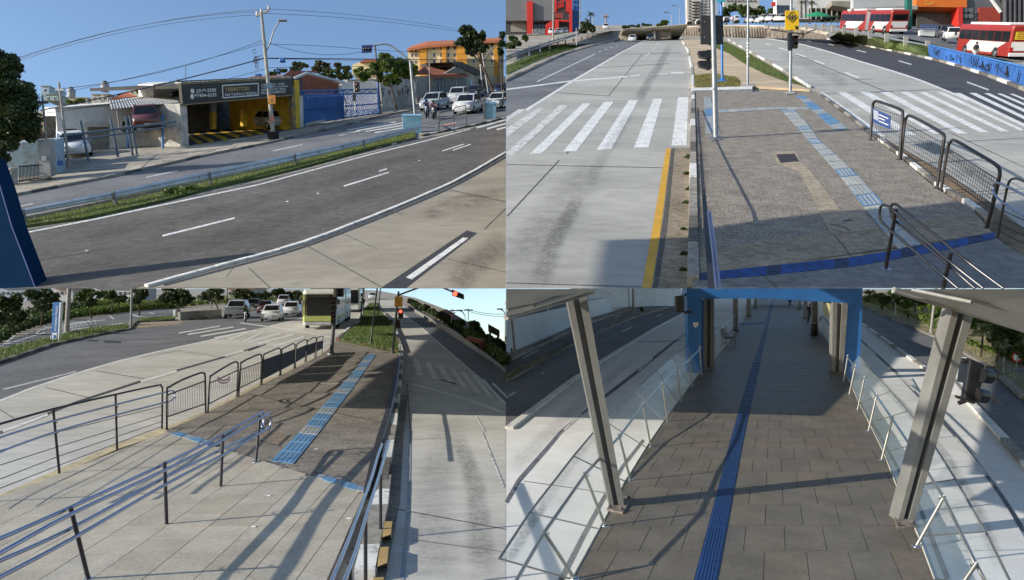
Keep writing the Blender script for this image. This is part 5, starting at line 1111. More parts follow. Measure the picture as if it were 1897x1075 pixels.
W2 = [R4(yb,x,y-18,x+18,y+14) for y in (335,395,450) for x in (1775,1640,1845)]
apartments('second orange and cream apartment block behind the dark tree at right', 135, [yb(1600,340), yb(1730,300), yb(1866,298)], 160, [(yb(1800,0)[0], yb(1830,0)[0], yb(0,305)[1]),(yb(1690,0)[0], yb(1720,0)[0], yb(0,310)[1])], W2)
sm = Thing('house', 'small cream house with red roof between the trees behind the white wall', 'house', at(680,140,100)); onpl(sm, 'wall', Plane(at(680,120,100), -FWD), [yb(760,475), yb(830,450), yb(925,445), yb(925,540), yb(760,540)], 5, cream); onpl(sm, 'roof', Plane(at(680,120,99.5), -FWD), [yb(815,455), yb(860,432), yb(935,430), yb(930,450)], 5, rooft)
tree('eucalyptus_tree', 'tall dark tree with bare forked trunk in front of the orange apartments', A, (915,174), [(866,58,18,12),(876,74,22,16),(858,80,14,12),(890,86,14,12),(872,96,12,8),(893,66,8,10)], lf_dark, 6000, .18, 2.6, d=78, per=20)
tree('eucalyptus_tree', 'second dark crown cut by the divide at the far right', A, (930,172), [(931,66,6,9),(929,80,7,8),(927,95,6,8)], lf_dark, 1800, .16, 1.6, d=80, per=14)
# --- distant town on the left
for i, (x0, y0, x1, m_, d, lb) in enumerate([(300,630,358,'pale_blue_tower',160,'small pale blue tower far behind the workshop'),(328,690,425,'grey_tower',150,'grey green tower block far behind the workshop'),(500,715,640,'town_white',110,'low cream house with water tank behind the workshop'),(668,690,800,'town_grey',105,'pale flat roofed house with three small windows behind the workshop'),(740,690,790,'town_white',104,'small white roof box over the flat roofed house'),(945,640,1130,'town_grey',100,'long pale building with green creeper behind the awning'),(1010,615,1030,'town_white',99,'slim white chimney beside the creeper building')]):
    cm = {'pale_blue_tower': (.30,.42,.50), 'grey_tower': (.30,.38,.36), 'town_white': (.48,.46,.42), 'town_grey': (.42,.40,.36)}[m_]; mt = M(m_, cm, .85, .1, 1, big=.15)
    a = ya(x0,y0); b = ya(x1,y0); yg = 139-.045*(a[0]-100)+7000/d; th = Thing('town_house', lb, 'building', at((a[0]+b[0])/2, yg, d)); Pp = Plane(at(a[0], a[1], d), -FWD)
    onpl(th, 'wall', Pp, rect(a[0], a[1], b[0], yg), 6, mt); onpl(th, 'roof_slab', Pp, rect(a[0]-.6, a[1]-.8, b[0]+.6, a[1]+.5), 6.4, concpole, .2)
    nw = max(1, int((b[0]-a[0])/9))
    windows(th, Pp, [rect(lerp(a[0], b[0], (k+.3)/nw), a[1]+5, lerp(a[0], b[0], (k+.65)/nw), a[1]+11) for k in range(nw)], .05)
rr_ = Thing('house', 'brown tiled roof house behind the corrugated awning', 'house', at(228,200,90)); Pp = Plane(at(228,175,90), -FWD)
onpl(rr_, 'wall', Pp, R4(ya,810,735,1000,800), 5, dirtywall); tiledroof(rr_, [Pp.hit(*ya(800,735)), Pp.hit(*ya(1005,705)), Pp.hit(*ya(940,675), -4), Pp.hit(*ya(870,695), -4)], 4, 18, rooft)
for (x, y, lb) in ((522,703,'water tank on the low cream house'),(768,658,'water tank on the flat roofed house')):
    th = Thing('water_tank', 'grey '+lb, 'tank', at(*ya(x,y+12), 103)); th.part('tank', MB().lathe(at(*ya(x,y+14), 103), UPV, [(0,.5),(1.0,.55),(1.2,.4),(1.3,.05)], greypaint, 12)); th.part('lid', MB().lathe(at(*ya(x,y+14), 103)+UPV*1.3, UPV, [(0,.25),(.12,.3),(.13,.02)], blackp, 10))
for (bl, lb) in (([(135,189,14,5),(148,187,10,4)],'low green tree over the white workshop parapet'),([(262,170,12,6),(275,168,10,7)],'green creeper mound behind the corrugated awning'),([(93,212,10,9),(98,222,8,8)],'dry brown tree beside the grey poles')):
    tree('background_tree', lb, A, (bl[0][0], 215), bl, lf_yel if 'dry' not in lb else lf_olive, 1500, .2, 1.2, d=84, per=14, group='trees behind the workshop')
# --- poles
up = Thing('utility_pole', 'tall concrete utility pole with crossarm, lamp and old tyres at its foot', 'utility pole', A.hit(507,258))
pole(up, 'mast', A, (507,258), (484,22), 4.2, concpole, 2.6, 12)
dU = A.depth(507,258)
up.part('crossarm', MB().box((at(475,30,dU)+at(499,19,dU))/2, ((at(475,30,dU)-at(499,19,dU)).length,.12,.14), concpole, ((at(499,19,dU)-at(475,30,dU)).normalized(), FWD, UPV)))
for (x, y) in ((476,27),(484,22),(498,16)): up.part('insulator', MB().lathe(at(x,y+2,dU), UPV, [(0,.06),(.08,.10),(.16,.06),(.24,.09),(.3,.02)], M('porcelain', (.55,.5,.48), .3), 10))
up.part('lamp_arm', MB().tube([at(*p, dU) for p in ((492,98),(500,80),(508,55),(516,42),(520,39))], .05, steel, 6)); lh = up.part('lamp_head', MB().box(at(523.5,38.2,dU), (.62,.26,.10), steel), bevel=.03)
for j, y in enumerate((246,251,256)): up.part('tyre', MB().lathe(A.top((507,258),(506,y+3)), A.n, [(0,.30),(.02,.40),(.10,.44),(.18,.40),(.20,.30)], rubber, 16))
boxpx(up, 'orange_notice', dU-.25, R4(yb,145,697,198,762), .02, M('notice_orange', (.55,.22,.02), .7, .35, 5, col2=(.10,.05,.02)))
boxpx(up, 'street_name_plate', dU-.25, R4(yb,132,610,178,650), .02, M('plate_blue', (.05,.10,.18), .6)); boxpx(up, 'notice', dU-.25, R4(yb,158,845,185,890), .02, M('notice_pink', (.5,.2,.15), .7))
boxpx(up, 'transformer', dU-.2, R4(yb,225,425,262,450), .4, gateblue, bevel=.05); boxpx(up, 'splice_box', dU-.2, R4(yb,50,540,95,555), .2, gateblue); boxpx(up, 'splice_box', dU-.2, R4(yb,200,512,225,526), .2, gateblue)
for k in range(10):
    x, y = 470+random.uniform(0,14), 84+random.uniform(0,40); up.part('cable_coil', MB().tube([at(x+math.cos(a)*3.2, y+math.sin(a)*4, dU+.1) for a in np.linspace(0, 5.6, 9)], .02, wirem, 4))
for (b, t, r, lb, dk) in (((128,307),(109,153),2.6,'pale concrete pole between the white car and the workshop wall',concpole),((92,330),(78,176),2.2,'grey concrete pole beside the orange house',concpole)):
    th = Thing('utility_pole', lb, 'utility pole', A.hit(*b)); pole(th, 'mast', A, b, t, r, dk, r*.8, 10); d_ = A.depth(*b)
    th.part('bracket', MB().box(at(t[0]+2, t[1]+14, d_), (.5,.12,.12), steel)); th.part('base_collar', MB().lathe(A.hit(*b), A.n, [(0,r*1.5*d_/F),(.15,r*1.3*d_/F),(.16,.05)], concpole, 10))
ms = Thing('traffic_signal', 'curved grey mast arm signal over the side street with blue backed head', 'traffic light', A.hit(769,214))
pole(ms, 'mast', A, (769,214), (760,114), 2.6, steel, 2.4, 10); dM = A.depth(769,214)
tubepx(ms, 'arm', A, (769,214), smoothline([(760,114),(752,106),(738,95),(726,86),(715,82),(702,83),(688,86)], 4), 1.5, steel)
hb = boxpx(ms, 'back_plate', dM-.1, [yb(830,332), yb(905,328), yb(905,384), yb(832,390)], .06, M('blue_back_plate', (.02,.035,.16), .5))
for k in range(3): ms.part('lens', MB().lathe(at(*yb(850+18*k,360-1*k), dM-.1), -FWD, [(0,.13),(.10,.14),(.11,.02)], signalm, 10), under=hb)
ms2 = Thing('traffic_signal', 'second curved mast arm signal near the tall dark tree', 'traffic light', A.hit(895,172))
pole(ms2, 'mast', A, (895,172), (890,119), 1.8, steel, 1.6, 10); tubepx(ms2, 'arm', A, (895,172), smoothline([(890,119),(895,112),(905,99),(916,88),(925,84),(936,83)], 4), 1.1, steel)
ps = Thing('traffic_signal', 'slim post with two blue pedestrian signals before the blue gate', 'traffic light', A.hit(660,228))
pole(ps, 'post', A, (660,228), (656,152), 1.3, steel, 1.2, 10); ps.part('foot', MB().lathe(A.hit(660,228), A.n, [(0,.28),(.10,.24),(.12,.06)], concpole, 12)); dP = A.depth(660,228)
for (x0, y0, x1, y1, n_) in ((780,602,812,672,2),(765,680,785,738,2)): signal_head(ps, 'signal_head', dP-.2, *yb(x0,y0), *yb(x1,y1), n=n_, visor=0)
for (b, t, r, lb, m_) in (((705,211),(695,85),1.7,'dark slim pole at the right end of the blue gate',darkrail),((732,204),(731,167),1.2,'short grey post standing before the graffiti wall',steel),((905,175),(888,62),1.4,'grey street lamp pole with flat double head at far right',steel),((797,192),(795,98),1.0,'thin grey pole rising behind the silver cars',concpole)):
    th = Thing('street_pole', lb, 'pole', A.hit(*b)); d_ = A.depth(*b); pole(th, 'mast', A, b, t, r, m_, r*.8, 8); th.part('foot', MB().lathe(A.hit(*b), A.n, [(0,r*2*d_/F),(.08,r*1.6*d_/F),(.09,.03)], m_, 8))
    if 'double' in lb: th.part('lamp_head', MB().box(at(887.5,61,d_), (17*d_/F,.3,.10), signwh), bevel=.03)
    else: th.part('cap', MB().lathe(at(t[0], t[1], d_), A.n, [(0,r*d_/F),(.06,r*.7*d_/F),(.08,.01)], m_, 8))
# --- guard rail
gd = Thing('guard_rail', 'long steel guard rail along the grass verge of the avenue', 'guard rail', A.hit(389,347))
st_ = [((-45,434),(-45,407),(-45,417)),((44,417.5),(44,387),(44,397.5)),((212,385),(212,354),(212,367.5)),((389,347),(389,317),(389,332)),((547,308),(547,284.5),(547,298)),((673.5,278),(673.5,258.5),(673.5,269)),((776,254),(776,233),(776,241.5))]
prof = [(0,0),(.18,.25),(.5,.42),(.5,.58),(.18,.75),(0,1)]; rings = []
for (b, t, l) in st_:
    T_, L_ = A.top(b, t), A.top(b, l); tow = (CAM-T_); tow = (tow-A.n*tow.dot(A.n)).normalized(); rg = []
    for k in range(9):
        v = k/8; bulge = .05*math.cos(v*4*math.pi)*-1+.05; rg.append(T_.lerp(L_, v)+tow*bulge*.9)
    for k in range(8, -1, -1):
        v = k/8; bulge = .05*math.cos(v*4*math.pi)*-1+.05; rg.append(T_.lerp(L_, v)+tow*(bulge*.9-.012))
    rings.append(rg)
gd.part('beam', MB().loft(rings, M('rail_galvanised', (.60,.64,.68), .45, .12, 2, metal=.25), False))
for (b, t, l) in st_[1:-1]:
    q = A.hit(*b); gd.part('post', MB().box(q.lerp(A.top(b, t), .47), (.11,.15,(A.top(b, t)-q).length), steel, (RGT, (FWD-A.n*FWD.dot(A.n)).normalized(), A.n)))
for k in range(14):
    u = k/13; p_ = resample([A.top(b, (t[0], (t[1]*.5+l[1]*.5))) for b, t, l in st_], 13)[k]; gd.part('bolt', MB().lathe(p_, (CAM-p_).normalized(), [(.06,.03),(.13,.03),(.14,.005)], steel, 6))
# --- light blue end blocks, pedestrian hoops, blue column
bb = Thing('end_block', 'light blue concrete block at the end of the guard rail', 'block', A.hit(765,248))
p0, p1 = A.hit(746,236), A.hit(781,253); dpt = A.depth(764,244)
Pb2 = facing(A, (764,247)); onpl(bb, 'block', Pb2, [(745.5,215),(781,215),(781,253),(771,253),(745.5,240)], 1.0, ltblue, .1, bevel=.03); onpl(bb, 'cap', Pb2, [(744.5,213.6),(782,213.6),(782,216),(744.5,216)], 1.1, ltblue, .15)
bb2 = Thing('end_block', 'small light blue concrete block beside the front white car', 'block', A.hit(908,220)); Pb3 = facing(A, (908,220))
onpl(bb2, 'block', Pb3, R4(yb,1735,758,1815,870), .8, ltblue, 0, bevel=.03); onpl(bb2, 'cap', Pb3, R4(yb,1730,752,1819,762), .9, ltblue, .05); onpl(bb2, 'grey_post', Pb3, R4(yb,1720,710,1736,870), .2, steel, .1)
for (pts, b, lb) in (([(813,246),(814,212),(817,209),(838,205),(840,208),(841,239)],(827,243),'dark pedestrian hoop barrier nearest the light blue block'),([(841,238),(841,203),(845,199),(861,196),(863,199),(864,232)],(852,235),'dark pedestrian hoop barrier left of the front white car')):
    th = Thing('hoop_barrier', lb, 'barrier', A.hit(*b), 'pedestrian hoop barriers'); tubepx(th, 'hoop', A, b, smoothline(pts, 3), .8, darkrail); tubepx(th, 'cross_bar', A, b, [((pts[0][0]+pts[1][0])/2, (pts[0][1]*.35+pts[1][1]*.65)), ((pts[-1][0]+pts[-2][0])/2, pts[-1][1]*.35+pts[-2][1]*.65)], .6, darkrail)
th = Thing('boom_barrier', 'pink and white lowered bar between the hoop barriers', 'barrier', A.hit(826,236)); th.part('arm', MB().tube([A.hit(820,233,.45), A.hit(845,228,.6)], .05, M('faded_pink', (.55,.30,.26), .7), 6)); th.part('stand', MB().tube([A.hit(820,233), A.hit(820,233,.48)], .05, steel, 6))
cb = Thing('station_column', 'dark blue slanted metal column at the lower left edge of the avenue view', 'column', A.hit(20,533))
dB = A.depth(30,533)
cb.part('column', MB().prism([at(x, y, dB-.05) for x, y in ((-20,288),(0,345),(22,420),(66,534.4),(-20,534.4))], FWD*.6, M('column_navy', (.005,.028,.075), .95, .08, 2, spec=.05)))
cb.part('edge_trim', MB().tube([at(x, y, dB-.05) for x, y in ((-20,288),(0,345),(22,420),(66,534.2))], .012, M('trim_violet', (.16,.18,.42), .5), 6))
# --- traffic
W = paint('white2', (.60,.61,.62)); S_ = paint('silver2', (.45,.47,.48)); K = paint('graphite', (.05,.055,.065))
car(A, (868,209), (852,214), 'white saloon car first in the queue beside the small blue block', W, 'sedan', 4.2, 1.7, 1.5, sc=1.15, name='car')
car(A, (850,190), (838,194), 'pale silver estate car behind the front white car in the inner lane', S_, 'hatch', 4.1, 1.7, 1.5, sc=1.15, name='car')
car(A, (806,203), (785,208), 'silver saloon half hidden behind the motorcyclists', S_, 'sedan', 4.2, 1.7, 1.48, sc=1.15, name='car')
car(A, (924,200), (905,205), 'silver car cut by the divide at the far right of the queue', S_, 'hatch', 4.0, 1.7, 1.5, sc=1.0, name='car')
car(A, (880,180), (866,184), 'dark car at the back of the queue under the slim lamp pole', K, 'hatch', 4.0, 1.7, 1.5, sc=1.0, name='car')
car(A, (929,176), (915,180), 'dark blue car rearmost at the far right of the queue', paint('navy', (.02,.03,.07)), 'hatch', 4.0, 1.7, 1.5, sc=.95, name='car')
denim = M('denim', (.05,.08,.16), .85); jackb = M('jacket_blue', (.06,.10,.30), .8); jackp = M('jacket_mauve', (.28,.16,.20), .8); helb = M('helmet_blue', (.08,.16,.36), .3); helg = M('helmet_green', (.10,.22,.22), .3)
for (b, t, lb, col, sh_, he) in (((792,218),(786,222),'blue motorcycle waiting left of its neighbour at the crossing',paint('bike_blue', (.05,.08,.25)),jackb,helb),((805,221),(799,225),'dark red motorcycle waiting beside the hoop barriers',paint('bike_red', (.16,.03,.05)),jackp,helg)):
    p = A.hit(*b); q = A.hit(*t); motorcycle(A, p, q-p, lb, col, 'motorcycles at the crossing'); person(A, p, q-p, 1.74, 'rider in %s with helmet on the %s' % (('blue jacket','blue motorcycle') if sh_ is jackb else ('mauve jacket','dark red motorcycle')), sh_, denim, pose='ride', helmet=he)
# --- overhead wires
WL = ['topmost wire sweeping across the open sky to the left tree', 'second topmost wire sweeping across the open sky', 'third of the long wires across the open sky, lowest of the three', 'wire from the grey left pole up to the middle of the utility pole', 'thick dark cable sloping up over the workshop to the utility pole', 'thin wire from the pale concrete pole up to the utility pole', 'lowest thin wire over the workshop awning', 'upper wire from the utility pole crossarm towards the dark tree', 'lower wire from the utility pole crossarm towards the dark tree', 'nearly level wire from the utility pole to the signal head', 'thick level cable passing over the blue gate', 'thin wire just under the thick cable over the blue gate', 'wire running from the signal head to the orange apartments', 'sagging wire hanging between the utility pole and the signal head', 'lowest level wire over the brown gable roof']
for i, (a, b, da, db, s_) in enumerate([((20,112),(484,22),60,dU,-18),((20,114),(499,17),60,dU,-18),((20,118),(475,28),60,dU,-17),((62,182),(490,80),55,dU,6),((75,205),(490,108),50,dU,4),((108,165),(486,75),44,dU,14),((84,210),(492,128),48,dU,8),((499,17),(860,56),dU,80,-6),((484,25),(860,60),dU,80,-6),((490,82),(680,92),dU,60,-2),((490,108),(937,112),dU,80,0),((490,108.8),(937,115),dU,80,1),((690,92),(937,102),60,80,2),((490,76),(672,96),dU,60,14),((490,126),(937,126),dU,82,-3)]):
    wires(A, 'overhead_wire', WL[i], a, b, da, db, s_, .016 if i not in (4,10) else .04, 'overhead wires of the shop street')
# ================================================================ buses
def bus(S, m4, L, label, main, panel, artic=False, group=None, front='red', pod=None, rear_ad=False, name='bus', W=2.5, H=3.15):
    th = Thing(name, label, 'bus', (0,0,0), group, mat=m4); zb = .32; w = W/2
    secs = [(0, L)] if not artic else [(0, L*.40), (L*.46, L)]
    pm = panel; pod = pod or signwh
    for i, (x0, x1) in enumerate(secs):
        rings = []
        for x, ins, dz in ((x0,.10,.12),(x0+.12,.0,.0),(x1-.35,.0,.0),(x1-.08,.05,.10),(x1,.16,.28)):
            k = w-ins; t = H-dz; rings.append([(x,-k,zb+dz*.3),(x,-k,t-.28),(x,-k*.90,t),(x,k*.90,t),(x,k,t-.28),(x,k,zb+dz*.3)])
        th.part('body', MB().loft(rings, main), local=True, bevel=.06)
        nx = max(2, int((x1-x0)/1.55))
        for sy in (-1, 1):
            for k in range(nx):
                a = x0+.25+(x1-x0-.6)*k/nx; b = x0+.25+(x1-x0-.6)*(k+.94)/nx
                th.part('side_window', MB().box(((a+b)/2,sy*(w+.006),2.12), (b-a,.02,.95), glass), local=True)
            th.part('side_panel', MB().add([(x0+.3*(x1-x0),sy*(w+.008),zb+.25),(x0+.85*(x1-x0),sy*(w+.008),zb+.25),(x0+.72*(x1-x0),sy*(w+.008),1.60),(x0+.06*(x1-x0),sy*(w+.008),1.60)], [[0,1,2,3]], pm), local=True)
        th.part('roof_pod', MB().box(((x0+x1)/2,0,H+.09), ((x1-x0)*.72,W*.70,.24), pod), local=True, bevel=.07)
        ws = [x0+(x1-x0)*.22, x0+(x1-x0)*(.80 if i == len(secs)-1 else .72)] if not (artic and i == 1) else [x0+(x1-x0)*.76]
        for x in ws:
            for sy in (-1, 1):
                th.part('wheel_arch', MB().lathe((x,sy*(w+.002),.50), (0,sy,0), [(0,.60),(.012,.60),(.013,.02)], blackp, 16), local=True); wheel(th, (x,sy*(w-.10),.50), .48, .28, sy)
    if artic: th.part('bellows', MB().loft([[(x,-w*k,zb+.1),(x,-w*k,H-.2),(x,w*k,H-.2),(x,w*k,zb+.1)] for x, k in [(L*.40+L*.06*t/8, .97 if t % 2 else .88) for t in range(9)]], M('bellows_grey', (.22,.22,.23), .9)), local=True)
    th.part('windscreen', MB().add([(L-.05,-w*.90,1.15),(L-.05,w*.90,1.15),(L-.05,w*.90,2.78),(L-.05,-w*.90,2.78),(L+.10,-w*.74,1.10),(L+.10,w*.74,1.10),(L+.05,w*.76,2.80),(L+.05,-w*.76,2.80)], [[4,5,6,7],[0,4,7,3],[5,1,2,6],[0,1,5,4],[7,6,2,3]], glass), local=True)
    th.part('destination_display', MB().box((L+.06,0,2.66), (.04,W*.62,.20), M('led_dark', (.03,.028,.02), .4)), local=True)
    for sy in (-1, 1):
        th.part('headlight', MB().box((L+.0,sy*w*.72,.78), (.10,.40,.20), lampw), local=True, bevel=.04)
        th.part('tail_light', MB().box((-.02,sy*w*.80,.95), (.06,.20,.45), lampr), local=True)
        th.part('mirror', MB().box((L+.15,sy*(w+.18),2.2), (.10,.20,.42), blackp), local=True, bevel=.03)
    th.part('rear_window', MB().box((.0,0,2.20), (.05,W*.78,.75), glass), local=True)
    th.part('bumper', MB().box((L+.0,0,.48), (.12,W*.86,.26), pod), local=True, bevel=.05); th.part('rear_bumper', MB().box((-.02,0,.50), (.14,W*.94,.34), signwh), local=True, bevel=.05)
    th.part('rear_panel', MB().box((-.01,0,1.25), (.05,W*.86,.80), signwh), local=True)
    th.part('number_plate', MB().box((L+.07,0,.50), (.02,.40,.13), platem), local=True)
    if rear_ad:
        ad = th.part('rear_notice', MB().box((-.045,0,2.2), (.03,W*.74,.70), M('notice_yellow', (.75,.58,.03), .6)), local=True)
        for k in range(4): th.part('notice_line', MB().box((-.065,0,2.46-.16*k), (.01,W*(.62-.05*(k % 2)),.07), M('notice_ink', (.45,.10,.04), .6)), under=ad, local=True)
    return th
# ================================================================ UPPER RIGHT PLACE: things
q1 = lambda x, y: (936+x/3.952, y/3.952)
q2 = lambda x, y: (1416+x/3.944, y/3.944)
q3 = lambda x, y: (936+x/3.84, 260+y/3.84)
q4 = lambda x, y: (1416+x/3.84, 260+y/3.84)
def slabpx(th, name, d, poly, thick, mat, under=None, bevel=0): return boxpx(th, name, d, poly, thick, mat, under, bevel)
# terraces behind
tag(MB().add([at(937.6,104,72), at(1010,82,92), at(1120,60,128), at(1150,53,170), at(1100,52,170), at(1060,60,125), at(937.6,78,100)], [[0,1,2,5,6],[2,3,4,5]], sidewalk).build('upper_street'), kind='structure')
us = tag(MB().add([at(1530,48,140), at(1553,51,123), at(1645,63,104), at(1718,80,90), at(1767,95,82), at(1862,111,71), at(1990,140,60), at(2150,140,66), at(2150,70,110), at(1897,58,128), at(1700,44,150)], [[0,1,2,10],[2,3,9,10],[3,4,9],[4,5,8,9],[5,6,7,8]], asphalt2).build('upper_street'), kind='structure')
# left building
gB = M('mall_grey', (.17,.17,.18), .7, .08, .6, big=.1); gB2 = M('mall_dark', (.06,.06,.065), .6, .1, 1); redB = M('mall_red', (.55,.03,.02), .5, .06, 1)
d = 170; ml = Thing('building', 'dark grey building with tall red pillars at the left behind the guard rail', 'building', at(1000,80,d))
slabpx(ml, 'upper_wall', d, [q1(4,-40), q1(360,-40), q1(360,150), q1(4,152)], 3, gB); slabpx(ml, 'lower_wall', d+1.5, [q1(4,150), q1(490,150), q1(490,262), q1(4,300)], 6, gB2)
slabpx(ml, 'red_pillar', d-.8, [q1(158,10), q1(202,8), q1(202,258), q1(160,262)], .8, redB); slabpx(ml, 'right_wall', d+.5, [q1(360,-40), q1(490,-40), q1(490,150), q1(360,150)], 7, gB)
for qd in ([q1(445,-40), q1(490,-40), q1(490,252), q1(470,252), q1(470,90), q1(445,85)], [q1(362,-40), q1(376,-40), q1(376,88), q1(362,90)], [q1(362,142), q1(392,142), q1(392,235), q1(362,240)], [q1(395,145), q1(470,150), q1(470,160), q1(395,156)], [q1(295,180), q1(345,150), q1(345,262), q1(295,265)]): slabpx(ml, 'red_frame', d-.4, qd, .5, redB)
for (x, y) in ((378,14),(395,6),(412,2)): slabpx(ml, 'red_emblem', d-.3, [q1(x,y+50), q1(x+10,y), q1(x+24,y-4), q1(x+12,y+22), q1(x+18,y+48)], .2, redB)
slabpx(ml, 'red_lettering', d-.3, R4(q1,364,95,420,132), .2, M('red_letters', (.30,.04,.03), .6)); slabpx(ml, 'mural', d+1.4, R4(q1,40,168,155,235), .1, M('mural', (.10,.10,.10), .7, .9, 3, col2=(.30,.28,.25)))
for k in range(5): slabpx(ml, 'pane', d+1.3, R4(q1,210+k*28,165,232+k*28,255), .1, winglass)
bb_ = Thing('building', 'bright blue narrow building right of the dark grey red pillared one', 'building', at(1068,62,178)); slabpx(bb_, 'wall', 178, [q1(490,-40), q1(550,-40), q1(550,205), q1(492,215)], 8, M('cobalt_render', (.03,.13,.42), .6, .08, 1))
for k in range(5): slabpx(bb_, 'window', 177.9, R4(q1,500,5+k*38,512,25+k*38), .1, winglass); slabpx(bb_, 'window', 177.9, R4(q1,525,5+k*38,537,25+k*38), .1, winglass)
gtB = Thing('gatehouse', 'small ochre booth with wire fence at the foot of the red pillar', 'booth', at(990,66,164)); slabpx(gtB, 'wall', 164, R4(q1,160,252,240,278), 2, M('ochre', (.40,.27,.10), .8)); slabpx(gtB, 'roof', 163.8, R4(q1,155,248,246,254), 2.4, concpole)
for k in range(12): gtB.part('fence_bar', MB().tube([at(*q1(200+k*8,255), 162), at(*q1(200+k*8,212), 162)], .04, steel, 4))
# guard rail left
gl = Thing('guard_rail', 'grey guard rail rising along the left bank towards the overpass', 'guard rail', B.hit(960,110))
top_ = [q1(5,405), q1(170,345), q1(250,322), q1(390,280), q1(540,240), q1(640,228), q1(780,210)]; dd_ = [64,78,85,100,120,135,160]
for k in range(2):
    gl.part('beam', MB().loft([[at(x, y+1+k*4.6*(75/d_)**.6, d_), at(x, y+4.4*(75/d_)**.6+k*4.6*(75/d_)**.6, d_), at(x, y+4.4*(75/d_)**.6+k*4.6*(75/d_)**.6, d_+.06), at(x, y+1+k*4.6*(75/d_)**.6, d_+.06)] for (x, y), d_ in zip(top_, dd_)], M('rail_grey', (.22,.25,.28), .5, .15, 1, metal=.4)))
for (x, y, d_) in ((80,378,70),(175,345,78),(255,322,85),(325,302,93),(385,283,100),(440,268,107),(500,252,114),(560,240,122),(600,236,130),(640,230,135),(690,222,144),(740,216,152)):
    p = at(*q1(x,y), d_); gl.part('post', MB().box(p-UPV*.5, (.16,.16,1.3), steel))
# trees and poles at the left
for (bl, lb, m_, d_) in (([(1086,48,12,9),(1078,56,10,8),(1096,55,8,8)],'dark tree mass right of the bright blue building',lf_dark,122),([(950,72,9,6),(942,84,8,8),(972,72,8,6)],'dark shrub below the red pillar at the left edge',lf_mid,88),([(944,86,8,9),(958,80,7,6)],'low bush beside the guard rail at the left edge',lf_mid,84)):
    tree('shrub' if 'sh' in lb[:14] or 'bush' in lb else 'broadleaf_tree', lb, B, (bl[0][0], bl[0][1]+14), bl, m_, 1800, .2, 1.5, d=d_, per=14)
for (b, t, r, d_, lb) in ((q1(350,292), q1(353,-40), 1.5, 86, 'concrete pole in front of the red framed entrance'), (q1(642,235), q1(644,130), .9, 128, 'short pale pole beside the dark tree mass'), (q1(545,210), q1(548,-40), .9, 118, 'grey pole at the edge of the bright blue building'), (q1(1218,278), q1(1217,110), .8, 150, 'slim lamp post in front of the overpass wall'), (q1(1278,190), q1(1278,60), .6, 175, 'slim lamp post on the overpass deck'), (q1(523,330), q1(520,205), .8, 92, 'thin sign post on the left bank'), (q1(1662,310), q1(1662,150), .7, 84, 'thin post with round speed sign beyond the black signal plate')):
    th = Thing('street_pole', lb, 'pole', at(*b, d_)); th.part('mast', MB().tube([at(*b, d_), at(*t, d_)], [r*d_/F, r*.8*d_/F], concpole if r > .8 else steel, 8)); th.part('foot', MB().lathe(at(*b, d_), B.n, [(0,r*2*d_/F),(.12,r*1.5*d_/F),(.13,.02)], concpole, 8))
    if 'lamp' in lb: th.part('lamp_arm', MB().tube([at(*t, d_), at(t[0]-4, t[1]-4, d_), at(t[0]-11, t[1]-5, d_)], .04, steel, 5)); th.part('lamp_head', MB().box(at(t[0]-11, t[1]-5, d_), (.7,.3,.14), steel))
    if 'round' in lb:
        th.part('sign_disc', MB().lathe(at(t[0], t[1]-3.5, d_), -FWD, [(0,.25),(.03,.25),(.031,.01)], M('sign_red', (.5,.04,.03), .5), 16)); th.part('sign_face', MB().lathe(at(t[0], t[1]-3.5, d_)-FWD*.032, -FWD, [(0,.19),(.005,.19),(.006,.01)], signwh, 16))
palm('palm_tree', 'tall palm beside the bright blue building', B, q1(622,230), q1(625,105), 10, lf_dark, 14, d=124, tr=1)
palm('palm_tree', 'short ragged palm between the blue building and the overpass', B, q1(600,235), q1(600,150), 9, lf_mid, 12, d=126, tr=1)
mt = Thing('antenna_mast', 'red and white lattice mast on the skyline left of the overpass', 'mast', at(*q1(738,205), 190)); mt.part('mast', MB().tube([at(*q1(738,205), 190), at(*q1(737,105), 190)], .16, M('mast_rust', (.42,.2,.14), .8), 5)); mt.part('platform', MB().box(at(*q1(737,118), 190), (1.4,.6,.5), concpole))
for i, (x, y, c, lb) in enumerate(((340,252,(.6,.6,.62),'white parked car nearest the red pillar'),(395,252,(.55,.56,.58),'white parked car in the middle of the entrance row'),(435,248,(.4,.41,.42),'silver parked car at the right of the entrance row'),(555,243,(.05,.05,.06),'dark parked van beside the bright blue building'),(735,216,(.6,.6,.6),'white car on the bank street near the overpass'))):
    dq = 156+i*2; car(B, q1(x,y), q1(x+8,y+4), lb, paint('tr%d' % i, c), 'hatch', d=dq, toward_d=dq-4, sc=.8, group='cars parked at the entrance')
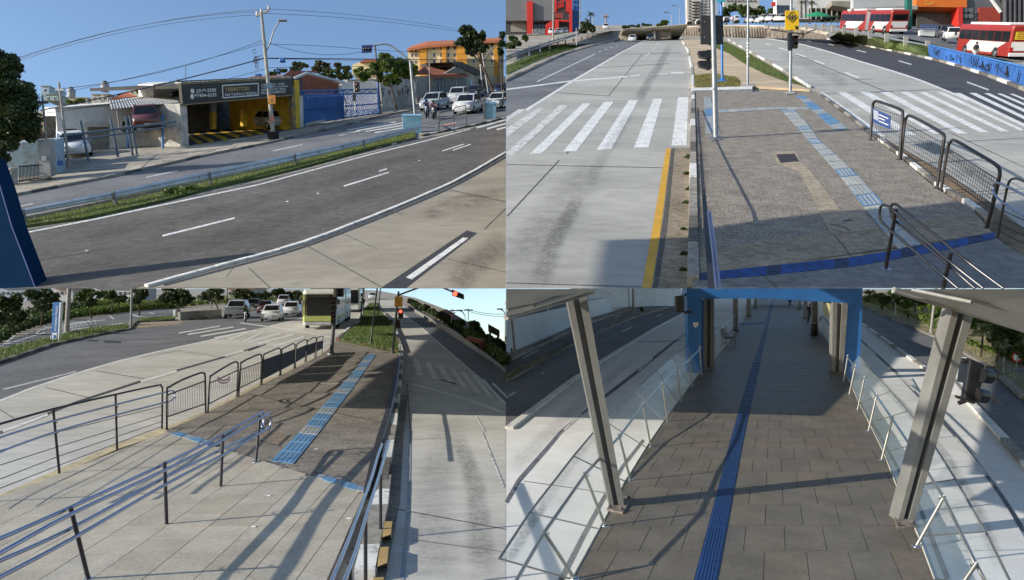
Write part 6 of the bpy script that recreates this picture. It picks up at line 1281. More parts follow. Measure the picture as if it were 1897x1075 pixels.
# overpass
d = 134; ov = Thing('overpass', 'concrete overpass with stone abutments over the sunken avenue', 'bridge', at(1215,75,d)); stone = M('stone_masonry', (.22,.185,.15), .95, .35, 1.2, bump=.4, big=.2, fine=.2); bconc = M('bridge_concrete', (.42,.38,.31), .85, .15, .6, big=.2)
slabpx(ov, 'deck', d-3, [q1(850,216), q1(1040,206), q1(1330,180), q1(1335,192), q1(1040,222), q1(860,228)], 10, bconc); slabpx(ov, 'parapet', d-3.2, [q1(860,212), q1(1040,202), q1(1330,175), q1(1330,181), q1(1040,207), q1(860,217)], .5, bconc)
slabpx(ov, 'beam', d-1, [q1(905,226), q1(1085,219), q1(1085,236), q1(905,250)], 3, M('beam_dark', (.16,.14,.11), .9)); slabpx(ov, 'inner_wall', d+4, [q1(905,240), q1(1095,225), q1(1095,300), q1(905,305)], .5, bconc)
slabpx(ov, 'abutment', d-2, [q1(1100,216), q1(1215,206), q1(1215,285), q1(1100,296)], 6, stone); slabpx(ov, 'tunnel_mouth', d+2, [q1(1214,204), q1(1278,198), q1(1278,278), q1(1214,282)], .5, darkin); slabpx(ov, 'pier', d-2.5, R4(q1,1083,225,1100,296), 1, bconc)
slabpx(ov, 'left_abutment', d-1, [q1(850,222), q1(906,226), q1(906,300), q1(850,300)], 6, bconc)
for k in range(7): slabpx(ov, 'masonry_course', d-2.2, [q1(1101,222+k*10.5), q1(1214,212+k*10.5), q1(1214,219+k*10.5), q1(1101,229+k*10.5)], .2, stone)
rwl = Thing('retaining_wall', 'long dark stone retaining wall curving right from the overpass', 'wall', at(1400,62,150))
for i, (a, b, da, db) in enumerate(((q1(1280,200), q1(1470,190), 166, 158), (q1(1470,190), q1(1700,186), 158, 150), (q1(1700,186), q2(0,190), 150, 143), (q2(0,190), q2(300,205), 143, 128), (q2(300,205), q2(470,240), 128, 112))):
    h0, h1 = (22,21) if i < 3 else ((20,16) if i == 3 else (16,8)); rwl.part('wall_section', MB().prism([at(*a, da), at(*b, db), at(b[0], b[1]+h1, db), at(a[0], a[1]+h0, da)], FWD*1.0, stone)); rwl.part('coping', MB().prism([at(a[0], a[1]-1, da-.3), at(b[0], b[1]-1, db-.3), at(b[0], b[1]+1.2, db-.3), at(a[0], a[1]+1.2, da-.3)], FWD*.8, bconc))
    for k in range(10): u = (k+.3)/10; x = lerp(a[0], b[0], u); y = lerp(a[1], b[1], u); dq = lerp(da, db, u); rwl.part('buttress', MB().prism([at(x, y+3, dq-.15), at(x+2.2, y+3, dq-.15), at(x+3, y+lerp(h0,h1,u)-.5, dq-.6), at(x+.8, y+lerp(h0,h1,u)-.5, dq-.6)], FWD*.5, M('buttress_dark', (.10,.085,.07), .95, .3, 2)))
car(B, q1(930,306), q1(925,300), 'white car emerging from under the overpass', paint('uw', (.6,.6,.6)), 'hatch', d=126, toward_d=123, name='car', sc=.75)
car(B, q1(1060,298), q1(1058,297), 'dark car in the shade under the overpass', paint('ud', (.03,.035,.05)), 'hatch', d=130, toward_d=127, name='car', sc=.75)
# tower block and trees behind
d = 260; tb = Thing('apartment_tower', 'pale grey apartment tower with balconies on the skyline', 'building', at(1300,50,d)); tg = M('tower_grey', (.46,.44,.41), .85, .08, .5); slabpx(tb, 'wall', d, [q1(1330,-40), q1(1548,-40), q1(1548,165), q1(1335,165)], 3, tg)
for r_ in range(7):
    for c_, x in enumerate((1345,1372,1400,1435,1462,1490)): slabpx(tb, 'balcony' if c_ in (1,2) else 'window', d-.8 if c_ in (1,2) else d-.2, R4(q1,x,2+r_*22,x+(22 if c_ in (1,2) else 12),12+r_*22), .6 if c_ in (1,2) else .2, M('balcony_dark', (.10,.10,.10), .8) if c_ not in (1,2) else tg)
    slabpx(tb, 'slab_edge', d-1.2, R4(q1,1370,14+r_*22,1424,18+r_*22), 1, M('balcony_dark', (.10,.10,.10), .8))
tb2 = Thing('apartment_tower', 'second pale tower seen behind the trees at the top', 'building', at(1375,40,270)); slabpx(tb2, 'wall', 270, [q1(1600,-40), q1(1860,-40), q1(1860,60), q1(1600,60)], 3, tg)
for k in range(8): slabpx(tb2, 'window', 269.7, R4(q1,1625+k*28,0,1637+k*28,12), .2, M('balcony_dark', (.10,.10,.10), .8))
for i, (bl, lb, d_) in enumerate((([(1345,24,12,10),(1358,14,10,9)],'green tree behind the black signal plate',200),([(1378,20,14,12),(1395,26,10,8)],'green tree right of the blue pole on the skyline',195),([(1408,22,12,9),(1416,30,10,8)],'green tree on the skyline left of the yellow sign',195),([(1232,42,8,4),(1222,46,8,3)],'yellow flowering tree above the overpass deck',210),([(1178,48,14,3),(1198,46,12,3),(1160,50,10,3)],'low dark tree line behind the overpass',230),([(1432,20,9,8),(1426,30,8,6)],'tree just left of the yellow sign pole',180),([(1500,22,9,10),(1494,34,8,6)],'tree right of the yellow sign',160))):
    tree('background_tree', lb, B, (bl[0][0], bl[0][1]+22), bl, lf_mid if 'yellow f' not in lb else lf_yel, 2200, .34, 1.6, d=d_, per=16, group='trees on the skyline')
for (x, y, t, lb) in ((268,130,20,'tall palm right of the yellow sign'),(300,130,10,'second palm right of the yellow sign'),(345,128,18,'third palm near the green parasol')):
    palm('palm_tree', lb, B, q2(x,y), q2(x,t), 7, lf_mid, 13, d=150, tr=1, group='palms on the right skyline')
for i in range(14):
    x = 1800+i*25 if i < 4 else (i-4)*14+2; f_ = q1 if i < 4 else q2; y = 172 if i < 4 else 160
    if i >= 4: x = (i-4)*16+2
    c = [(.6,.6,.61),(.5,.51,.52),(.08,.08,.09),(.6,.6,.6)][i % 4]; car(B, f_(x, y), (f_(x, y)[0]-4, f_(x, y)[1]+.2), '%s parked car, number %s from the left in the row on the retaining wall' % (('white','silver','black','white')[i % 4], ['one','two','three','four','five','six','seven','eight','nine','ten','eleven','twelve','thirteen','fourteen'][i]), paint('row%d' % (i % 4), c), 'hatch', d=160-i*.9, toward_d=159-i*.9, group='cars parked on the retaining wall')
for i, (x0, y0, x1, y1) in enumerate(((1600,122,1640,160),(1678,112,1712,165),(1335,150,1360,175),(1402,140,1425,170))):
    th = Thing('panel_van', 'white box van %s on the overpass street' % ('left of the round sign','right of the round sign','far left near the tower','just left of the black signal plate')[i], 'van', at(*q1((x0+x1)/2,y1), 158)); slabpx(th, 'box', 158, R4(q1,x0,y0,x1,y1-6), 1.5, signwh, bevel=.1); slabpx(th, 'window', 157.9, R4(q1,x0+4,y0+6,x1-4,y0+16), .05, winglass)
    for k in (.25,.75): th.part('wheel', MB().lathe(at(*q1(lerp(x0,x1,k),y1-5), 157.8), -FWD, [(0,.35),(.2,.35),(.21,.05)], rubber, 12))
# buildings at the right
d = 150; sw = Thing('building', 'white flat shopping building with grey fascia behind the articulated bus', 'building', at(1620,45,d))
slabpx(sw, 'wall', d, [q2(90,-30), q2(690,-30), q2(690,140), q2(90,140)], 2, whitewall); slabpx(sw, 'canopy', d-3, [q2(490,10), q2(640,8), q2(650,60), q2(495,40)], 5, M('taupe', (.28,.25,.21), .8)); slabpx(sw, 'shop_front', d-.5, R4(q2,330,60,690,140), .4, darkin)
slabpx(sw, 'red_sign', d-.6, R4(q2,55,15,82,45), .3, redB); slabpx(sw, 'glass_wall', d-.4, R4(q2,95,40,185,130), .3, winglass)
for k in range(9): slabpx(sw, 'column', d-1, R4(q2,340+k*38,55,346+k*38,140), .4, M('taupe', (.28,.25,.21), .8))
d = 118; oc = Thing('building', 'grey commercial building with bright orange entrance at the top right', 'building', at(1760,60,d)); orr = M('fascia_orange', (.68,.16,.02), .5, .04, 1); ordk = M('orange_lintel', (.50,.10,.015), .5)
slabpx(oc, 'left_wall', d, [q2(650,-30), q2(1115,-30), q2(1115,45), q2(650,60)], 1, M('panel_grey', (.44,.46,.47), .6, .05, .5)); slabpx(oc, 'canopy', d-2, [q2(640,60), q2(1120,40), q2(1120,70), q2(640,75)], 1.2, concpole); slabpx(oc, 'void', d+2, R4(q2,680,70,1120,190), .3, darkin)
slabpx(oc, 'orange_fascia', d-1, [q2(1110,-30), q2(1480,-30), q2(1480,55), q2(1110,50)], 3, orr); slabpx(oc, 'entrance', d+1, R4(q2,1115,55,1415,200), .3, M('entrance_dark', (.10,.09,.085), .8)); slabpx(oc, 'orange_pier', d-1.2, R4(q2,1418,50,1450,195), 2, redB); slabpx(oc, 'grey_wall', d-.5, [q2(1450,-30), q2(1700,-30), q2(1750,60), q2(1750,195), q2(1452,195)], 4, M('panel_dark', (.13,.13,.14), .6)); slabpx(oc, 'red_wall', d-.8, R4(q2,1570,55,1725,190), .3, M('brick_red', (.35,.05,.03), .7)); slabpx(oc, 'black_wall', d-1, R4(q2,1750,-30,1990,260), 4, gB2)
for k in range(5): slabpx(oc, 'black_fin', d-1.6, R4(q2,1760+k*34,-20,1772+k*34,250), .4, M('fin_grey', (.10,.10,.11), .6))
for k in range(7): slabpx(oc, 'disc', d-1.05, [(q2(1430+18*math.cos(a)+40*(k % 3), 75+18*math.sin(a)+42*(k//3))) for a in np.linspace(0, 5.9, 14)], .1, M('panel_dark', (.13,.13,.14), .6))
textpx(oc, 'lettering', 'Court', Plane(at(*q2(1200,20), d-1.1), -FWD), [q2(1175,35), q2(1232,38), q2(1175,2)], M('letters_yellow', (.7,.5,.05), .5), .05)
slabpx(oc, 'green_column', d-12, R4(q2,1045,-30,1080,205), .8, M('teal_column', (.02,.13,.10), .5)); slabpx(oc, 'white_column', d-12, [q2(1648,-20), q2(1660,-20), q2(1740,85), q2(1728,90)], .4, signwh)
lw_ = Thing('low_wall', 'low white wall with blue railing left of the parked SUVs', 'wall', at(1725,65,100)); slabpx(lw_, 'wall', 100, [q2(1138,218), q2(1270,222), q2(1270,268), q2(1138,258)], .5, whitewall)
for k in range(10): lw_.part('railing_bar', MB().tube([at(*q2(1140+k*14,220), 99.8), at(*q2(1140+k*14,182), 99.8)], .03, gateblue, 4))
lw_.part('railing_rail', MB().tube([at(*q2(1140,182), 99.8), at(*q2(1268,184), 99.8)], .04, gateblue, 5))
car(B, q2(1310,280), q2(1270,300), 'dark grey SUV parked left of the white one behind the blue wall', K, 'suv', d=92, toward_d=96, name='parked_suv'); car(B, q2(1365,300), q2(1330,318), 'white SUV parked behind the bus at the blue wall', W, 'suv', d=86, toward_d=90, name='parked_suv')
th = Thing('parasol', 'small green parasol left of the articulated bus', 'parasol', at(*q2(385,165), 128)); th.part('canopy', MB().lathe(at(*q2(385,122), 128), B.n, [(-.0,2.4),(.5,1.2),(.8,.05)], M('parasol_green', (.02,.25,.11), .7), 10)); th.part('pole', MB().tube([at(*q2(385,170), 128), at(*q2(385,118), 128)], .05, steel, 6))
th = Thing('kiosk', 'dark roofed bus shelter between the parasol and the articulated bus', 'shelter', at(*q2(490,180), 126)); slabpx(th, 'roof', 126, [q2(440,120), q2(540,112), q2(540,124), q2(440,132)], 2, M('shelter_green', (.03,.07,.05), .6))
for x in (445,490,535): th.part('post', MB().tube([at(*q2(x,182), 126.3), at(*q2(x,125), 126.3)], .06, darkrail, 6))
# buses
r0 = at(1646,63.5,104); f0 = at(1553,51,121); fr = frame(B.n, f0-r0); red = paint('bus_red', (.30,.03,.022)); gryw = M('bus_white', (.60,.59,.58), .4, .05, 1)
bus(B, mat4(r0-fr[1]*1.25, fr), 18.0, 'long articulated red and white bus beside the shopping building', red, gryw, True, 'red buses')
r0 = at(1864,112,71.5); f0 = at(1767,95,83); fr = frame(B.n, f0-r0)
bus(B, mat4(r0-fr[1]*1.25, fr), 12.2, 'red and white bus with yellow rear notice behind the blue wall', red, gryw, False, 'red buses', rear_ad=True)
p = at(*q2(1528,440), 69); person(B, at(*q2(1527,452), 68.5), RGT, 1.72, 'person in black shirt and white trousers walking behind the blue wall', M('black_shirt', (.015,.015,.017), .85), M('white_trousers', (.6,.6,.6), .85), pose='walk')
# blue graffiti wall
bw = Thing('wall', 'bright blue wall with black graffiti in front of the second red bus', 'wall', B.hit(1800,132)); bwm = M('wall_blue', (.035,.13,.40), .7, .15, 1.5, big=.2)
PW = wallplane(B, (1719,106), (1897,163))
onpl(bw, 'wall_face', PW, [(1720,83.7),(1897,124),(2100,170),(2100,228),(1897,163),(1719,106)], .25, bwm); bw.part('coping', MB().tube([PW.hit(1720,83.2), PW.hit(1897,123.5), PW.hit(2100,169.5)], .07, M('coping_blue', (.06,.22,.55), .6), 4))
rg_ = random.Random(3)
for i in range(26):
    x = rg_.uniform(1724,1890); t = (x-1720)/177; y0 = 86+40*t; y1 = 104+56*t; pts = [PW.hit(x+rg_.uniform(-2,7), rg_.uniform(y0+2, y1-3), .02) for _ in range(rg_.choice((3,4,5)))]; bw.part('graffiti', MB().tube(pts, .02, blackp, 4))
for x in (1820,1866):
    for s_ in (-3,0,3): t = (x-1720)/177; bw.part('graffiti', MB().tube([PW.hit(x, 90+40*t, .03), PW.hit(x+s_, 100+52*t, .03)], .03, blackp, 4))
# right verge and guard rail
vr = Thing('verge', None, None, B.hit(1620,85), kind='structure')
vr.part('embankment', MB().add([at(*q2(478,272), 96), at(*q2(540,242), 108), at(*q2(760,268), 98), at(*q2(1000,305), 88), at(*q2(1190,345), 82), B.hit(*q2(1200,412), .15), B.hit(*q2(900,362), .15), B.hit(*q2(640,312), .15), B.hit(*q2(480,285), .15)], [[0,1,8],[1,2,7,8],[2,3,6,7],[3,4,5,6]], grassbed))
GRASSQ = [[at(*q2(540,238), 108), at(*q2(760,268), 98), B.hit(*q2(640,312), .15), B.hit(*q2(480,285), .15)], [at(*q2(760,268), 98), at(*q2(1000,305), 88), B.hit(*q2(900,362), .15), B.hit(*q2(640,312), .15)], [at(*q2(1000,305), 88), at(*q2(1190,345), 82), B.hit(*q2(1200,412), .15), B.hit(*q2(900,362), .15)]]
kerbstones(B, vr, ar_far[6:], 44, .25, .2, [kerbw, kerbd, kerbg])
gr_ = Thing('guard_rail', 'grey guard rail with square posts above the right hand verge', 'guard rail', at(1600,60,100)); gp = [(0,188,140),(180,190,128),(370,195,118),(500,208,110),(670,232,102),(770,250,97),(890,275,90),(1030,300,86),(1190,330,82)]
gr_.part('beam', MB().loft([[at(*q2(x,y-5), d_), at(*q2(x,y+8), d_), at(*q2(x,y+8), d_+.06), at(*q2(x,y-5), d_+.06)] for x, y, d_ in gp], M('rail_grey', (.22,.25,.28), .5, .15, 1, metal=.4)))
for x, y, d_ in [(28,190,138),(105,190,133),(180,190,128),(305,192,121),(370,196,118),(430,200,114),(500,208,110),(580,222,106),(670,233,102),(770,252,97),(890,275,90),(1030,300,86),(1190,335,82)]: gr_.part('post', MB().box(at(*q2(x,y+4), d_)-FWD*.12, (.5,.14,1.1) if d_ < 115 else (.4,.1,.9), concpole, (RGT*1, FWD, UPV)))
# --- main signal pole, blue pole, poles
sg = Thing('traffic_signal', 'galvanised signal pole with large black plate seen from behind', 'traffic light', B.hit(1325,256,.15)); pole(sg, 'mast', B, (1326,256), (1319.5,-30), 5.2, steel, 4.4, 14, lift=.15); dS = B.depth(1326,256,.15)
sg.part('base_plate', MB().prism(G(B, [(1313,254),(1332,251),(1338,258),(1318,261)], .17), -B.n*.02, steel))
bp_ = boxpx(sg, 'back_plate', dS+.12, R4(q1,1430,112,1597,325), .05, M('plate_black', (.03,.03,.033), .5), bevel=.02)
for (x, y) in ((1460,160),(1560,165),(1460,275),(1562,272)): sg.part('bolt', MB().lathe(at(*q1(x,y), dS+.12), -FWD, [(0,.02),(.01,.02),(.011,.002)], steel, 8), under=bp_)
for (y0, y1) in ((365,430),(437,503)):
    c = at(*q1(1494,(y0+y1)/2), dS); h = (y1-y0)/3.952*dS/F; hd = sg.part('signal_head', MB().box(c+FWD*.1, (.14,.2,h), signalm), bevel=.02); sg.part('visor', MB().loft([[c-RGT*.05+UPV*h*.42, c-RGT*.05-UPV*h*.42, c-RGT*.05-UPV*h*.42+FWD*.22, c-RGT*.05+UPV*h*.42+FWD*.22], [c-RGT*.36+UPV*h*.36, c-RGT*.30-UPV*h*.22, c-RGT*.30-UPV*h*.22+FWD*.22, c-RGT*.36+UPV*h*.36+FWD*.22]], signalm), under=hd)
sg.part('sticker', MB().lathe(at(*q1(1521,650), dS-.12), -FWD, [(0,.05),(.006,.05),(.007,.003)], signwh, 10))
bpn = Thing('sign_post', 'blue post with cyan top plate standing in the small grass patch', 'post', B.hit(1338,151,.15)); pole(bpn, 'mast', B, (1338,151), (1336,-20), 2.4, stblue, 2.2, 10, lift=.15); bpn.part('foot', MB().lathe(B.hit(1338,151,.15), B.n, [(0,.34),(.05,.32),(.12,.18),(.2,.1)], stblue, 12)); boxpx(bpn, 'top_plate', B.depth(1338,151,.15)-.2, R4(q1,1545,-60,1612,14), .05, M('plate_cyan', (.05,.38,.48), .5))
gp_ = Thing('street_pole', 'plain grey pole with white bands between blue post and yellow sign', 'pole', B.hit(1385,158,.15)); pole(gp_, 'mast', B, (1385,158), (1386,-25), 2.4, steel, 2.0, 10, lift=.15); gp_.part('footing', MB().prism(G(B, [(1374,157),(1396,155),(1398,160),(1376,162)], .18), -B.n*.03, concpole))
for y in (80,86,92,98,104): gp_.part('band', MB().tube([at(1385.6,y,B.depth(1385,158,.15)), at(1385.6,y+2,B.depth(1385,158,.15))], 2.7*B.px((1385,158)), signwh, 10))
ys = Thing('traffic_signal', 'pedestrian signal pole with yellow crossing sign on the island', 'traffic light', B.hit(1464,171,.15)); pole(ys, 'mast', B, (1464,171), (1466,-25), 2.9, steel, 2.5, 12, lift=.15); dY = B.depth(1464,171,.15)
ys.part('footing', MB().prism(G(B, [(1455,170),(1472,168),(1474,173),(1457,175)], .19), -B.n*.03, concpole))
yp = boxpx(ys, 'yellow_sign', dY-.12, [(1454.5,19.5),(1480.5,19.5),(1480.5,56),(1454.5,56)], .03, M('sign_yellow', (.78,.47,.01), .45), bevel=.02)
def ink(pts, w=.02): ys.part('sign_ink', MB().tube([at(x, y, dY-.125) for x, y in pts], w, blackp, 4), under=yp)
ink([(1467.5,22),(1477.5,32),(1467.5,42),(1457.5,32),(1467.5,22)]); ink([(1458,30),(1458,34)]); ink([(1467.5,27),(1467.5,34)], .035); ink([(1467.5,34),(1465.5,38)], .025); ink([(1467.5,34),(1469.5,38)], .025); ink([(1463.5,29),(1462.5,36)], .03); ink([(1471.5,29),(1472.5,36)], .03); ink([(1461,32),(1474,32)], .02); ink([(1473,49),(1478,53)], .05); ink([(1478,48.5),(1478.4,53.4),(1473.5,53.4)], .03)
signal_head(ys, 'signal_head', dY-.25, 1467.5,66,1478,89, n=2); boxpx(ys, 'signal_side', dY-.3, [(1462,60),(1468,60),(1468,92),(1463,90)], .3, signalm)
# --- fence panels on the island
def hoop(S, label, pts, b0, b1, mesh=None, grp=None, solid=None, rp=2.6, bars=0, lift=0, mat=darkrail, btop=None, name='mesh_fence'):   # pts: pixel outline base left, up, over, base right
    p0, p1 = S.hit(*b0, lift), S.hit(*b1, lift); n = (p1-p0).cross(S.n); 
    if n.dot(CAM-p0) < 0: n = -n
    P = Plane(p0, n); th = Thing(name, label, 'fence panel', p0.lerp(p1, .5), grp)
    m_ = S.px(b0, lift); th.part('hoop', MB().tube([P.hit(x, y) for x, y in smoothline(pts, 4)], rp*m_, mat, 8))
    for q in (p0, p1): th.part('foot', MB().lathe(q-S.n*.02, S.n, [(0,rp*m_*1.9),(.03,rp*m_*1.7),(.04,rp*m_)], mat, 10))
    return th, P, m_
def meshfill(th, P, c4, nu, nv, r, mat):                     # wire mesh between four pixel corners: upper left, upper right, lower right, lower left
    a, b, c, d_ = [Vector((x, y, 0)) for x, y in c4]; f = lambda u, v: a.lerp(b, u).lerp(d_.lerp(c, u), v)
    for i in range(nu+1): p, q = f(i/nu, 0), f(i/nu, 1); th.part('wire', MB().tube([P.hit(p.x, p.y), P.hit(q.x, q.y)], r if 0 < i < nu else r*2, mat, 4))
    for j in range(nv+1): p, q = f(0, j/nv), f(1, j/nv); th.part('wire', MB().tube([P.hit(p.x, p.y), P.hit(q.x, q.y)], r if 0 < j < nv else r*2.2, mat, 4))
th, P, m_ = hoop(B, 'dark mesh fence panel with blue notice, farthest of the three on the island', [(1612,260),(1615,222),(1617,196),(1620,189),(1626,188),(1650,196),(1669,204),(1672.5,212),(1670,250),(1666,296)], (1612,260), (1666,296), None, 'mesh fence panels on the island', lift=.15)
meshfill(th, P, [(1616.5,197),(1671,216),(1666.5,280),(1612.5,246)], 16, 5, .004, darkrail)
nb = onpl(th, 'blue_notice', P, [q2(793,790), q2(920,850), q2(915,945), q2(795,893)], .02, M('notice_navy', (.03,.07,.22), .5), .03)
for (x0, y0, x1, y1) in ((838,838,905,868),(838,862,880,880),(838,885,905,915)): th.part('notice_line', MB().tube([P.hit(*q2(x0,y0), .04), P.hit(*q2(x1,y1), .04)], .018, signwh, 4), under=nb)
onpl(th, 'wheelchair_symbol', P, [q2(797,800), q2(832,816), q2(832,885), q2(798,868)], .01, M('symbol_white', (.35,.38,.46), .6), .035, nb)
th, P, m_ = hoop(B, 'dark mesh fence panel, middle one of the three on the island', [(1669,296),(1673,258),(1677,225),(1680,217.5),(1687,215),(1715,229),(1742,245),(1749,252),(1748,266),(1741,310),(1736,349)], (1669,296), (1736,349), None, 'mesh fence panels on the island', lift=.15)
meshfill(th, P, [(1678,229),(1748.5,266),(1739,318),(1672,275)], 20, 6, .004, darkrail)
th, P, m_ = hoop(B, 'dark mesh fence panel nearest the handrail on the island', [(1743,353),(1750,310),(1757,271),(1761,263.5),(1770,261),(1810,284),(1843,304),(1852,316),(1850,335),(1838,385),(1828,423)], (1743,353), (1828,423), None, 'mesh fence panels on the island', lift=.15, rp=2.8)
meshfill(th, P, [(1758,276),(1850.5,334),(1838,388),(1749,325)], 22, 7, .0045, darkrail)
th, P, m_ = hoop(B, 'dark railing with horizontal cables at the right edge of the island', [(1848,441),(1857,392),(1866,348),(1871,335),(1880,331),(1897,336),(1990,374),(2000,400),(1985,520)], (1848,441), (1985,520), None, None, lift=.15, rp=2.2, name='railing')
for (a, b) in (((1852,415),(1985,480)),((1857,390),(1990,450)),((1854,402),(1988,466)),((1850,428),(1985,497))): th.part('cable', MB().tube([P.hit(*a), P.hit(*b)], .008, darkrail, 5))
hb_ = Thing('handrail', 'short double handrail fixed to the corner of the right railing', 'handrail', B.hit(1848,441,.15)); th = hb_
for off in (0, 1): th.part('rail', MB().tube([P.hit(x, y, .08+.0*off) for x, y in smoothline([(1990,410+off*44),(1897,362+off*38),(1870,348+off*36),(1848,339+off*28),(1840,345+off*10),(1840,352)], 4)], .022, steelm, 8))
th.part('bracket', MB().tube([P.hit(1862,352), P.hit(1862,352,.09)], .012, darkrail, 6))
# --- handrail in front
hr = Thing('handrail', 'dark double handrail with looped end running to the bottom right of the island', 'handrail', B.hit(1641,498,.15)); dk_ = M('rail_gunmetal', (.10,.10,.105), .3, .1, 4, metal=.7)
PR = wallplane(B, (1641,498), (1748,533)); PR = Plane(B.hit(1641,498,.15), (B.hit(1748,533,.15)-B.hit(1641,498,.15)).cross(B.n))
if PR.n.dot(CAM-PR.p) < 0: PR = Plane(PR.p, -PR.n)
hr.part('post', MB().tube([PR.hit(1641,498), PR.hit(1660,388)], .028, darkrail, 10)); hr.part('post', MB().tube([PR.hit(1747,536.2), PR.hit(1762,469)], .028, darkrail, 10)); hr.part('base_flange', MB().lathe(PR.hit(1641,498)-B.n*.01, B.n, [(0,.085),(.015,.08),(.02,.03)], steelm, 14))
for (pts, off) in (([(1822,534.6),(1762,487),(1700,432),(1655,390),(1645,382),(1634,381),(1630,390),(1631,405),(1640,418),(1700,470),(1775,534.6)], .07), ([(1859,534.6),(1800,491),(1730,434),(1670,386),(1660,379),(1653,379),(1650,387),(1652,400),(1662,412),(1730,468),(1806,534.6)], -.07)):
    hr.part('rail', MB().tube([PR.hit(x, y, off) for x, y in smoothline(pts, 4)], .021, dk_, 10))
for (x, y) in ((1655,393),(1652,424),(1760,478),(1755,505)): hr.part('bracket', MB().tube([PR.hit(x, y, -.07), PR.hit(x, y+3, -.03), PR.hit(x, y+3, .03), PR.hit(x, y, .07)], .007, darkrail, 6))
bk = Thing('handrail', 'black flat handrail edge along the left kerb of the island', 'handrail', B.hit(1296,300,.15)); bk.part('rail', MB().loft([[at(x-w_, y, d_), at(x+w_, y, d_), at(x+w_, y, d_+.05), at(x-w_, y, d_+.05)] for (x, y, w_, d_) in ((1292.5,200,1.6,B.depth(1294,212)),(1297,265,2.2,B.depth(1298,300)),(1303,350,3.4,B.depth(1304,420)),(1311,440,5.0,B.depth(1313,520)),(1318,534.6,6.5,B.depth(1316,534)*.86))], darkrail))
for (b, t) in (((1294,214),(1292.5,201)),((1299,318),(1297.5,270)),((1305,425),(1303.5,352))): pole(bk, 'post', B, b, t, 1.8, darkrail, lift=.15)
bk2 = Thing('handrail', 'pair of steel handrails at the bottom left corner of the island', 'handrail', B.hit(1320,500,.15))
for (x0, x1) in ((1312,1327),(1315.5,1333)): bk2.part('rail', MB().tube([at(x, y, lerp(10.4, 9.2, t)) for x, y, t in ((x0,394,0),(x0+2,410,.1),(lerp(x0,x1,.6),470,.55),(x1,534.4,1))], .018, steelb, 8))
bk2.part('end_loop', MB().tube([at(1312,394,10.4), at(1313.5,391.5,10.4), at(1315.5,394,10.4)], .018, steelb, 8))
# small plants along the kerb
for i, (x, y, s_) in enumerate(((1276,290,9),(1272,322,6),(1276,350,7),(1270,375,6),(1268,470,7),(1266,425,5),(1266,500,6))):
    tree('weed', ['leafy weed at the head of the yellow line beside the kerb','small weed second down the kerb by the gutter','thin weed third down the kerb by the gutter','low weed fourth down the kerb by the gutter','dry weed next to the roof shadow by the kerb','tiny weed in the middle of the gutter kerb','lowest weed at the bottom of the gutter kerb'][i], B, (x, y+s_*.5), [(x, y, s_, s_*.7)], lf_mid if i != 4 else lf_olive, 260, .035, .5, per=12, cat='weed', group='weeds along the kerb', limbs=3)

# unseen station roof, shaped to cast its shadow on the near island and busway
RF = [B.hit(x, y, .1)+SUN*19 for x, y in ((1072,540),(1098,438),(1280,432),(1416,412),(1530,398),(1689,388),(1897,362),(1990,352),(2050,540))]
rf = Thing('station_roof', 'unseen station roof beside the camera, shaped from its shadow on the near island', 'roof', RF[0]-B.n*6); rf.part('slab', MB().prism(RF, B.n*.2, cnc := M('roof_sheet', (.45,.45,.43), .7)))
for i, x in ((0, -15), (8, -9)):
    q = Vector((x, -7, RF[i].z-.05)); rf.part('beam', MB().tube([RF[i].lerp(RF[4], .5), RF[i], q], .10, colgrey, 8)); rf.part('column', MB().tube([q, Vector((x, -7, .2))], .14, colgrey, 8))
# ================================================================ LOWER LEFT PLACE: things
# --- vegetation and buildings at the back left
for i, (b, bl, lb, m_, n_, lf) in enumerate((((20,622),[(14,560,26,20),(-10,580,30,22),(30,585,18,16)],'dark bushy tree at the far left edge behind the side road',lf_dark,3200,.16),((76,605),[(70,548,22,16),(90,552,20,14),(82,568,18,10)],'spreading dark tree with thin trunk left of the blue sign',lf_dark,3600,.15),((170,590),[(170,545,20,12),(150,548,14,10),(165,560,16,9)],'slim trunk tree right of the pale concrete pole',lf_mid,2800,.15),((205,583),[(203,546,18,10),(222,552,16,9)],'mid green tree over the maize patch',lf_mid,2200,.15),((258,585),[(262,545,18,12),(250,556,12,8)],'dark tree behind the grey lamp pole',lf_dark,2400,.15),((334,592),[(320,544,26,14),(340,550,24,14),(305,552,16,10),(332,562,18,7)],'broad dark tree with short trunk at the head of the concrete barrier',lf_dark,5200,.13),((405,575),[(400,545,24,12),(380,550,16,9)],'dark tree behind the silver SUV',lf_dark,3000,.16),((450,570),[(448,546,24,12),(470,550,16,9)],'dark tree over the waiting cars',lf_dark,3000,.18),((520,566),[(515,543,26,10),(545,547,18,9),(490,548,20,8)],'dark tree mass left of the green bus',lf_dark,3600,.2))):
    tree('broadleaf_tree', lb, C, b, bl, m_, n_, lf, 1.6, per=22, group='trees behind the side road')
def shrubbery(lb, pts, m_, n_, size, hpx, cat='shrub', name='shrub'):
    d_ = C.depth(pts[len(pts)//2][0], pts[len(pts)//2][1]); th = Thing(name, lb, cat, C.hit(*pts[len(pts)//2])); cl = []
    for (x, y) in [tuple(p)[:2] for p in resample([(a, b, 0) for a, b in pts], 14)]:
        dq = C.depth(x, y); mq = dq/F; cl.append((at(x, y-hpx*.45, dq), (hpx*mq*.7, hpx*mq*.7, hpx*mq*.55)))
        cl.append((at(x+4, y-hpx*.2, dq), (hpx*mq*.5, hpx*mq*.5, hpx*mq*.35)))
    v, f = leaves(cl, n_, size, m_, C.n, seed=len(lb)); npmesh('foliage', v, f, m_, th); mb = MB()
    for c, r in cl[::3]: mb.tube([c-C.n*r[2]*1.8, c], .03, bark, 4)
    th.part('stems', mb)
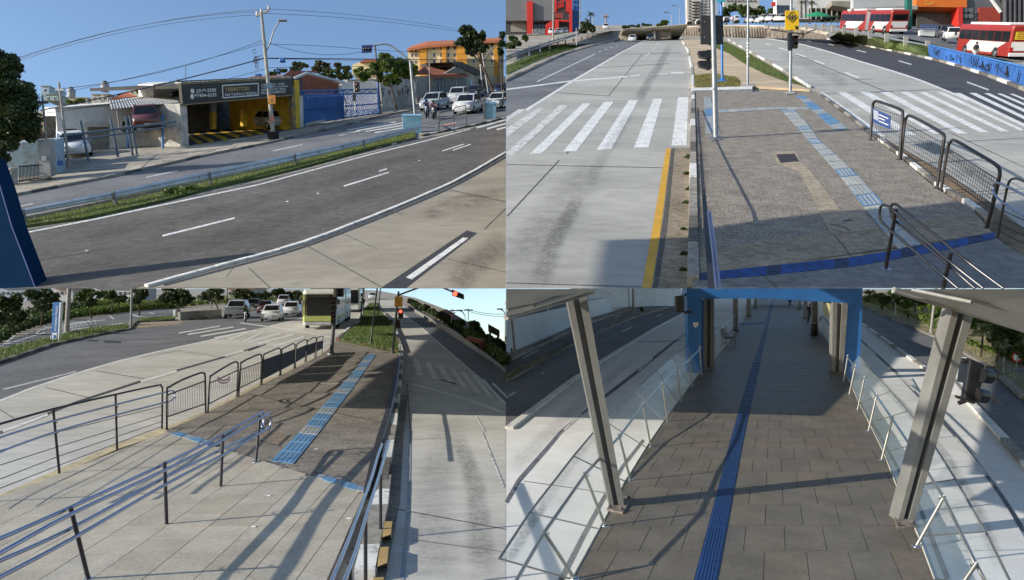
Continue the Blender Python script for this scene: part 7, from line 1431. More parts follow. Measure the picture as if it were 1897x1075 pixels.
shrubbery('low tangled scrub along the left of the side road', [(-20,640),(20,618),(60,604),(110,592)], lf_mid, 5200, .12, 22)
shrubbery('light green scrub behind the pale concrete pole', [(105,594),(140,588),(180,583),(230,578)], lf_bright, 4200, .13, 16)
shrubbery('yellow green maize patch between the slim trunk tree and the lamp pole', [(160,578),(190,575),(225,573)], lf_yel, 3600, .16, 22)
shrubbery('sunlit hedge strip behind the broad dark tree', [(225,577),(280,573),(330,570)], lf_yel, 4200, .14, 18)
shrubbery('pale green hedge behind the concrete barrier and cars', [(335,568),(400,563),(470,560),(560,556)], lf_yel, 5200, .16, 16)
shrubbery('dark undergrowth beneath the trees at the far left', [(-40,612),(30,598),(90,586),(150,578)], lf_dark, 5200, .15, 24)
for i, (x0, y0, x1, d_, c, lb) in enumerate(((0,530,50,150,(.30,.36,.42),'grey blue house far behind the left trees'),(100,532,135,150,(.42,.42,.42),'pale house with red sign behind the pale pole'),(172,530,252,140,(.44,.46,.50),'long white house behind the maize patch'),(420,532,470,150,(.42,.42,.42),'white house glimpsed over the waiting cars'))):
    th = Thing('house', lb, 'house', at((x0+x1)/2, 523+5250/d_, d_)); boxpx(th, 'wall', d_, rect(x0, y0, x1, 523+5250/d_), 8, M('far_wall_%d' % i, c, .85)); boxpx(th, 'roof', d_-.5, rect(x0-2, y0-2, x1+2, y0+3), 9, rooft)
    for k in range(int((x1-x0)/9)): boxpx(th, 'window', d_-.1, rect(x0+3+k*9, 541, x0+7+k*9, 546), .1, winglass)
# --- sign, poles, barrier
sgn = Thing('totem_sign', 'tall blue totem sign lettered ROSEIRA PUCC on the left verge', 'sign', C.hit(101,633)); dT = C.depth(101,633)
pn = boxpx(sgn, 'panel', dT, [(98,560.5),(111.5,560),(107.5,632.5),(94,633)], .25, stblue, bevel=.02); boxpx(sgn, 'white_edge', dT-.005, [(110.4,560.2),(112.6,560.2),(108.8,632.4),(106.6,632.6)], .26, signwh); boxpx(sgn, 'white_edge', dT-.005, [(93.4,622),(94.6,622),(93.8,633),(92.6,633)], .2, signwh)
Ps = Plane(at(101,600,dT), -FWD)
a_ = Ps.hit(104.2,613,.02); textdir = (Ps.hit(107.4,566,.02)-a_); text(sgn, 'lettering', 'ROSEIRA PUCC', a_, textdir.normalized(), -RGT, textdir.length, 3.6*dT/F, signwh, pn, .012)
boxpx(sgn, 'emblem', dT-.02, [(97,617),(105.4,616.5),(104.4,631),(96,631.5)], .01, signwh, pn); boxpx(sgn, 'emblem_mark', dT-.035, [(99,621),(103,620.6),(102.5,627),(98.5,627.4)], .01, stblue, pn)
for (b, t, r, m_, lb) in (((123.5,617),(129,520),4.3,concpole,'thick pale concrete pole right of the blue totem sign'),((242.5,609),(244.5,520),2.2,greypaint,'grey lamp pole at the tip of the left verge'),((390,572),(392,520),1.2,greypaint,'thin pole behind the silver SUV'),((420,569),(422,520),.9,darkrail,'dark thin pole over the waiting cars')):
    th = Thing('street_pole', lb, 'pole', C.hit(*b)); pole(th, 'mast', C, b, t, r, m_, r*.85, 10); d_ = C.depth(*b); th.part('foot', MB().lathe(C.hit(*b), C.n, [(0,r*1.7*d_/F),(.08,r*1.4*d_/F),(.1,r*d_/F)], concpole, 10))
jb = Thing('concrete_barrier', 'pale concrete barrier beside the broad dark tree', 'barrier', C.hit(370,592)); A0, A1 = (334,594), (411,587)
for k in range(5):
    u0, u1 = k/5, (k+.97)/5; f = lambda u, y: (lerp(A0[0], A1[0], u), lerp(A0[1], A1[1], u)+y); PB = wallplane(C, A0, A1)
    onpl(jb, 'segment', PB, [f(u0,-16+2*u0), f(u1,-16+2*u1), f(u1,-6), f(u0,-6)], .3, concpole); onpl(jb, 'segment_foot', PB, [f(u0,-6), f(u1,-6), f(u1,0), f(u0,0)], .5, concpole, .2)
jb2 = Thing('drum_barrier', 'old grey drum beside the broad dark tree trunk', 'drum', C.hit(328,590)); jb2.part('drum', MB().lathe(C.hit(328,590), C.n, [(0,.35),(.05,.38),(.4,.36),(.75,.38),(.9,.3)], greypaint, 14)); jb2.part('lid', MB().lathe(C.hit(328,590)+C.n*.9, C.n, [(0,.3),(.03,.28),(.04,.02)], steel, 14))
# --- fence hoops along the island
grp = 'hoop fence panels along the lower left island'
HO = [((309,794.4),(309.5,725),(314,717),(340,703),(370,691.5),(377,692),(380,699),(381,765)), ((385,764),(388.5,703),(393,695.5),(412,683),(434,671),(439.5,672),(441,679),(439,735)), ((442,735),(445.5,678),(449,671),(464,663),(479,657),(483.5,658.5),(485,664),(483,713)),
      ((485,713),(488,663),(491,656),(504,650),(515,645.5),(518.5,647),(520,652),(518,696)), ((520,695),(522,652),(525,646),(534,641),(542,637),(545.5,638),(546.5,643),(545,682)), ((547,681),(549,643),(551,637.5),(558,633),(564.5,629.5),(567.5,630.5),(568.3,635),(565,670)), ((567.5,669),(569.5,635),(571.5,631),(577,627.5),(582.5,625),(585,626),(585.5,630),(583,662)), ((585.5,661),(587,630),(588.5,626),(592,624),(596,622.5),(598,623.5),(598.3,627),(596.6,655))]
names_ = ['barred fence panel nearest the left railing','barred fence panel with faded red emblem, second from the left railing','barred fence panel with dark lower half, third from the left railing','solid dark fence panel fourth from the left railing','solid dark fence panel fifth from the left railing','solid dark fence panel sixth from the left railing','solid dark fence panel seventh from the left railing','solid dark fence panel beside the tall signal pole']
solidm = M('panel_charcoal', (.035,.032,.036), .6, .2, 5); barm = M('bar_grey', (.30,.30,.33), .5, .1, 5)
for i, pts in enumerate(HO):
    th, P, m_ = hoop(C, names_[i], list(pts), pts[0], pts[-1], None, grp, lift=.15, rp=[1.9,1.8,1.7,1.4,1.3,1.1,1.0,.9][i], name='hoop_fence')
    x0, x1 = pts[0][0]+1.5, pts[-1][0]-1; tl = (pts[1][0]+.5, pts[1][1]+(7 if i < 3 else 4)); trr = (pts[-2][0]-.5, pts[-2][1]+(7 if i < 3 else 4)); bl_, br_ = (pts[0][0]+.6, pts[0][1]-(22 if i < 1 else 15 if i < 3 else 9)), (pts[-1][0]+.2, pts[-1][1]-(17 if i < 1 else 13 if i < 3 else 9))
    if i < 3:
        nb_ = [16,13,12][i]
        for k in range(nb_):
            u = (k+.5)/nb_; th.part('bar', MB().tube([P.hit(lerp(tl[0], trr[0], u), lerp(tl[1], trr[1], u)), P.hit(lerp(bl_[0], br_[0], u), lerp(bl_[1], br_[1], u))], .010, barm if i < 2 else darkrail, 5))
        for (a, b) in ((tl, trr), (bl_, br_)): th.part('cross_rail', MB().tube([P.hit(*a), P.hit(*b)], .018, darkrail, 6))
        if i == 1:
            for k, c in ((0,(.42,.20,.22)),(1,(.30,.22,.40))): th.part('faded_emblem', MB().tube([P.hit(414+11*math.cos(a), 696+k*5+9*math.sin(a), .02) for a in np.linspace(.2, 2.9, 10)], .02, M('emblem_faded_%d' % k, c, .8), 5))
    else:
        onpl(th, 'panel', P, [tl, trr, br_, bl_], .02, solidm)
# --- left railing
lr = Thing('railing', 'dark railing with horizontal cables and bluish handrails at the left of the platform', 'railing', C.hit(217,835,.15)); p0, p1 = C.hit(110,877,.15), C.hit(300,795,.15); n_ = (p1-p0).cross(C.n); n_ = n_ if n_.dot(CAM-p0) > 0 else -n_; PL = Plane(p0, n_)
for (b, t, r) in (((110,877),(98.5,758),.024),((217,835),(214,731),.024),((300,795),(301,718),.024),((-15,925),(-40,812),.024)): lr.part('post', MB().tube([PL.hit(*b), PL.hit(*t)], r, darkrail, 8))
lr.part('top_rail', MB().tube([PL.hit(x, y) for x, y in smoothline([(-60,800),(0,785.6),(98.5,758),(214,731),(290,714.5),(298,714.5),(301,720)], 3)], .022, darkrail, 8))
for (a, b, c) in (((0,835),(110,800),(300,753)),((0,862),(110,827),(300,769)),((0,888),(110,845),(300,781)),((0,905),(110,862),(300,790))): lr.part('cable', MB().tube([PL.hit(-60, a[1]+18), PL.hit(*a), PL.hit(*b), PL.hit(*c)], .008, darkrail, 5))
lr.part('handrail', MB().tube([PL.hit(x, y, .09) for x, y in smoothline([(-60,832),(0,811),(30,801),(110,777),(214,750),(305,727),(318,723.5),(323,727),(324,734),(319,741),(300,747),(214,769),(110,798),(30,826),(0,838),(-60,862)], 3)], .020, steelb, 8))
for (x, y) in ((102,781),(215,752),(215,770),(104,800)): lr.part('bracket', MB().tube([PL.hit(x, y), PL.hit(x+3, y+3, .05), PL.hit(x+4, y, .09)], .007, darkrail, 5))
# --- centre handrail
ch = Thing('handrail', 'long steel double handrail running diagonally across the tiled platform', 'handrail', C.hit(309,976,.16)); p0, p1 = C.hit(164,1072,.16), C.hit(474,856,.16); n_ = (p1-p0).cross(C.n); n_ = n_ if n_.dot(CAM-p0) > 0 else -n_; PC = Plane(p0, n_); postm = M('post_dark', (.045,.042,.05), .4, .1, 5, metal=.3)
for (b, t) in (((164,1074),(131,941)),((309,976.6),(305,856)),((409,904),(413,805)),((474,856),(481.5,770))):
    ch.part('post', MB().tube([PC.hit(*b), PC.hit(*t)], .026, postm, 10)); ch.part('base_flange', MB().lathe(PC.hit(*b), C.n, [(0,.075),(.012,.07),(.018,.03)], steelm, 14))
for (up_, lo2, off) in (([(-40,1013),(0,998),(120,945),(300,862),(400,812),(478,768),(486,765.5)], [(483,798),(405,836),(300,888),(120,985),(0,1039),(-40,1058)], -.07), ([(-40,1045),(0,1025),(131,953),(310,869),(420,811),(492,769.5),(499,770)], [(491,797),(418,840),(310,896),(131,1000),(0,1069),(-40,1089)], .07)):
    ex_, ey_ = up_[-1]; pts = up_+[(ex_+2.5, ey_+6), (ex_+2, ey_+18), (ex_-1, ey_+26)]+lo2; ch.part('rail', MB().tube([PC.hit(x, y, off) for x, y in smoothline(pts, 4)], .024, steelb, 10))
for (x, y) in ((133,951),(142,984),(306,866),(308,893),(413,814),(412,840),(481,776),(479,798)): ch.part('bracket', MB().tube([PC.hit(x, y-3, -.07), PC.hit(x, y+3, -.04), PC.hit(x, y+3, .04), PC.hit(x, y-1, .07)], .007, postm, 5))
# --- right handrail and dark low wall
rh = Thing('handrail', 'pair of bright steel handrails along the right edge of the platform', 'handrail', C.hit(668,930,.16))
for (pts, dz) in (([(708,823),(700,845),(690,880),(676,920),(658,968),(636,1025),(612,1082)], 0), ([(721,817),(714,842),(703,880),(690,920),(676,965),(658,1025),(636,1082)], .0)):
    rh.part('rail', MB().tube([C.hit(x, y, .95) for x, y in smoothline(pts, 3)], .021, steelm, 10))
for (x, y, x2, y2) in ((706,848,713,850),(695,890,699,893),(686,918,692,920),(668,968,675,970),(652,1017,660,1020),(643,1042,652,1046)): rh.part('bracket', MB().tube([C.hit(x, y, .93), C.hit(x2, y2, .93)], .010, postm, 6))
for (x, y) in ((700,880),(672,957),(643,1042)): p = C.hit(x+5, y, .95); rh.part('post', MB().tube([p, p-C.n*.80], .024, postm, 8))
dw = Thing('low_wall', 'dark low board along the right edge of the island', 'board', C.hit(720,760,.15)); pts = [(738,668),(734,690),(727,727),(717,770),(704,812),(690,866),(680,905)]
dw.part('board', MB().loft([[C.hit(x-w_, y, .2), C.hit(x+w_, y, .2), C.hit(x+w_, y, .2)-C.n*.04, C.hit(x-w_, y, .2)-C.n*.04] for (x, y), w_ in zip(pts, (2,3.2,4.5,6,7,7,6))], M('board_black', (.03,.03,.034), .6, .2, 5)))
tb_ = [C.hit(x, y, .55) for x, y in ((742,640),(741,668),(735,715),(722,775),(710,815))]; dw.part('top_rail', MB().tube(tb_, .025, darkrail, 6))
for p in tb_[1:-1]: dw.part('post', MB().tube([p, p-C.n*.40], .02, darkrail, 6))
# --- yellow wheel stops
wsm = M('wheel_stop_ochre', (.42,.28,.11), .8, .15, 5); wsd = M('wheel_stop_end', (.11,.08,.06), .9)
for i, (q, e) in enumerate((([z4c(978,650), z4c(1042,648), z4c(1030,745), z4c(970,765)], 0), ([z4c(942,835), z4c(1016,832), z4c(1003,950), z4c(935,978)], 1), ([z4c(905,1055), z4c(982,1052), z4c(965,1180), z4c(898,1200)], 2))):
    th = Thing('wheel_stop', ['ochre wheel stop farthest up the gutter','ochre wheel stop in the middle of the gutter','ochre wheel stop cut by the bottom edge of the gutter'][i], 'wheel stop', C.hit(*q[3]), 'wheel stops in the gutter'); T_ = G(C, q, .16); Lo = G(C, [(q[0][0]-1,q[0][1]+1),(q[1][0]+1,q[1][1]+2),(q[2][0]+1,q[2][1]+9),(q[3][0]-1,q[3][1]+3)], .012)
    th.part('block', MB().add(T_+Lo, [[0,1,2,3],[0,1,5,4],[1,2,6,5],[3,0,4,7]], wsm)); th.part('end_face', MB().add([T_[2]+C.n*.001, T_[3]+C.n*.001, Lo[3], Lo[2]], [[0,1,2,3]], wsd))
# --- signals
ts = Thing('traffic_signal', 'tall dark signal pole beside the green bus at the end of the hoop fence', 'traffic light', C.hit(614,656,.15)); pole(ts, 'mast', C, (614,656), (625,515), 3.6, M('pole_dark', (.12,.12,.13), .5, .15, 4, metal=.4), 3.0, 12, lift=.15); dS = C.depth(614,656,.15); ts.part('foot', MB().lathe(C.hit(614,656,.15), C.n, [(0,.22),(.06,.2),(.1,.1)], steel, 12))
boxpx(ts, 'back_plate', dS+.15, [zz(625,10), zz(698,10), zz(698,80), zz(625,80)], .05, signalm); signal_head(ts, 'signal_head', dS-.12, *zz(608,82), *zz(642,185), n=3); signal_head(ts, 'signal_head', dS-.12, *zz(605,188), *zz(638,282), n=3)
for (b, t, r, lb) in (((686.5,636),(701,515),1.7,'dark green slim pole in the middle of the grass median'),((667,604),(675,515),1.4,'dark slim pole at the left curve of the grass median'),((698,603),(707,515),1.2,'dark slim pole at the right of the grass median'),((672.5,582),(676,515),1.0,'thin pole with round sign far up the median')):
    th = Thing('street_pole', lb, 'pole', C.hit(*b, .15)); pole(th, 'mast', C, b, t, r, M('pole_green', (.07,.09,.08), .5, .15, 4), r*.8, 8, lift=.15); d_ = C.depth(*b, .15); th.part('foot', MB().lathe(C.hit(*b, .15), C.n, [(0,r*2*d_/F),(.08,r*1.6*d_/F),(.09,.02)], concpole, 8))
    if 'round' in lb: th.part('round_sign', MB().lathe(at(671.5,558,d_-.1), -FWD, [(0,.32),(.03,.32),(.031,.01)], darkrail, 14))
rs = Thing('traffic_signal', 'signal post showing red with yellow crossing sign at the tip of the median', 'traffic light', C.hit(727,655,.15)); pole(rs, 'mast', C, (727,655), (738.5,540), 2.4, M('pole_green', (.07,.09,.08), .5, .15, 4), 2.0, 10, lift=.15); dR = C.depth(727,655,.15)
boxpx(rs, 'yellow_sign', dR-.12, [zz(1072,78), zz(1130,80), zz(1128,155), zz(1070,152)], .03, M('sign_ochre', (.50,.28,.03), .5, .15, 8)); signal_head(rs, 'signal_head', dR-.15, *zz(1098,168), *zz(1132,240), lit=0, n=2); signal_head(rs, 'signal_head', dR-.15, *zz(1078,250), *zz(1112,312), n=2, visor=1)
rs.part('arm', MB().tube([at(*zz(1100,68), dR), at(*zz(1150,48), dR), at(*zz(1260,8), dR)], .045, M('pole_dark', (.12,.12,.13), .5, .15, 4, metal=.4), 8))
hs_ = Thing('traffic_signal', 'overhead signal hanging on a thin arm showing red against the sky', 'traffic light', at(*zz(1535,60), dR+6)); d_ = dR+6; hp = boxpx(hs_, 'back_plate', d_, [zz(1490,25), zz(1578,62), zz(1580,100), zz(1494,72)], .12, M('plate_navy', (.02,.03,.09), .5))
for k, (x, y) in enumerate(((1515,57),(1540,69),(1562,79))): hs_.part('lens', MB().lathe(at(*zz(x,y), d_), -FWD, [(0,.13),(.04,.13),(.05,.02)], redlamp if k == 0 else signalm, 12), under=hp)
hs_.part('arm', MB().tube([at(*zz(1495,42), d_+.1), at(*zz(1430,15), d_+.1), at(*zz(1380,-10), d_+.1)], .05, M('pole_dark', (.12,.12,.13), .5, .15, 4, metal=.4), 8))
# --- vehicles
car(C, (440,589), (424,594), 'silver SUV first in the queue beside the concrete barrier', paint('suv_silver', (.40,.42,.43)), 'suv', 4.3, 1.85, 1.66, name='car', sc=1.12)
car(C, (505,594), (489,600), 'white hatchback first in the queue beside the green bus', W, 'hatch', 3.9, 1.68, 1.48, name='car', sc=1.05)
car(C, (541,586), (530,590), 'white pickup behind the white hatchback', W, 'suv', 4.5, 1.8, 1.7, name='car', sc=.95)
car(C, (492,580), (482,584), 'dark red car behind the white hatchback in the middle lane', paint('claret', (.07,.025,.035)), 'hatch', 4.0, 1.7, 1.5, name='car', sc=1.0)
car(C, (526,569), (518,572), 'light grey van at the back of the middle lane', paint('lightgrey', (.5,.51,.53)), 'suv', 4.4, 1.8, 1.85, name='car', sc=1.0)
car(C, (470,574), (462,577), 'dark hatchback behind the silver SUV', K, 'hatch', 4.0, 1.7, 1.5, name='car', sc=1.0)
p = C.hit(455,597); q = C.hit(452,603); motorcycle(C, p, q-p, 'black motorcycle with delivery box beside the silver SUV', blackp, None, M('box_green', (.03,.10,.06), .7)); person(C, p, q-p, 1.74, 'motorcycle rider in dark green jacket beside the silver SUV', M('jacket_green', (.03,.09,.06), .85), M('dark_trousers', (.02,.02,.03), .85), pose='ride', helmet=M('helmet_dark', (.02,.025,.04), .3))
ff = C.hit(592,611); bk_ = C.hit(630,589); fr = frame(C.n, (C.hit(592,611)-C.hit(634,586))); Lb = 18.0; lime = M('bus_lime', (.42,.47,.16), .35, .05, 1); offw = M('bus_offwhite', (.60,.62,.60), .35, .05, 1)
gbus = bus(C, mat4(ff-fr[0]*Lb, fr), Lb, 'green and white articulated bus facing the crossing', offw, offw, True, 'green and white buses', pod=M('pod_grey', (.45,.47,.50), .5), W=2.6, H=3.2)
gbus.part('green_front', MB().loft([[(Lb-.02,-1.29,.62),(Lb-.02,-1.29,1.16),(Lb-.02,1.29,1.16),(Lb-.02,1.29,.62)],[(Lb+.09,-1.15,.68),(Lb+.09,-1.15,1.14),(Lb+.09,1.15,1.14),(Lb+.09,1.15,.68)]], lime), local=True)
for sy in (-1, 1): gbus.part('green_side', MB().box((Lb-.02,sy*1.20,1.95), (.16,.16,1.75), lime), local=True); gbus.part('green_stripe', MB().box((Lb*.73,sy*1.315,.85), (Lb*.5,.02,.30), lime), local=True)
fr2 = frame(C.n, (C.hit(648,577)-C.hit(672,561))); f2 = C.hit(648,579)
bus(C, mat4(f2-fr2[0]*15, fr2), 15, 'second green and white bus waiting behind the first', offw, lime, False, 'green and white buses', W=2.5, H=3.1)
car(C, (690,555), (690,556), 'distant white car beyond the buses', W, 'hatch', name='car')
# --- right barrier and background
rb = Thing('concrete_barrier', 'dark concrete barrier sloping along the right of the lower busway', 'barrier', C.hit(860,638)); tops = [(756,566),(776,577.5),(807,594),(839.5,612),(875,637),(910,662),(937,684)]; bots = [(757,571),(776,583),(807,602),(839.5,624),(875,647.5),(910,670),(937,692.5)]
for i in range(len(tops)-1): rb.part('segment', MB().prism([C.top(bots[i], tops[i]), C.top(bots[i+1], tops[i+1]), C.hit(*bots[i+1]), C.hit(*bots[i])], FWD*.35, M('barrier_dark', (.20,.19,.18), .9, .2, 2)))
for i, (b, bl, lb, m_) in enumerate((((762,568),[(761,558,7,5)],'small round tree at the far end of the right barrier',lf_dark),((790,580),[(788,570,10,6),(800,577,9,6)],'dark bush behind the far part of the right barrier',lf_dark),((822,594),[(820,584,10,7),(832,592,8,6)],'dark bush in the middle behind the right barrier',lf_olive),((858,606),[(850,600,12,8),(838,598,8,7)],'dark tree right of the brown house',lf_dark),((882,622),[(880,606,13,13),(872,616,12,10),(890,618,10,9)],'tall dark tree behind the right barrier',lf_dark),((905,640),[(905,632,12,14),(896,638,10,10)],'bushy tree left of the black sign board',lf_mid),((925,652),[(922,638,10,16),(932,648,8,16),(914,646,8,10)],'dark tree at the right end under the sign board',lf_dark))):
    tree('broadleaf_tree', lb, C, b, bl, m_, 2200, .14, 1.2, per=18, group='trees behind the right barrier')
shrubbery('dark scrub strip along the far right barrier', [(768,568),(800,584),(835,603),(870,627)], lf_mid, 4200, .13, 11)
shrubbery('dark scrub strip under the black sign board', [(868,628),(895,646),(920,664),(934,676)], lf_mid, 4200, .11, 20)
bhs = Thing('house', 'brown house with red roof behind the right barrier', 'house', C.hit(818,592)); d_ = 78; boxpx(bhs, 'wall', d_, [zz(1370,215), zz(1468,235), zz(1470,290), zz(1370,270)], 5, brick); boxpx(bhs, 'roof', d_-.5, [zz(1362,220), zz(1412,180), zz(1475,215), zz(1476,240)], 6, rooft); boxpx(bhs, 'window', d_-.1, [zz(1385,230), zz(1400,233), zz(1400,250), zz(1385,247)], .1, winglass)
bbd = Thing('billboard', 'black sign board on posts among the trees at the right edge of the busway', 'billboard', C.hit(914,655)); d_ = C.depth(914,650); boxpx(bbd, 'board', d_, [zz(1755,278), zz(1840,325), zz(1840,375), zz(1757,335)], .15, blackp)
for x, y in ((1770,340),(1828,368)): bbd.part('post', MB().tube([at(*zz(x,y), d_), at(*zz(x,y+110), d_)], .06, darkrail, 6))
sdw = Thing('low_wall', 'dark red and graffiti covered low wall under the right trees', 'wall', C.hit(910,655)); d_ = C.depth(900,652)-1; boxpx(sdw, 'wall', d_, [zz(1690,400), zz(1880,500), zz(1880,560), zz(1690,455)], .3, M('dark_red_wall', (.10,.04,.04), .9, .6, 2)); boxpx(sdw, 'shed_roof', d_, [zz(1600,370), zz(1720,400), zz(1700,425), zz(1590,390)], 1.0, M('shed_red', (.30,.10,.08), .8))
for (b, t, r, lb) in ((zz(1483,320), zz(1492,170), .9, 'utility pole with double crossarm behind the right barrier'), (zz(1608,300), zz(1612,165), .8, 'utility pole carrying wires above the right trees'), (zz(1880,360), zz(1882,205), .9, 'street lamp with curved arm at the right edge'), (zz(1600,300), zz(1585,215), .6, 'thin lamp arm pole between the utility poles')):
    d_ = 62; th = Thing('street_pole', lb, 'pole', at(b[0], b[1]+12, d_)); th.part('mast', MB().tube([at(b[0], b[1]+14, d_), at(*t, d_)], [r*d_/F, r*.8*d_/F], concpole, 8))
    if 'crossarm' in lb:
        for y in (3, 7): th.part('crossarm', MB().box(at(t[0], t[1]+y, d_), (.55,.08,.08), bark))
    elif 'arm' in lb: th.part('lamp_arm', MB().tube([at(*t, d_), at(t[0]-4, t[1]-6, d_), at(t[0]-10, t[1]-9, d_)], .04, steel, 6)); th.part('lamp_head', MB().box(at(t[0]-10, t[1]-9, d_), (.5,.2,.1), steel))
    else: th.part('crossarm', MB().box(at(t[0], t[1]+3, d_), (.7,.1,.1), bark))
for i, (a, b, s_) in enumerate((((836,574),(868,573),2),((868,574),(937,582),3),((868,577),(937,586),3))): wires(C, 'overhead_wire', ['wire between the two utility poles behind the right barrier','upper wire running right from the utility pole over the right trees','lower wire running right from the utility pole over the right trees'][i], a, b, 62, 60, s_, .02, 'wires over the right trees')
# debris on the platform
for i in range(46):
    x, y = 505+random.gauss(0, 18), 862+random.gauss(0, 4.5); 
    if i == 0: deb = Thing('broken_tile_debris', 'scatter of small dark chips at the near end of the blue tactile strip', 'debris', C.hit(520,862,.15), kind='stuff')
    p = C.hit(x, y, .155); deb.part('chip', MB().box(p, (random.uniform(.02,.06), random.uniform(.02,.05), .012), M('chip_blue', (.06,.09,.14), .9, .3, 9)))
for i, (x, y) in enumerate(((586,832),(470,975),(498,918),(647,960))): solo('paper_scrap', MB().box(C.hit(x, y, .17), (.07,.05,.012), signwh), signwh, ['white paper scrap beside the blue tactile strip','white paper scrap on the tiles left of the stain','tiny white paper scrap in the middle of the tiles','small white paper scrap near the right handrail'][i], 'litter', 'litter on the tiles')
# ================================================================ LOWER RIGHT PLACE: things
# --- grey boundary wall at the left
gwm = M('boundary_grey', (.66,.67,.69), .85, .06, .8, big=.1); gwd = M('warehouse_grey', (.40,.41,.42), .8, .08, .8)
bwl = Thing('wall', 'long pale grey boundary wall behind the far pavement', 'wall', D.hit(1090,591,.12)); wb = [(937.6,660),(955,651),(1051,610.5),(1090,590.5),(1214,554.5),(1262,543)]; wt = [(937.6,594),(955,590),(1051,568),(1090,558),(1214,538),(1262,534)]
for i in range(len(wb)-1): bwl.part('section', MB().prism([D.top(wb[i], wt[i]), D.top(wb[i+1], wt[i+1]), D.hit(*wb[i+1]), D.hit(*wb[i])], FWD*.25, gwm))
wh_ = Thing('warehouse', 'dark grey warehouse rising behind the boundary wall', 'building', D.hit(1090,585)); wp = [(937.6,560),(974,548),(1090,530),(1214,525),(1262,525)]
for i in range(len(wp)-1): wh_.part('wall', MB().prism([at(*wp[i], 62+i*14), at(*wp[i+1], 62+(i+1)*14), at(wp[i+1][0], wp[i+1][1]+42, 62+(i+1)*14), at(wp[i][0], wp[i][1]+42, 62+i*14)], FWD*.3, gwd if i < 2 else gwm))
for (x, y, lb, s_) in ((172,375,'leafy sapling before the boundary wall nearest the left edge',16),(415,265,'slim dark sapling before the boundary wall beside the grey column',13),(733,175,'small sapling in the middle of the boundary wall',9),(1048,85,'dark sapling at the far part of the boundary wall',8),(995,180,'low green bush on the median strip',7)):
    b = z1d(x, y+40 if s_ > 10 else y+18); tree('sapling', lb, D, b, [(b[0], b[1]-s_*1.1, s_*.45, s_*.5), (b[0]+2, b[1]-s_*.7, s_*.4, s_*.35)], lf_mid, 420, .07, .7, per=12, cat='sapling', limbs=3)
tree('shrub', 'dark shrub at the left edge before the boundary wall', D, (940,655), [(941,635,5,16),(943,648,5,8)], lf_dark, 1400, .09, .8, cat='shrub')
for (b, t, r, lb, m_) in ((z1d(72,490), z1d(42,190), 2.4, 'white lamp post leaning at the left edge before the boundary wall', concpole),(z1d(937,205), z1d(935,-20), 2.3, 'tall white pole on the median strip', concpole),(z1d(912,208), z1d(900,-10), 1.0, 'thin grey pole beside the tall white median pole', greypaint),(z1d(1107,102), z1d(1104,-20), 1.4, 'white pole at the far part of the boundary wall', concpole),(z1d(755,62), z1d(753,-10), 1.2, 'short white post on top of the boundary wall', signwh),(z1d(315,210), z1d(314,158), 1.2, 'white stub post on the dark warehouse wall', signwh)):
    dq = D.depth(*b, .12) if 'stub' not in lb and 'short' not in lb else 64; th = Thing('street_pole', lb, 'pole', at(*b, dq)); th.part('mast', MB().tube([at(*b, dq), at(*t, dq)], [r*dq/F, r*.8*dq/F], m_, 10)); th.part('foot', MB().lathe(at(*b, dq), D.n, [(0,r*1.8*dq/F),(.08,r*1.5*dq/F),(.09,.02)], concpole, 10))
bf = Thing('wall', 'bright blue wall far up the avenue beyond the white pole', 'wall', at(1235,550,150)); boxpx(bf, 'wall', 150, [z1d(1115,62), z1d(1285,35), z1d(1290,62), z1d(1118,88)], .4, M('far_blue', (.04,.24,.50), .6)); boxpx(bf, 'white_post', 149.8, R4(z1d,1238,40,1246,70), .2, signwh)
# --- glass balustrades with handrail
glassb = glassM('balustrade_glass', (.72,.82,.78), .11, .08); framegr = M('frame_grey', (.20,.20,.19), .4, .1, 4, metal=.4)
def balustrade(label, bots, tops, posts, side, hand, rr=.02):
    th = Thing('balustrade', label, 'balustrade', D.hit(*bots[0], HP)); pr = []
    for b, t in zip(bots, tops): pr.append((D.hit(*b, HP), at(t[0], t[1], D.depth(*b, HP))))
    for i in range(len(pr)-1):
        (b0, t0), (b1, t1) = pr[i], pr[i+1]; g = .012
        a, b, c, d_ = b0.lerp(b1, g), b0.lerp(b1, 1-g), t0.lerp(t1, 1-g), t0.lerp(t1, g); n = (b-a).cross(d_-a).normalized()
        th.part('glass_panel', MB().prism([a, b, c, d_], n*.012, glassb)); th.part('mullion', MB().tube([b0, t0], .012, framegr, 6))
    th.part('top_rail', MB().tube([t for _, t in pr], .018, framegr, 8)); th.part('bottom_rail', MB().tube([b for b, _ in pr], .014, M('sill_pale', (.5,.48,.40), .7), 6))
    return th
lb_ = [(1059,1073),(1110,980),(1158,892),(1197,829),(1229,781),(1255,745),(1278,714),(1296,690)]
lt_ = [(925,1035),(981,950),(1062.7,845),(1118,779),(1176,722),(1215.6,687),(1246,661),(1274,640)]
balustrade('left glass balustrade between platform and busway', lb_, lt_, None, -1, None)
rb_ = [(1731,1072),(1702,994),(1663,905),(1637,838),(1610,783),(1592,748),(1579,718),(1566,693)]
rt_ = [(1880,1095),(1826,985),(1770.4,888),(1725,816),(1682,762),(1650,725),(1618,690),(1591,658)]
balustrade('right glass balustrade between platform and busway', rb_, rt_, None, 1, None)
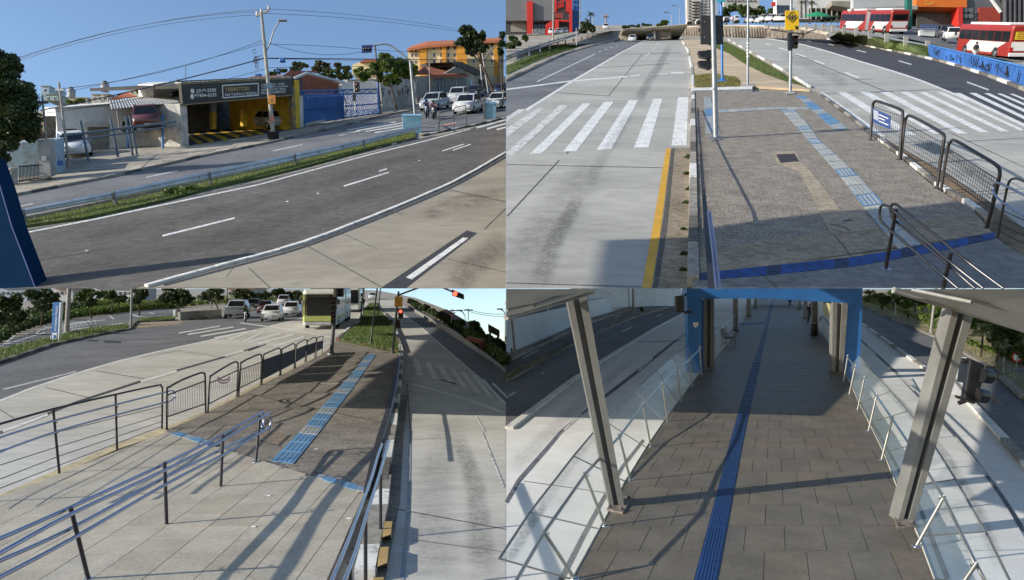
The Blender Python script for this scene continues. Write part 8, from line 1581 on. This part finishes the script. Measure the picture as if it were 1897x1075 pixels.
def inner_rail(label, posts, path):
    th = Thing('handrail', label, 'handrail', D.hit(*posts[0][0], HP))
    for b, t in posts:
        p, q = D.hit(*b, HP), at(t[0], t[1], D.depth(*b, HP)); th.part('post', MB().tube([p, q], .022, M('post_steel', (.30,.29,.26), .35, .1, 4, metal=.7), 10)); th.part('base_flange', MB().lathe(p, D.n, [(0,.06),(.012,.055),(.016,.025)], steelm, 12))
        th.part('bracket', MB().tube([p.lerp(q, .93), p.lerp(q, .93)+RGT*.05*(1 if posts[0][0][0] < 1400 else -1), p.lerp(q, .98)+RGT*.05*(1 if posts[0][0][0] < 1400 else -1)], .008, steelm, 5))
    th.part('rail', MB().tube([at(x, y, d_) for x, y, d_ in path], .022, M('rail_steel', (.40,.39,.35), .3, .1, 4, metal=.8), 10)); return th
dp = lambda x, y: D.depth(x, y, HP)
LP = [((1064,1072),(1006,983)),((1121,974),(1082,875)),((1168,890),(1146,804)),((1206,828),(1190,745)),((1237,780.5),(1226,707)),((1262,744.6),(1254,679)),((1283,716.7),(1277,660)),((1299.6,694.5),(1296,640))]
inner_rail('left handrail on posts in front of the glass balustrade', LP, [(925,1130,8.2)]+[(t[0]+2, t[1]+9*(30/(b[1]-523+30))**.3, dp(*b)) for b, t in LP])
RP = [((1790,1085),(1810,1042)),((1697.5,1012),(1750,918)),((1663,921.5),(1695,832)),((1633,852.5),(1654,771)),((1608.7,799),(1625,729)),((1588.4,760.7),(1602,697)),((1573,731.6),(1585,676)),((1562.6,705.7),(1571,657))]
RP[0] = ((1750,1130),(1810,1042))
inner_rail('right handrail on posts in front of the glass balustrade', RP, [(1830,1085,dp(1750,1130))]+[(t[0]-2, t[1]+7*(30/(b[1]-523+30))**.3, dp(*b)) for b, t in RP])
# --- leaning steel columns
def column(label, quad, plate, d_, thick=.28, mat=colgrey):
    th = Thing('steel_column', label, 'column', at((quad[2][0]+quad[3][0])/2, quad[2][1], d_)); (a, b, c, e) = quad
    f = lambda u, v: (lerp(lerp(a[0], b[0], u), lerp(e[0], c[0], u), v), lerp(lerp(a[1], b[1], u), lerp(e[1], c[1], u), v))
    for (u0, u1, dz, tk, nm) in ((0,.30,0,thick,'flange'), (.30,.62,.12,thick*.3,'web'), (.62,1,0,thick,'flange')): th.part(nm, MB().prism([at(*f(u0,0), d_+dz), at(*f(u1,0), d_+dz), at(*f(u1,1), d_+dz), at(*f(u0,1), d_+dz)], FWD*tk, mat))
    bp2 = th.part('base_plate', MB().prism(G(D, plate, HP+.03), -D.n*.03, M('plate_rusty', (.24,.20,.16), .7, .3, 5)))
    for k in range(4):
        x = sum(p[0] for p in plate)/4*.25+plate[k][0]*.75; y = sum(p[1] for p in plate)/4*.25+plate[k][1]*.75; th.part('bolt', MB().lathe(D.hit(x, y, HP+.03), D.n, [(0,.022),(.04,.022),(.041,.002)], darkrail, 6), under=bp2)
    return th
cL = column('left leaning grey steel column on the platform edge', [(1049,551),(1086,543),(1157,940),(1130,940)], [(1124,943),(1153.5,949),(1171,921),(1140,918)], dp(1144,940))
cR = column('right leaning grey steel column on the platform edge', [(1767,566),(1806,577),(1694,966),(1664,966)], [(1654,946),(1690,958),(1698,975),(1662,978)], dp(1680,966))
# --- blue portal and inner columns
dPo = dp(1290,690); po = Thing('portal', 'blue metal portal frame across the platform', 'portal', D.hit(1430,690,HP))
po.part('left_leg', MB().prism([at(x, y, dPo) for x, y in ((1273.5,545),(1300,549),(1298,693),(1276,690))], FWD*.5, stblue)); po.part('right_leg', MB().prism([at(x, y, dPo) for x, y in ((1571,562),(1598,560),(1592,706),(1563,701))], FWD*.5, stblue))
po.part('beam', MB().prism([at(x, y, dPo-.05) for x, y in ((1272,530),(1598,530),(1597,568),(1571,567),(1540,560),(1416,553),(1300,554),(1273,556))], FWD*.8, stblue)); po.part('left_side', MB().prism([at(x, y, dPo+.1) for x, y in ((1298,556),(1304,556),(1303,690),(1297,693))], FWD*1.2, M('portal_navy', (.02,.08,.24), .5)))
boxpx(po, 'white_notice', dPo-.02, R4(z1d,1375,267,1413,290), .01, signwh); boxpx(po, 'white_notice', dPo-.02, [z1d(1376,292), z1d(1411,292), z1d(1394,308)], .01, signwh)
for (q, pl, lb) in (([(1304,553),(1323,553),(1323,681),(1303,683)], [(1300,683),(1322,682),(1326,676),(1304,677)], 'grey inner column just behind the left blue leg'),([(1543,560),(1571,562),(1562,691),(1541,689)], [(1538,690),(1562,693),(1562,686),(1540,684)], 'grey inner column just behind the right blue leg')):
    column(lb, q, pl, dp(q[2][0], q[2][1]))
for (x0, x1, yb2, lb) in ((1359,1367,613,'slim grey column beyond the bench'),(1384,1391,586,'second slim grey column far up the left side'),(1398,1402,571,'third slim grey column far up the left side'),(1505,1515,621,'slim grey column on the right side beyond the advert panel'),(1490,1496,590,'second slim grey column far up the right side'),(1480,1484,573,'third slim grey column far up the right side')):
    d_ = dp(x0, yb2); th = Thing('steel_column', lb, 'column', D.hit((x0+x1)/2, yb2, HP)); boxpx(th, 'shaft', d_, rect(x0, 545, x1, yb2), .25, colgrey); boxpx(th, 'base_plate', d_-.1, rect(x0-2, yb2-1.2, x1+2, yb2+.5), .5, darkrail)
# far end: roof fascia and glazing
fe = Thing('station_hall', 'far end of the station hall with glazed doors', 'building', at(1445,551,118)); boxpx(fe, 'lintel', 118, rect(1395,520,1500,548), 1, M('hall_dark', (.10,.10,.10), .8))
for k in range(4): boxpx(fe, 'glazed_door', 118.2, rect(1424+k*9,548,1431+k*9,556), .1, M('bright_glazing', (.55,.60,.62), .2))
# left inner glazing beyond the bench
ig = Thing('glass_screen', 'row of glass screens along the left side beyond the bench', 'glass screen', D.hit(1340,648,HP))
sc_ = [(1325,664),(1345,640),(1363,612),(1382,587),(1394,567)]
for a, b in zip(sc_[:-1], sc_[1:]):
    pa, pb = D.hit(*a, HP), D.hit(*b, HP); ig.part('glass_panel', MB().prism([pa, pb, pb+D.n*1.15, pa+D.n*1.15], FWD*.012, glassb)); ig.part('rail', MB().tube([pa+D.n*1.15, pb+D.n*1.15], .02, framegr, 6)); ig.part('post', MB().tube([pa, pa+D.n*1.15], .02, framegr, 6)); ig.part('mid_rail', MB().tube([pa+D.n*.6, pb+D.n*.6], .012, framegr, 6))
# advert panel on the right
ap_ = Thing('advert_panel', 'tall pale advert panel with yellow arch behind the right column', 'advert panel', D.hit(1535,645,HP)); pa, pb = D.hit(1549,656,HP), D.hit(1515,606,HP); ta, tb3 = at(1549,562,dp(1549,656)), at(1515,558,dp(1515,606)); ap_.part('panel', MB().prism([pa, pb, tb3, ta], RGT*.06, M('advert_white', (.52,.53,.50), .4, .12, .5)))
nn = (pb-pa).cross(D.n).normalized(); nn = nn if nn.dot(CAM-pa) > 0 else -nn
def onad(u, v): return pa.lerp(pb, u).lerp(ta.lerp(tb3, u), v)+nn*.03
ap_.part('yellow_arch', MB().poly([onad(u, v) for u, v in ((.05,.98),(.60,.98),(.55,.75),(.5,.60),(.25,.62),(.12,.52),(.05,.45))], M('advert_yellow', (.50,.43,.16), .6))); ap_.part('black_curve', MB().tube([onad(.62-.57*abs(math.cos(a))**.8 if a < 1.57 else .62+.2*abs(math.cos(a)), .12+.42*math.sin(a)) for a in np.linspace(.0, 2.6, 14)], .05, blackp, 5)); ap_.part('frame', MB().tube([pa, ta, tb3, pb, pa], .03, framegr, 6))
# --- bench
bn = Thing('bench', 'slatted bench with curled iron ends beside the left glass screen', 'bench', D.hit(1352,643,HP)); dB_ = dp(1352,640); mB = dB_/F
def bz(x, y): return at(1352+(x-1640)/3.952, 530+y/3.952, dB_)
iron = M('bench_iron', (.14,.14,.13), .5, .15, 6, metal=.5); slat = M('bench_slat', (.10,.085,.065), .7, .2, 8)
hd_ = (D.hit(1369,626,HP)-D.hit(1340,644,HP)); hd_ = (hd_-D.n*hd_.dot(D.n)).normalized(); sd = hd_.cross(D.n).normalized(); sd = sd if sd.dot(RGT) > 0 else -sd; b0 = D.hit(1338,643,HP); LB = 1.5
for e in (0, LB):
    o = b0+hd_*e; ar = [(0,.0),(.06,.25),(.02,.42)]
    bn.part('leg', MB().tube([o+sd*0-sd*.08, o+D.n*.22+sd*.02, o+D.n*.44], .025, iron, 6)); bn.part('leg', MB().tube([o+sd*.56, o+D.n*.22+sd*.46, o+D.n*.44+sd*.46], .025, iron, 6)); bn.part('armrest', MB().tube([o+D.n*.44+sd*.46+sd*.04*math.cos(a)*0+(sd*(-.22+.22*math.cos(a))+D.n*(.22*math.sin(a)))*1.05 for a in np.linspace(0, math.pi, 12)], .02, iron, 6)); bn.part('back_support', MB().tube([o+D.n*.44, o+D.n*.7-sd*.06, o+D.n*.95-sd*.14], .025, iron, 6))
for k in range(5): bn.part('seat_slat', MB().box(b0+hd_*LB/2+D.n*.455+sd*(.04+.10*k), (LB,.075,.03), slat, (hd_, sd, D.n)))
for k in range(5): bn.part('back_slat', MB().box(b0+hd_*LB/2+D.n*(.54+.09*k)-sd*(.02+.027*k), (LB,.03,.07), slat, (hd_, sd, D.n)))
# --- signals in view
bs = Thing('traffic_signal', 'large dark signal head fixed to the right leaning column', 'traffic light', at(1815,745,12.2)); dq = 12.0; gs = M('signal_casing', (.10,.10,.10), .5, .1, 4)
boxpx(bs, 'back_plate', dq, [z2d(1490,525), z2d(1510,527), z2d(1470,800), z2d(1432,805)], .35, M('plate_grey', (.33,.34,.35), .5)); hd2 = boxpx(bs, 'housing', dq-.1, [z2d(1508,530), z2d(1620,575), z2d(1600,700), z2d(1545,870), z2d(1462,830)], .30, signalm, bevel=.03)
for (cx, cy) in ((1605,655),(1568,800)):
    c = at(*z2d(cx,cy), dq-.12); ax = (RGT*.92-UPV*.15+FWD*.1).normalized(); r = .115; V = [c+ax*0]
    bs.part('visor', MB().lathe(c-ax*.05, ax, [(0,r),(.16,r),(.17,r*.92),(.02,r*.9)], signalm, 16), under=hd2); bs.part('lens', MB().lathe(c-ax*.02, ax, [(0,r*.85),(.02,r*.6),(.03,.01)], M('lens_off', (.06,.012,.012), .25), 14), under=hd2)
bs.part('bracket', MB().tube([at(*z2d(1420,855), dq), at(*z2d(1465,840), dq)], .04, darkrail, 6)); bs.part('bracket', MB().tube([at(*z2d(1440,560), dq), at(*z2d(1490,535), dq)], .03, darkrail, 6))
bs2 = Thing('traffic_signal', 'two lamp signal head on the left blue portal leg seen from behind', 'traffic light', at(1264,580,dPo)); h2 = boxpx(bs2, 'housing', dPo-.15, [z1d(1248,75), z1d(1312,68), z1d(1312,195), z1d(1252,192)], .3, M('signal_olive', (.055,.055,.05), .6), bevel=.05); boxpx(bs2, 'seam', dPo-.16, R4(z1d,1250,128,1312,132), .02, blackp, h2)
bs2.part('bracket', MB().tube([at(*z1d(1310,195), dPo), at(*z1d(1350,190), dPo-.1), at(*z1d(1358,185), dPo-.1)], .05, darkrail, 6)); bs2.part('bracket', MB().tube([at(*z1d(1310,70), dPo), at(*z1d(1345,50), dPo)], .04, darkrail, 6))
# --- canopy edges
cnm = M('canopy_white', (.46,.46,.44), .6, .08, 1.0, big=.1); cnr = M('canopy_rib', (.26,.26,.25), .5)
cn = Thing('canopy', 'pale metal canopy edge at the upper left of the platform', 'canopy', at(1000,560,9)); cn.part('soffit', MB().add([at(937.6,536,7.5), at(1110,536,10.8), at(1086,542,11.6), at(1047,556,11.6), at(937.6,588,10.5)], [[0,1,2,3,4]], cnm)); cn.part('gutter', MB().tube([at(937.6,588,10.4), at(1047,556,11.5), at(1100,538.5,11.4)], .045, cnr, 8))
for (a, b) in (((938,562),(1030,542)),((938,574),(1040,550)),((990,566),(1075,538))): cn.part('rib', MB().tube([at(*a, 9.4), at(*b, 10.4)], .025, cnr, 6))
cn2 = Thing('canopy', 'pale metal canopy edge at the upper right of the platform', 'canopy', at(1830,560,9)); cn2.part('soffit', MB().add([at(1655,536,10.8), at(1990,536,6.5), at(1990,650,9.5), at(1895,609,10.2), at(1766,570,11.0)], [[0,1,2,3,4]], cnm)); cn2.part('gutter', MB().tube([at(1655,537.5,10.9), at(1766,570,11.0), at(1895,609,10.2), at(1990,645,9.6)], .05, cnr, 8))
cn2.part('bright_edge', MB().tube([at(1800,558,10.2), at(1897,600,9.8)], .05, signwh, 6))
for (a, b) in (((1690,537),(1800,560)),((1730,537),(1897,582)),((1780,537),(1897,562))): cn2.part('rib', MB().tube([at(*a, 9.6), at(*b, 9.0)], .025, cnr, 6))
# --- people and bin
person(D, D.hit(1501,601,HP), -FWD, 1.72, 'person in dark clothes standing far up the right side of the platform', M('dark_top', (.03,.03,.04), .85), M('dark_trousers', (.02,.02,.03), .85), pose='walk')
person(D, D.hit(1463,569,HP), -FWD, 1.72, 'distant person in dark clothes at the far end of the platform', M('dark_top', (.03,.03,.04), .85), M('denim', (.05,.08,.16), .85))
lbn = Thing('litter_bin', 'small dark litter bin by the right column beyond the advert panel', 'bin', D.hit(1508,622,HP)); lbn.part('bin', MB().lathe(D.hit(1508,622,HP), D.n, [(0,.16),(.05,.2),(.75,.22),(.8,.18)], darkrail, 12)); lbn.part('rim', MB().lathe(D.hit(1508,622,HP)+D.n*.78, D.n, [(0,.23),(.04,.23),(.05,.15)], steel, 12))
# --- right vegetation
lf_palmb = leafM('leaf_palm_pale', (.30,.33,.16), (.15,.18,.08), .35)
for i, (b, t, r, lb) in enumerate(((z2d(1580,520), z2d(1600,330), 26, 'large palm behind the right leaning column'),(z2d(1690,560), z2d(1735,430), 20, 'palm right of the dark signal head'),(z2d(1320,370), z2d(1320,250), 22, 'feathery palm left of the right leaning column'),(z2d(1050,240), z2d(1050,190), 14, 'low palm in the middle of the right verge'),(z2d(860,170), z2d(855,120), 11, 'small palm farthest up the right verge'),(z2d(1180,270), z2d(1170,215), 14, 'low palm beside the white right pole'),(z2d(1130,215), z2d(1140,160), 11, 'yellowish palm behind the low ones'))):
    palm('palm_tree', lb, D, b, t, r*.95, lf_palmb if i < 3 else lf_yel, 26, 'palms on the right verge', tr=1.8, lift=.1)
for i, (b, bl, lb, m_) in enumerate(((z2d(800,120),[(1612,545,14,9),(1628,550,12,10),(1606,556,9,7)],'mid green tree at the head of the right verge',lf_bright),(z2d(960,215),[(1655,545,16,10),(1640,556,14,10),(1668,556,12,10)],'dark tree with white painted trunk on the right verge',lf_mid),(z2d(1100,190),[(1692,552,18,10),(1712,560,16,12),(1680,564,12,9)],'leafy tree behind the low palms',lf_bright),(z2d(1250,260),[(1735,568,16,12),(1752,580,14,14),(1728,590,12,10)],'broad tree left of the right leaning column top',lf_bright),(z2d(1640,420),[(1820,592,20,14),(1838,600,18,14),(1805,600,12,12)],'bright tree behind the large palm',lf_bright),(z2d(1800,520),[(1862,604,22,18),(1880,625,18,20),(1848,628,16,16),(1890,600,16,16)],'dark tree mass at the right edge',lf_mid),(z2d(1880,600),[(1892,650,16,16),(1878,655,14,12)],'dark shrub tree under the right edge mass',lf_mid),(z2d(1430,330),[(1775,590,14,14),(1785,606,12,12)],'tree peeking behind the right leaning column',lf_mid))):
    tree('broadleaf_tree', lb, D, b, bl, m_, 3400, .11, 1.5, per=22, lift=.1, group='trees on the right verge')
for i, (pts, lb) in enumerate((([z2d(730,130), z2d(900,180), z2d(1050,235), z2d(1200,300)], 'dry undergrowth strip behind the far kerb of the right road'),([z2d(1200,300), z2d(1340,380), z2d(1500,450), z2d(1680,520)], 'mixed undergrowth between the white pole and the large palm'),([z2d(1680,500), z2d(1800,560), z2d(1890,610)], 'dark undergrowth at the right edge'))):
    shrubbery(lb, [(x, y-4) for x, y in pts], [lf_yel, lf_bright, lf_mid][i], 3600, .09, 12)
for (b, t, r, lb) in ((z2d(1215,345), z2d(1255,-10), 2.3, 'tall white pole on the right verge'),(z2d(1720,345), z2d(1724,255), 1.3, 'short white post far on the right verge'),(z2d(955,215), z2d(955,120), 2.0, 'white painted trunk post on the right verge'),(z2d(1745,640), z2d(1752,520), .9, 'thin post beside the right hand palms')):
    th = Thing('street_pole', lb, 'pole', D.hit(*b, .1)); pole(th, 'mast', D, b, t, r, concpole, r*.85, 10, lift=.1); d_ = D.depth(*b); th.part('foot', MB().lathe(D.hit(*b, .1), D.n, [(0,r*1.7*d_/F),(.1,r*1.3*d_/F),(.11,.02)], concpole, 8))
sp = Thing('road_sign', 'small round red and white road sign at the right edge', 'road sign', D.hit(*z2d(1842,620), .1)); pole(sp, 'post', D, z2d(1842,620), z2d(1845,520), .8, steel, lift=.1); d_ = D.depth(*z2d(1842,620)); sp.part('disc', MB().lathe(at(*z2d(1845,520), d_-.05), -FWD, [(0,.24),(.03,.24),(.031,.01)], M('sign_red', (.5,.04,.03), .5), 16)); sp.part('face', MB().lathe(at(*z2d(1845,520), d_-.085), -FWD, [(0,.16),(.005,.16),(.006,.01)], signwh, 16))
# ================================================================ grass blades, one field for each patch
for i, g in enumerate(GRASS):
    v, f = grassfield(*g)
    if not v: continue
    th = Thing('grass', ['dry grass on the small square patch by the blue post', 'short grass on the wedge behind the signal poles', 'lush grass on the bank beside the left carriageway', 'bright grass on the lower left median', 'long grass on the verge with the blue totem sign', 'grass at the foot of the broad dark tree', 'green weeds on the median strip of the lower right avenue', 'dry grass on the right palm verge'][i % 8], 'grass', v[0], kind='stuff')
    npmesh('grass_blades', np.array([tuple(x) for x in v]), np.array(f), g[5], th)
lawn3 = leafM('verge_blades', (.22,.26,.05), (.09,.12,.03), .3)
v, f = grassfield(A, ver_up[1:]+ver_lo[1:][::-1], .11, 260, .05, lawn3); th = Thing('grass', 'bright grass on the verge under the guard rail', 'grass', v[0], kind='stuff'); npmesh('grass_blades', np.array([tuple(x) for x in v]), np.array(f), lawn3, th)
vv, ffl = [], []
for q in GRASSQ:
    n_ = (q[1]-q[0]).cross(q[3]-q[0]).normalized(); n_ = n_ if n_.dot(UPV) > 0 else -n_
    for _ in range(2600):
        u, t = random.random(), random.random(); p = q[0].lerp(q[1], u).lerp(q[3].lerp(q[2], u), t); h = random.uniform(.1,.3); s_ = RGT*random.uniform(.03,.07); k = len(vv); vv += [p-s_, p+s_, p+UPV*h+RGT*random.uniform(-.1,.1)]; ffl.append((k, k+1, k+2))
th = Thing('grass', 'grass on the embankment under the right guard rail', 'grass', vv[0], kind='stuff'); npmesh('grass_blades', np.array([tuple(x) for x in vv]), np.array(ffl), lawn2, th)
cl = [(A.hit(333+random.uniform(-22,26), 352+random.uniform(-4,6), .15), (.35,.3,.16)) for _ in range(10)]; th = Thing('weed', 'taller grass tuft on the avenue verge below the guard rail', 'weed', A.hit(333,356)); v, f = leaves(cl, 900, .06, lawn2, A.n); npmesh('blades', v, f, lawn2, th); th.part('stems', MB().tube([A.hit(333,358), A.hit(333,352,.2)], .02, lawn2, 5))
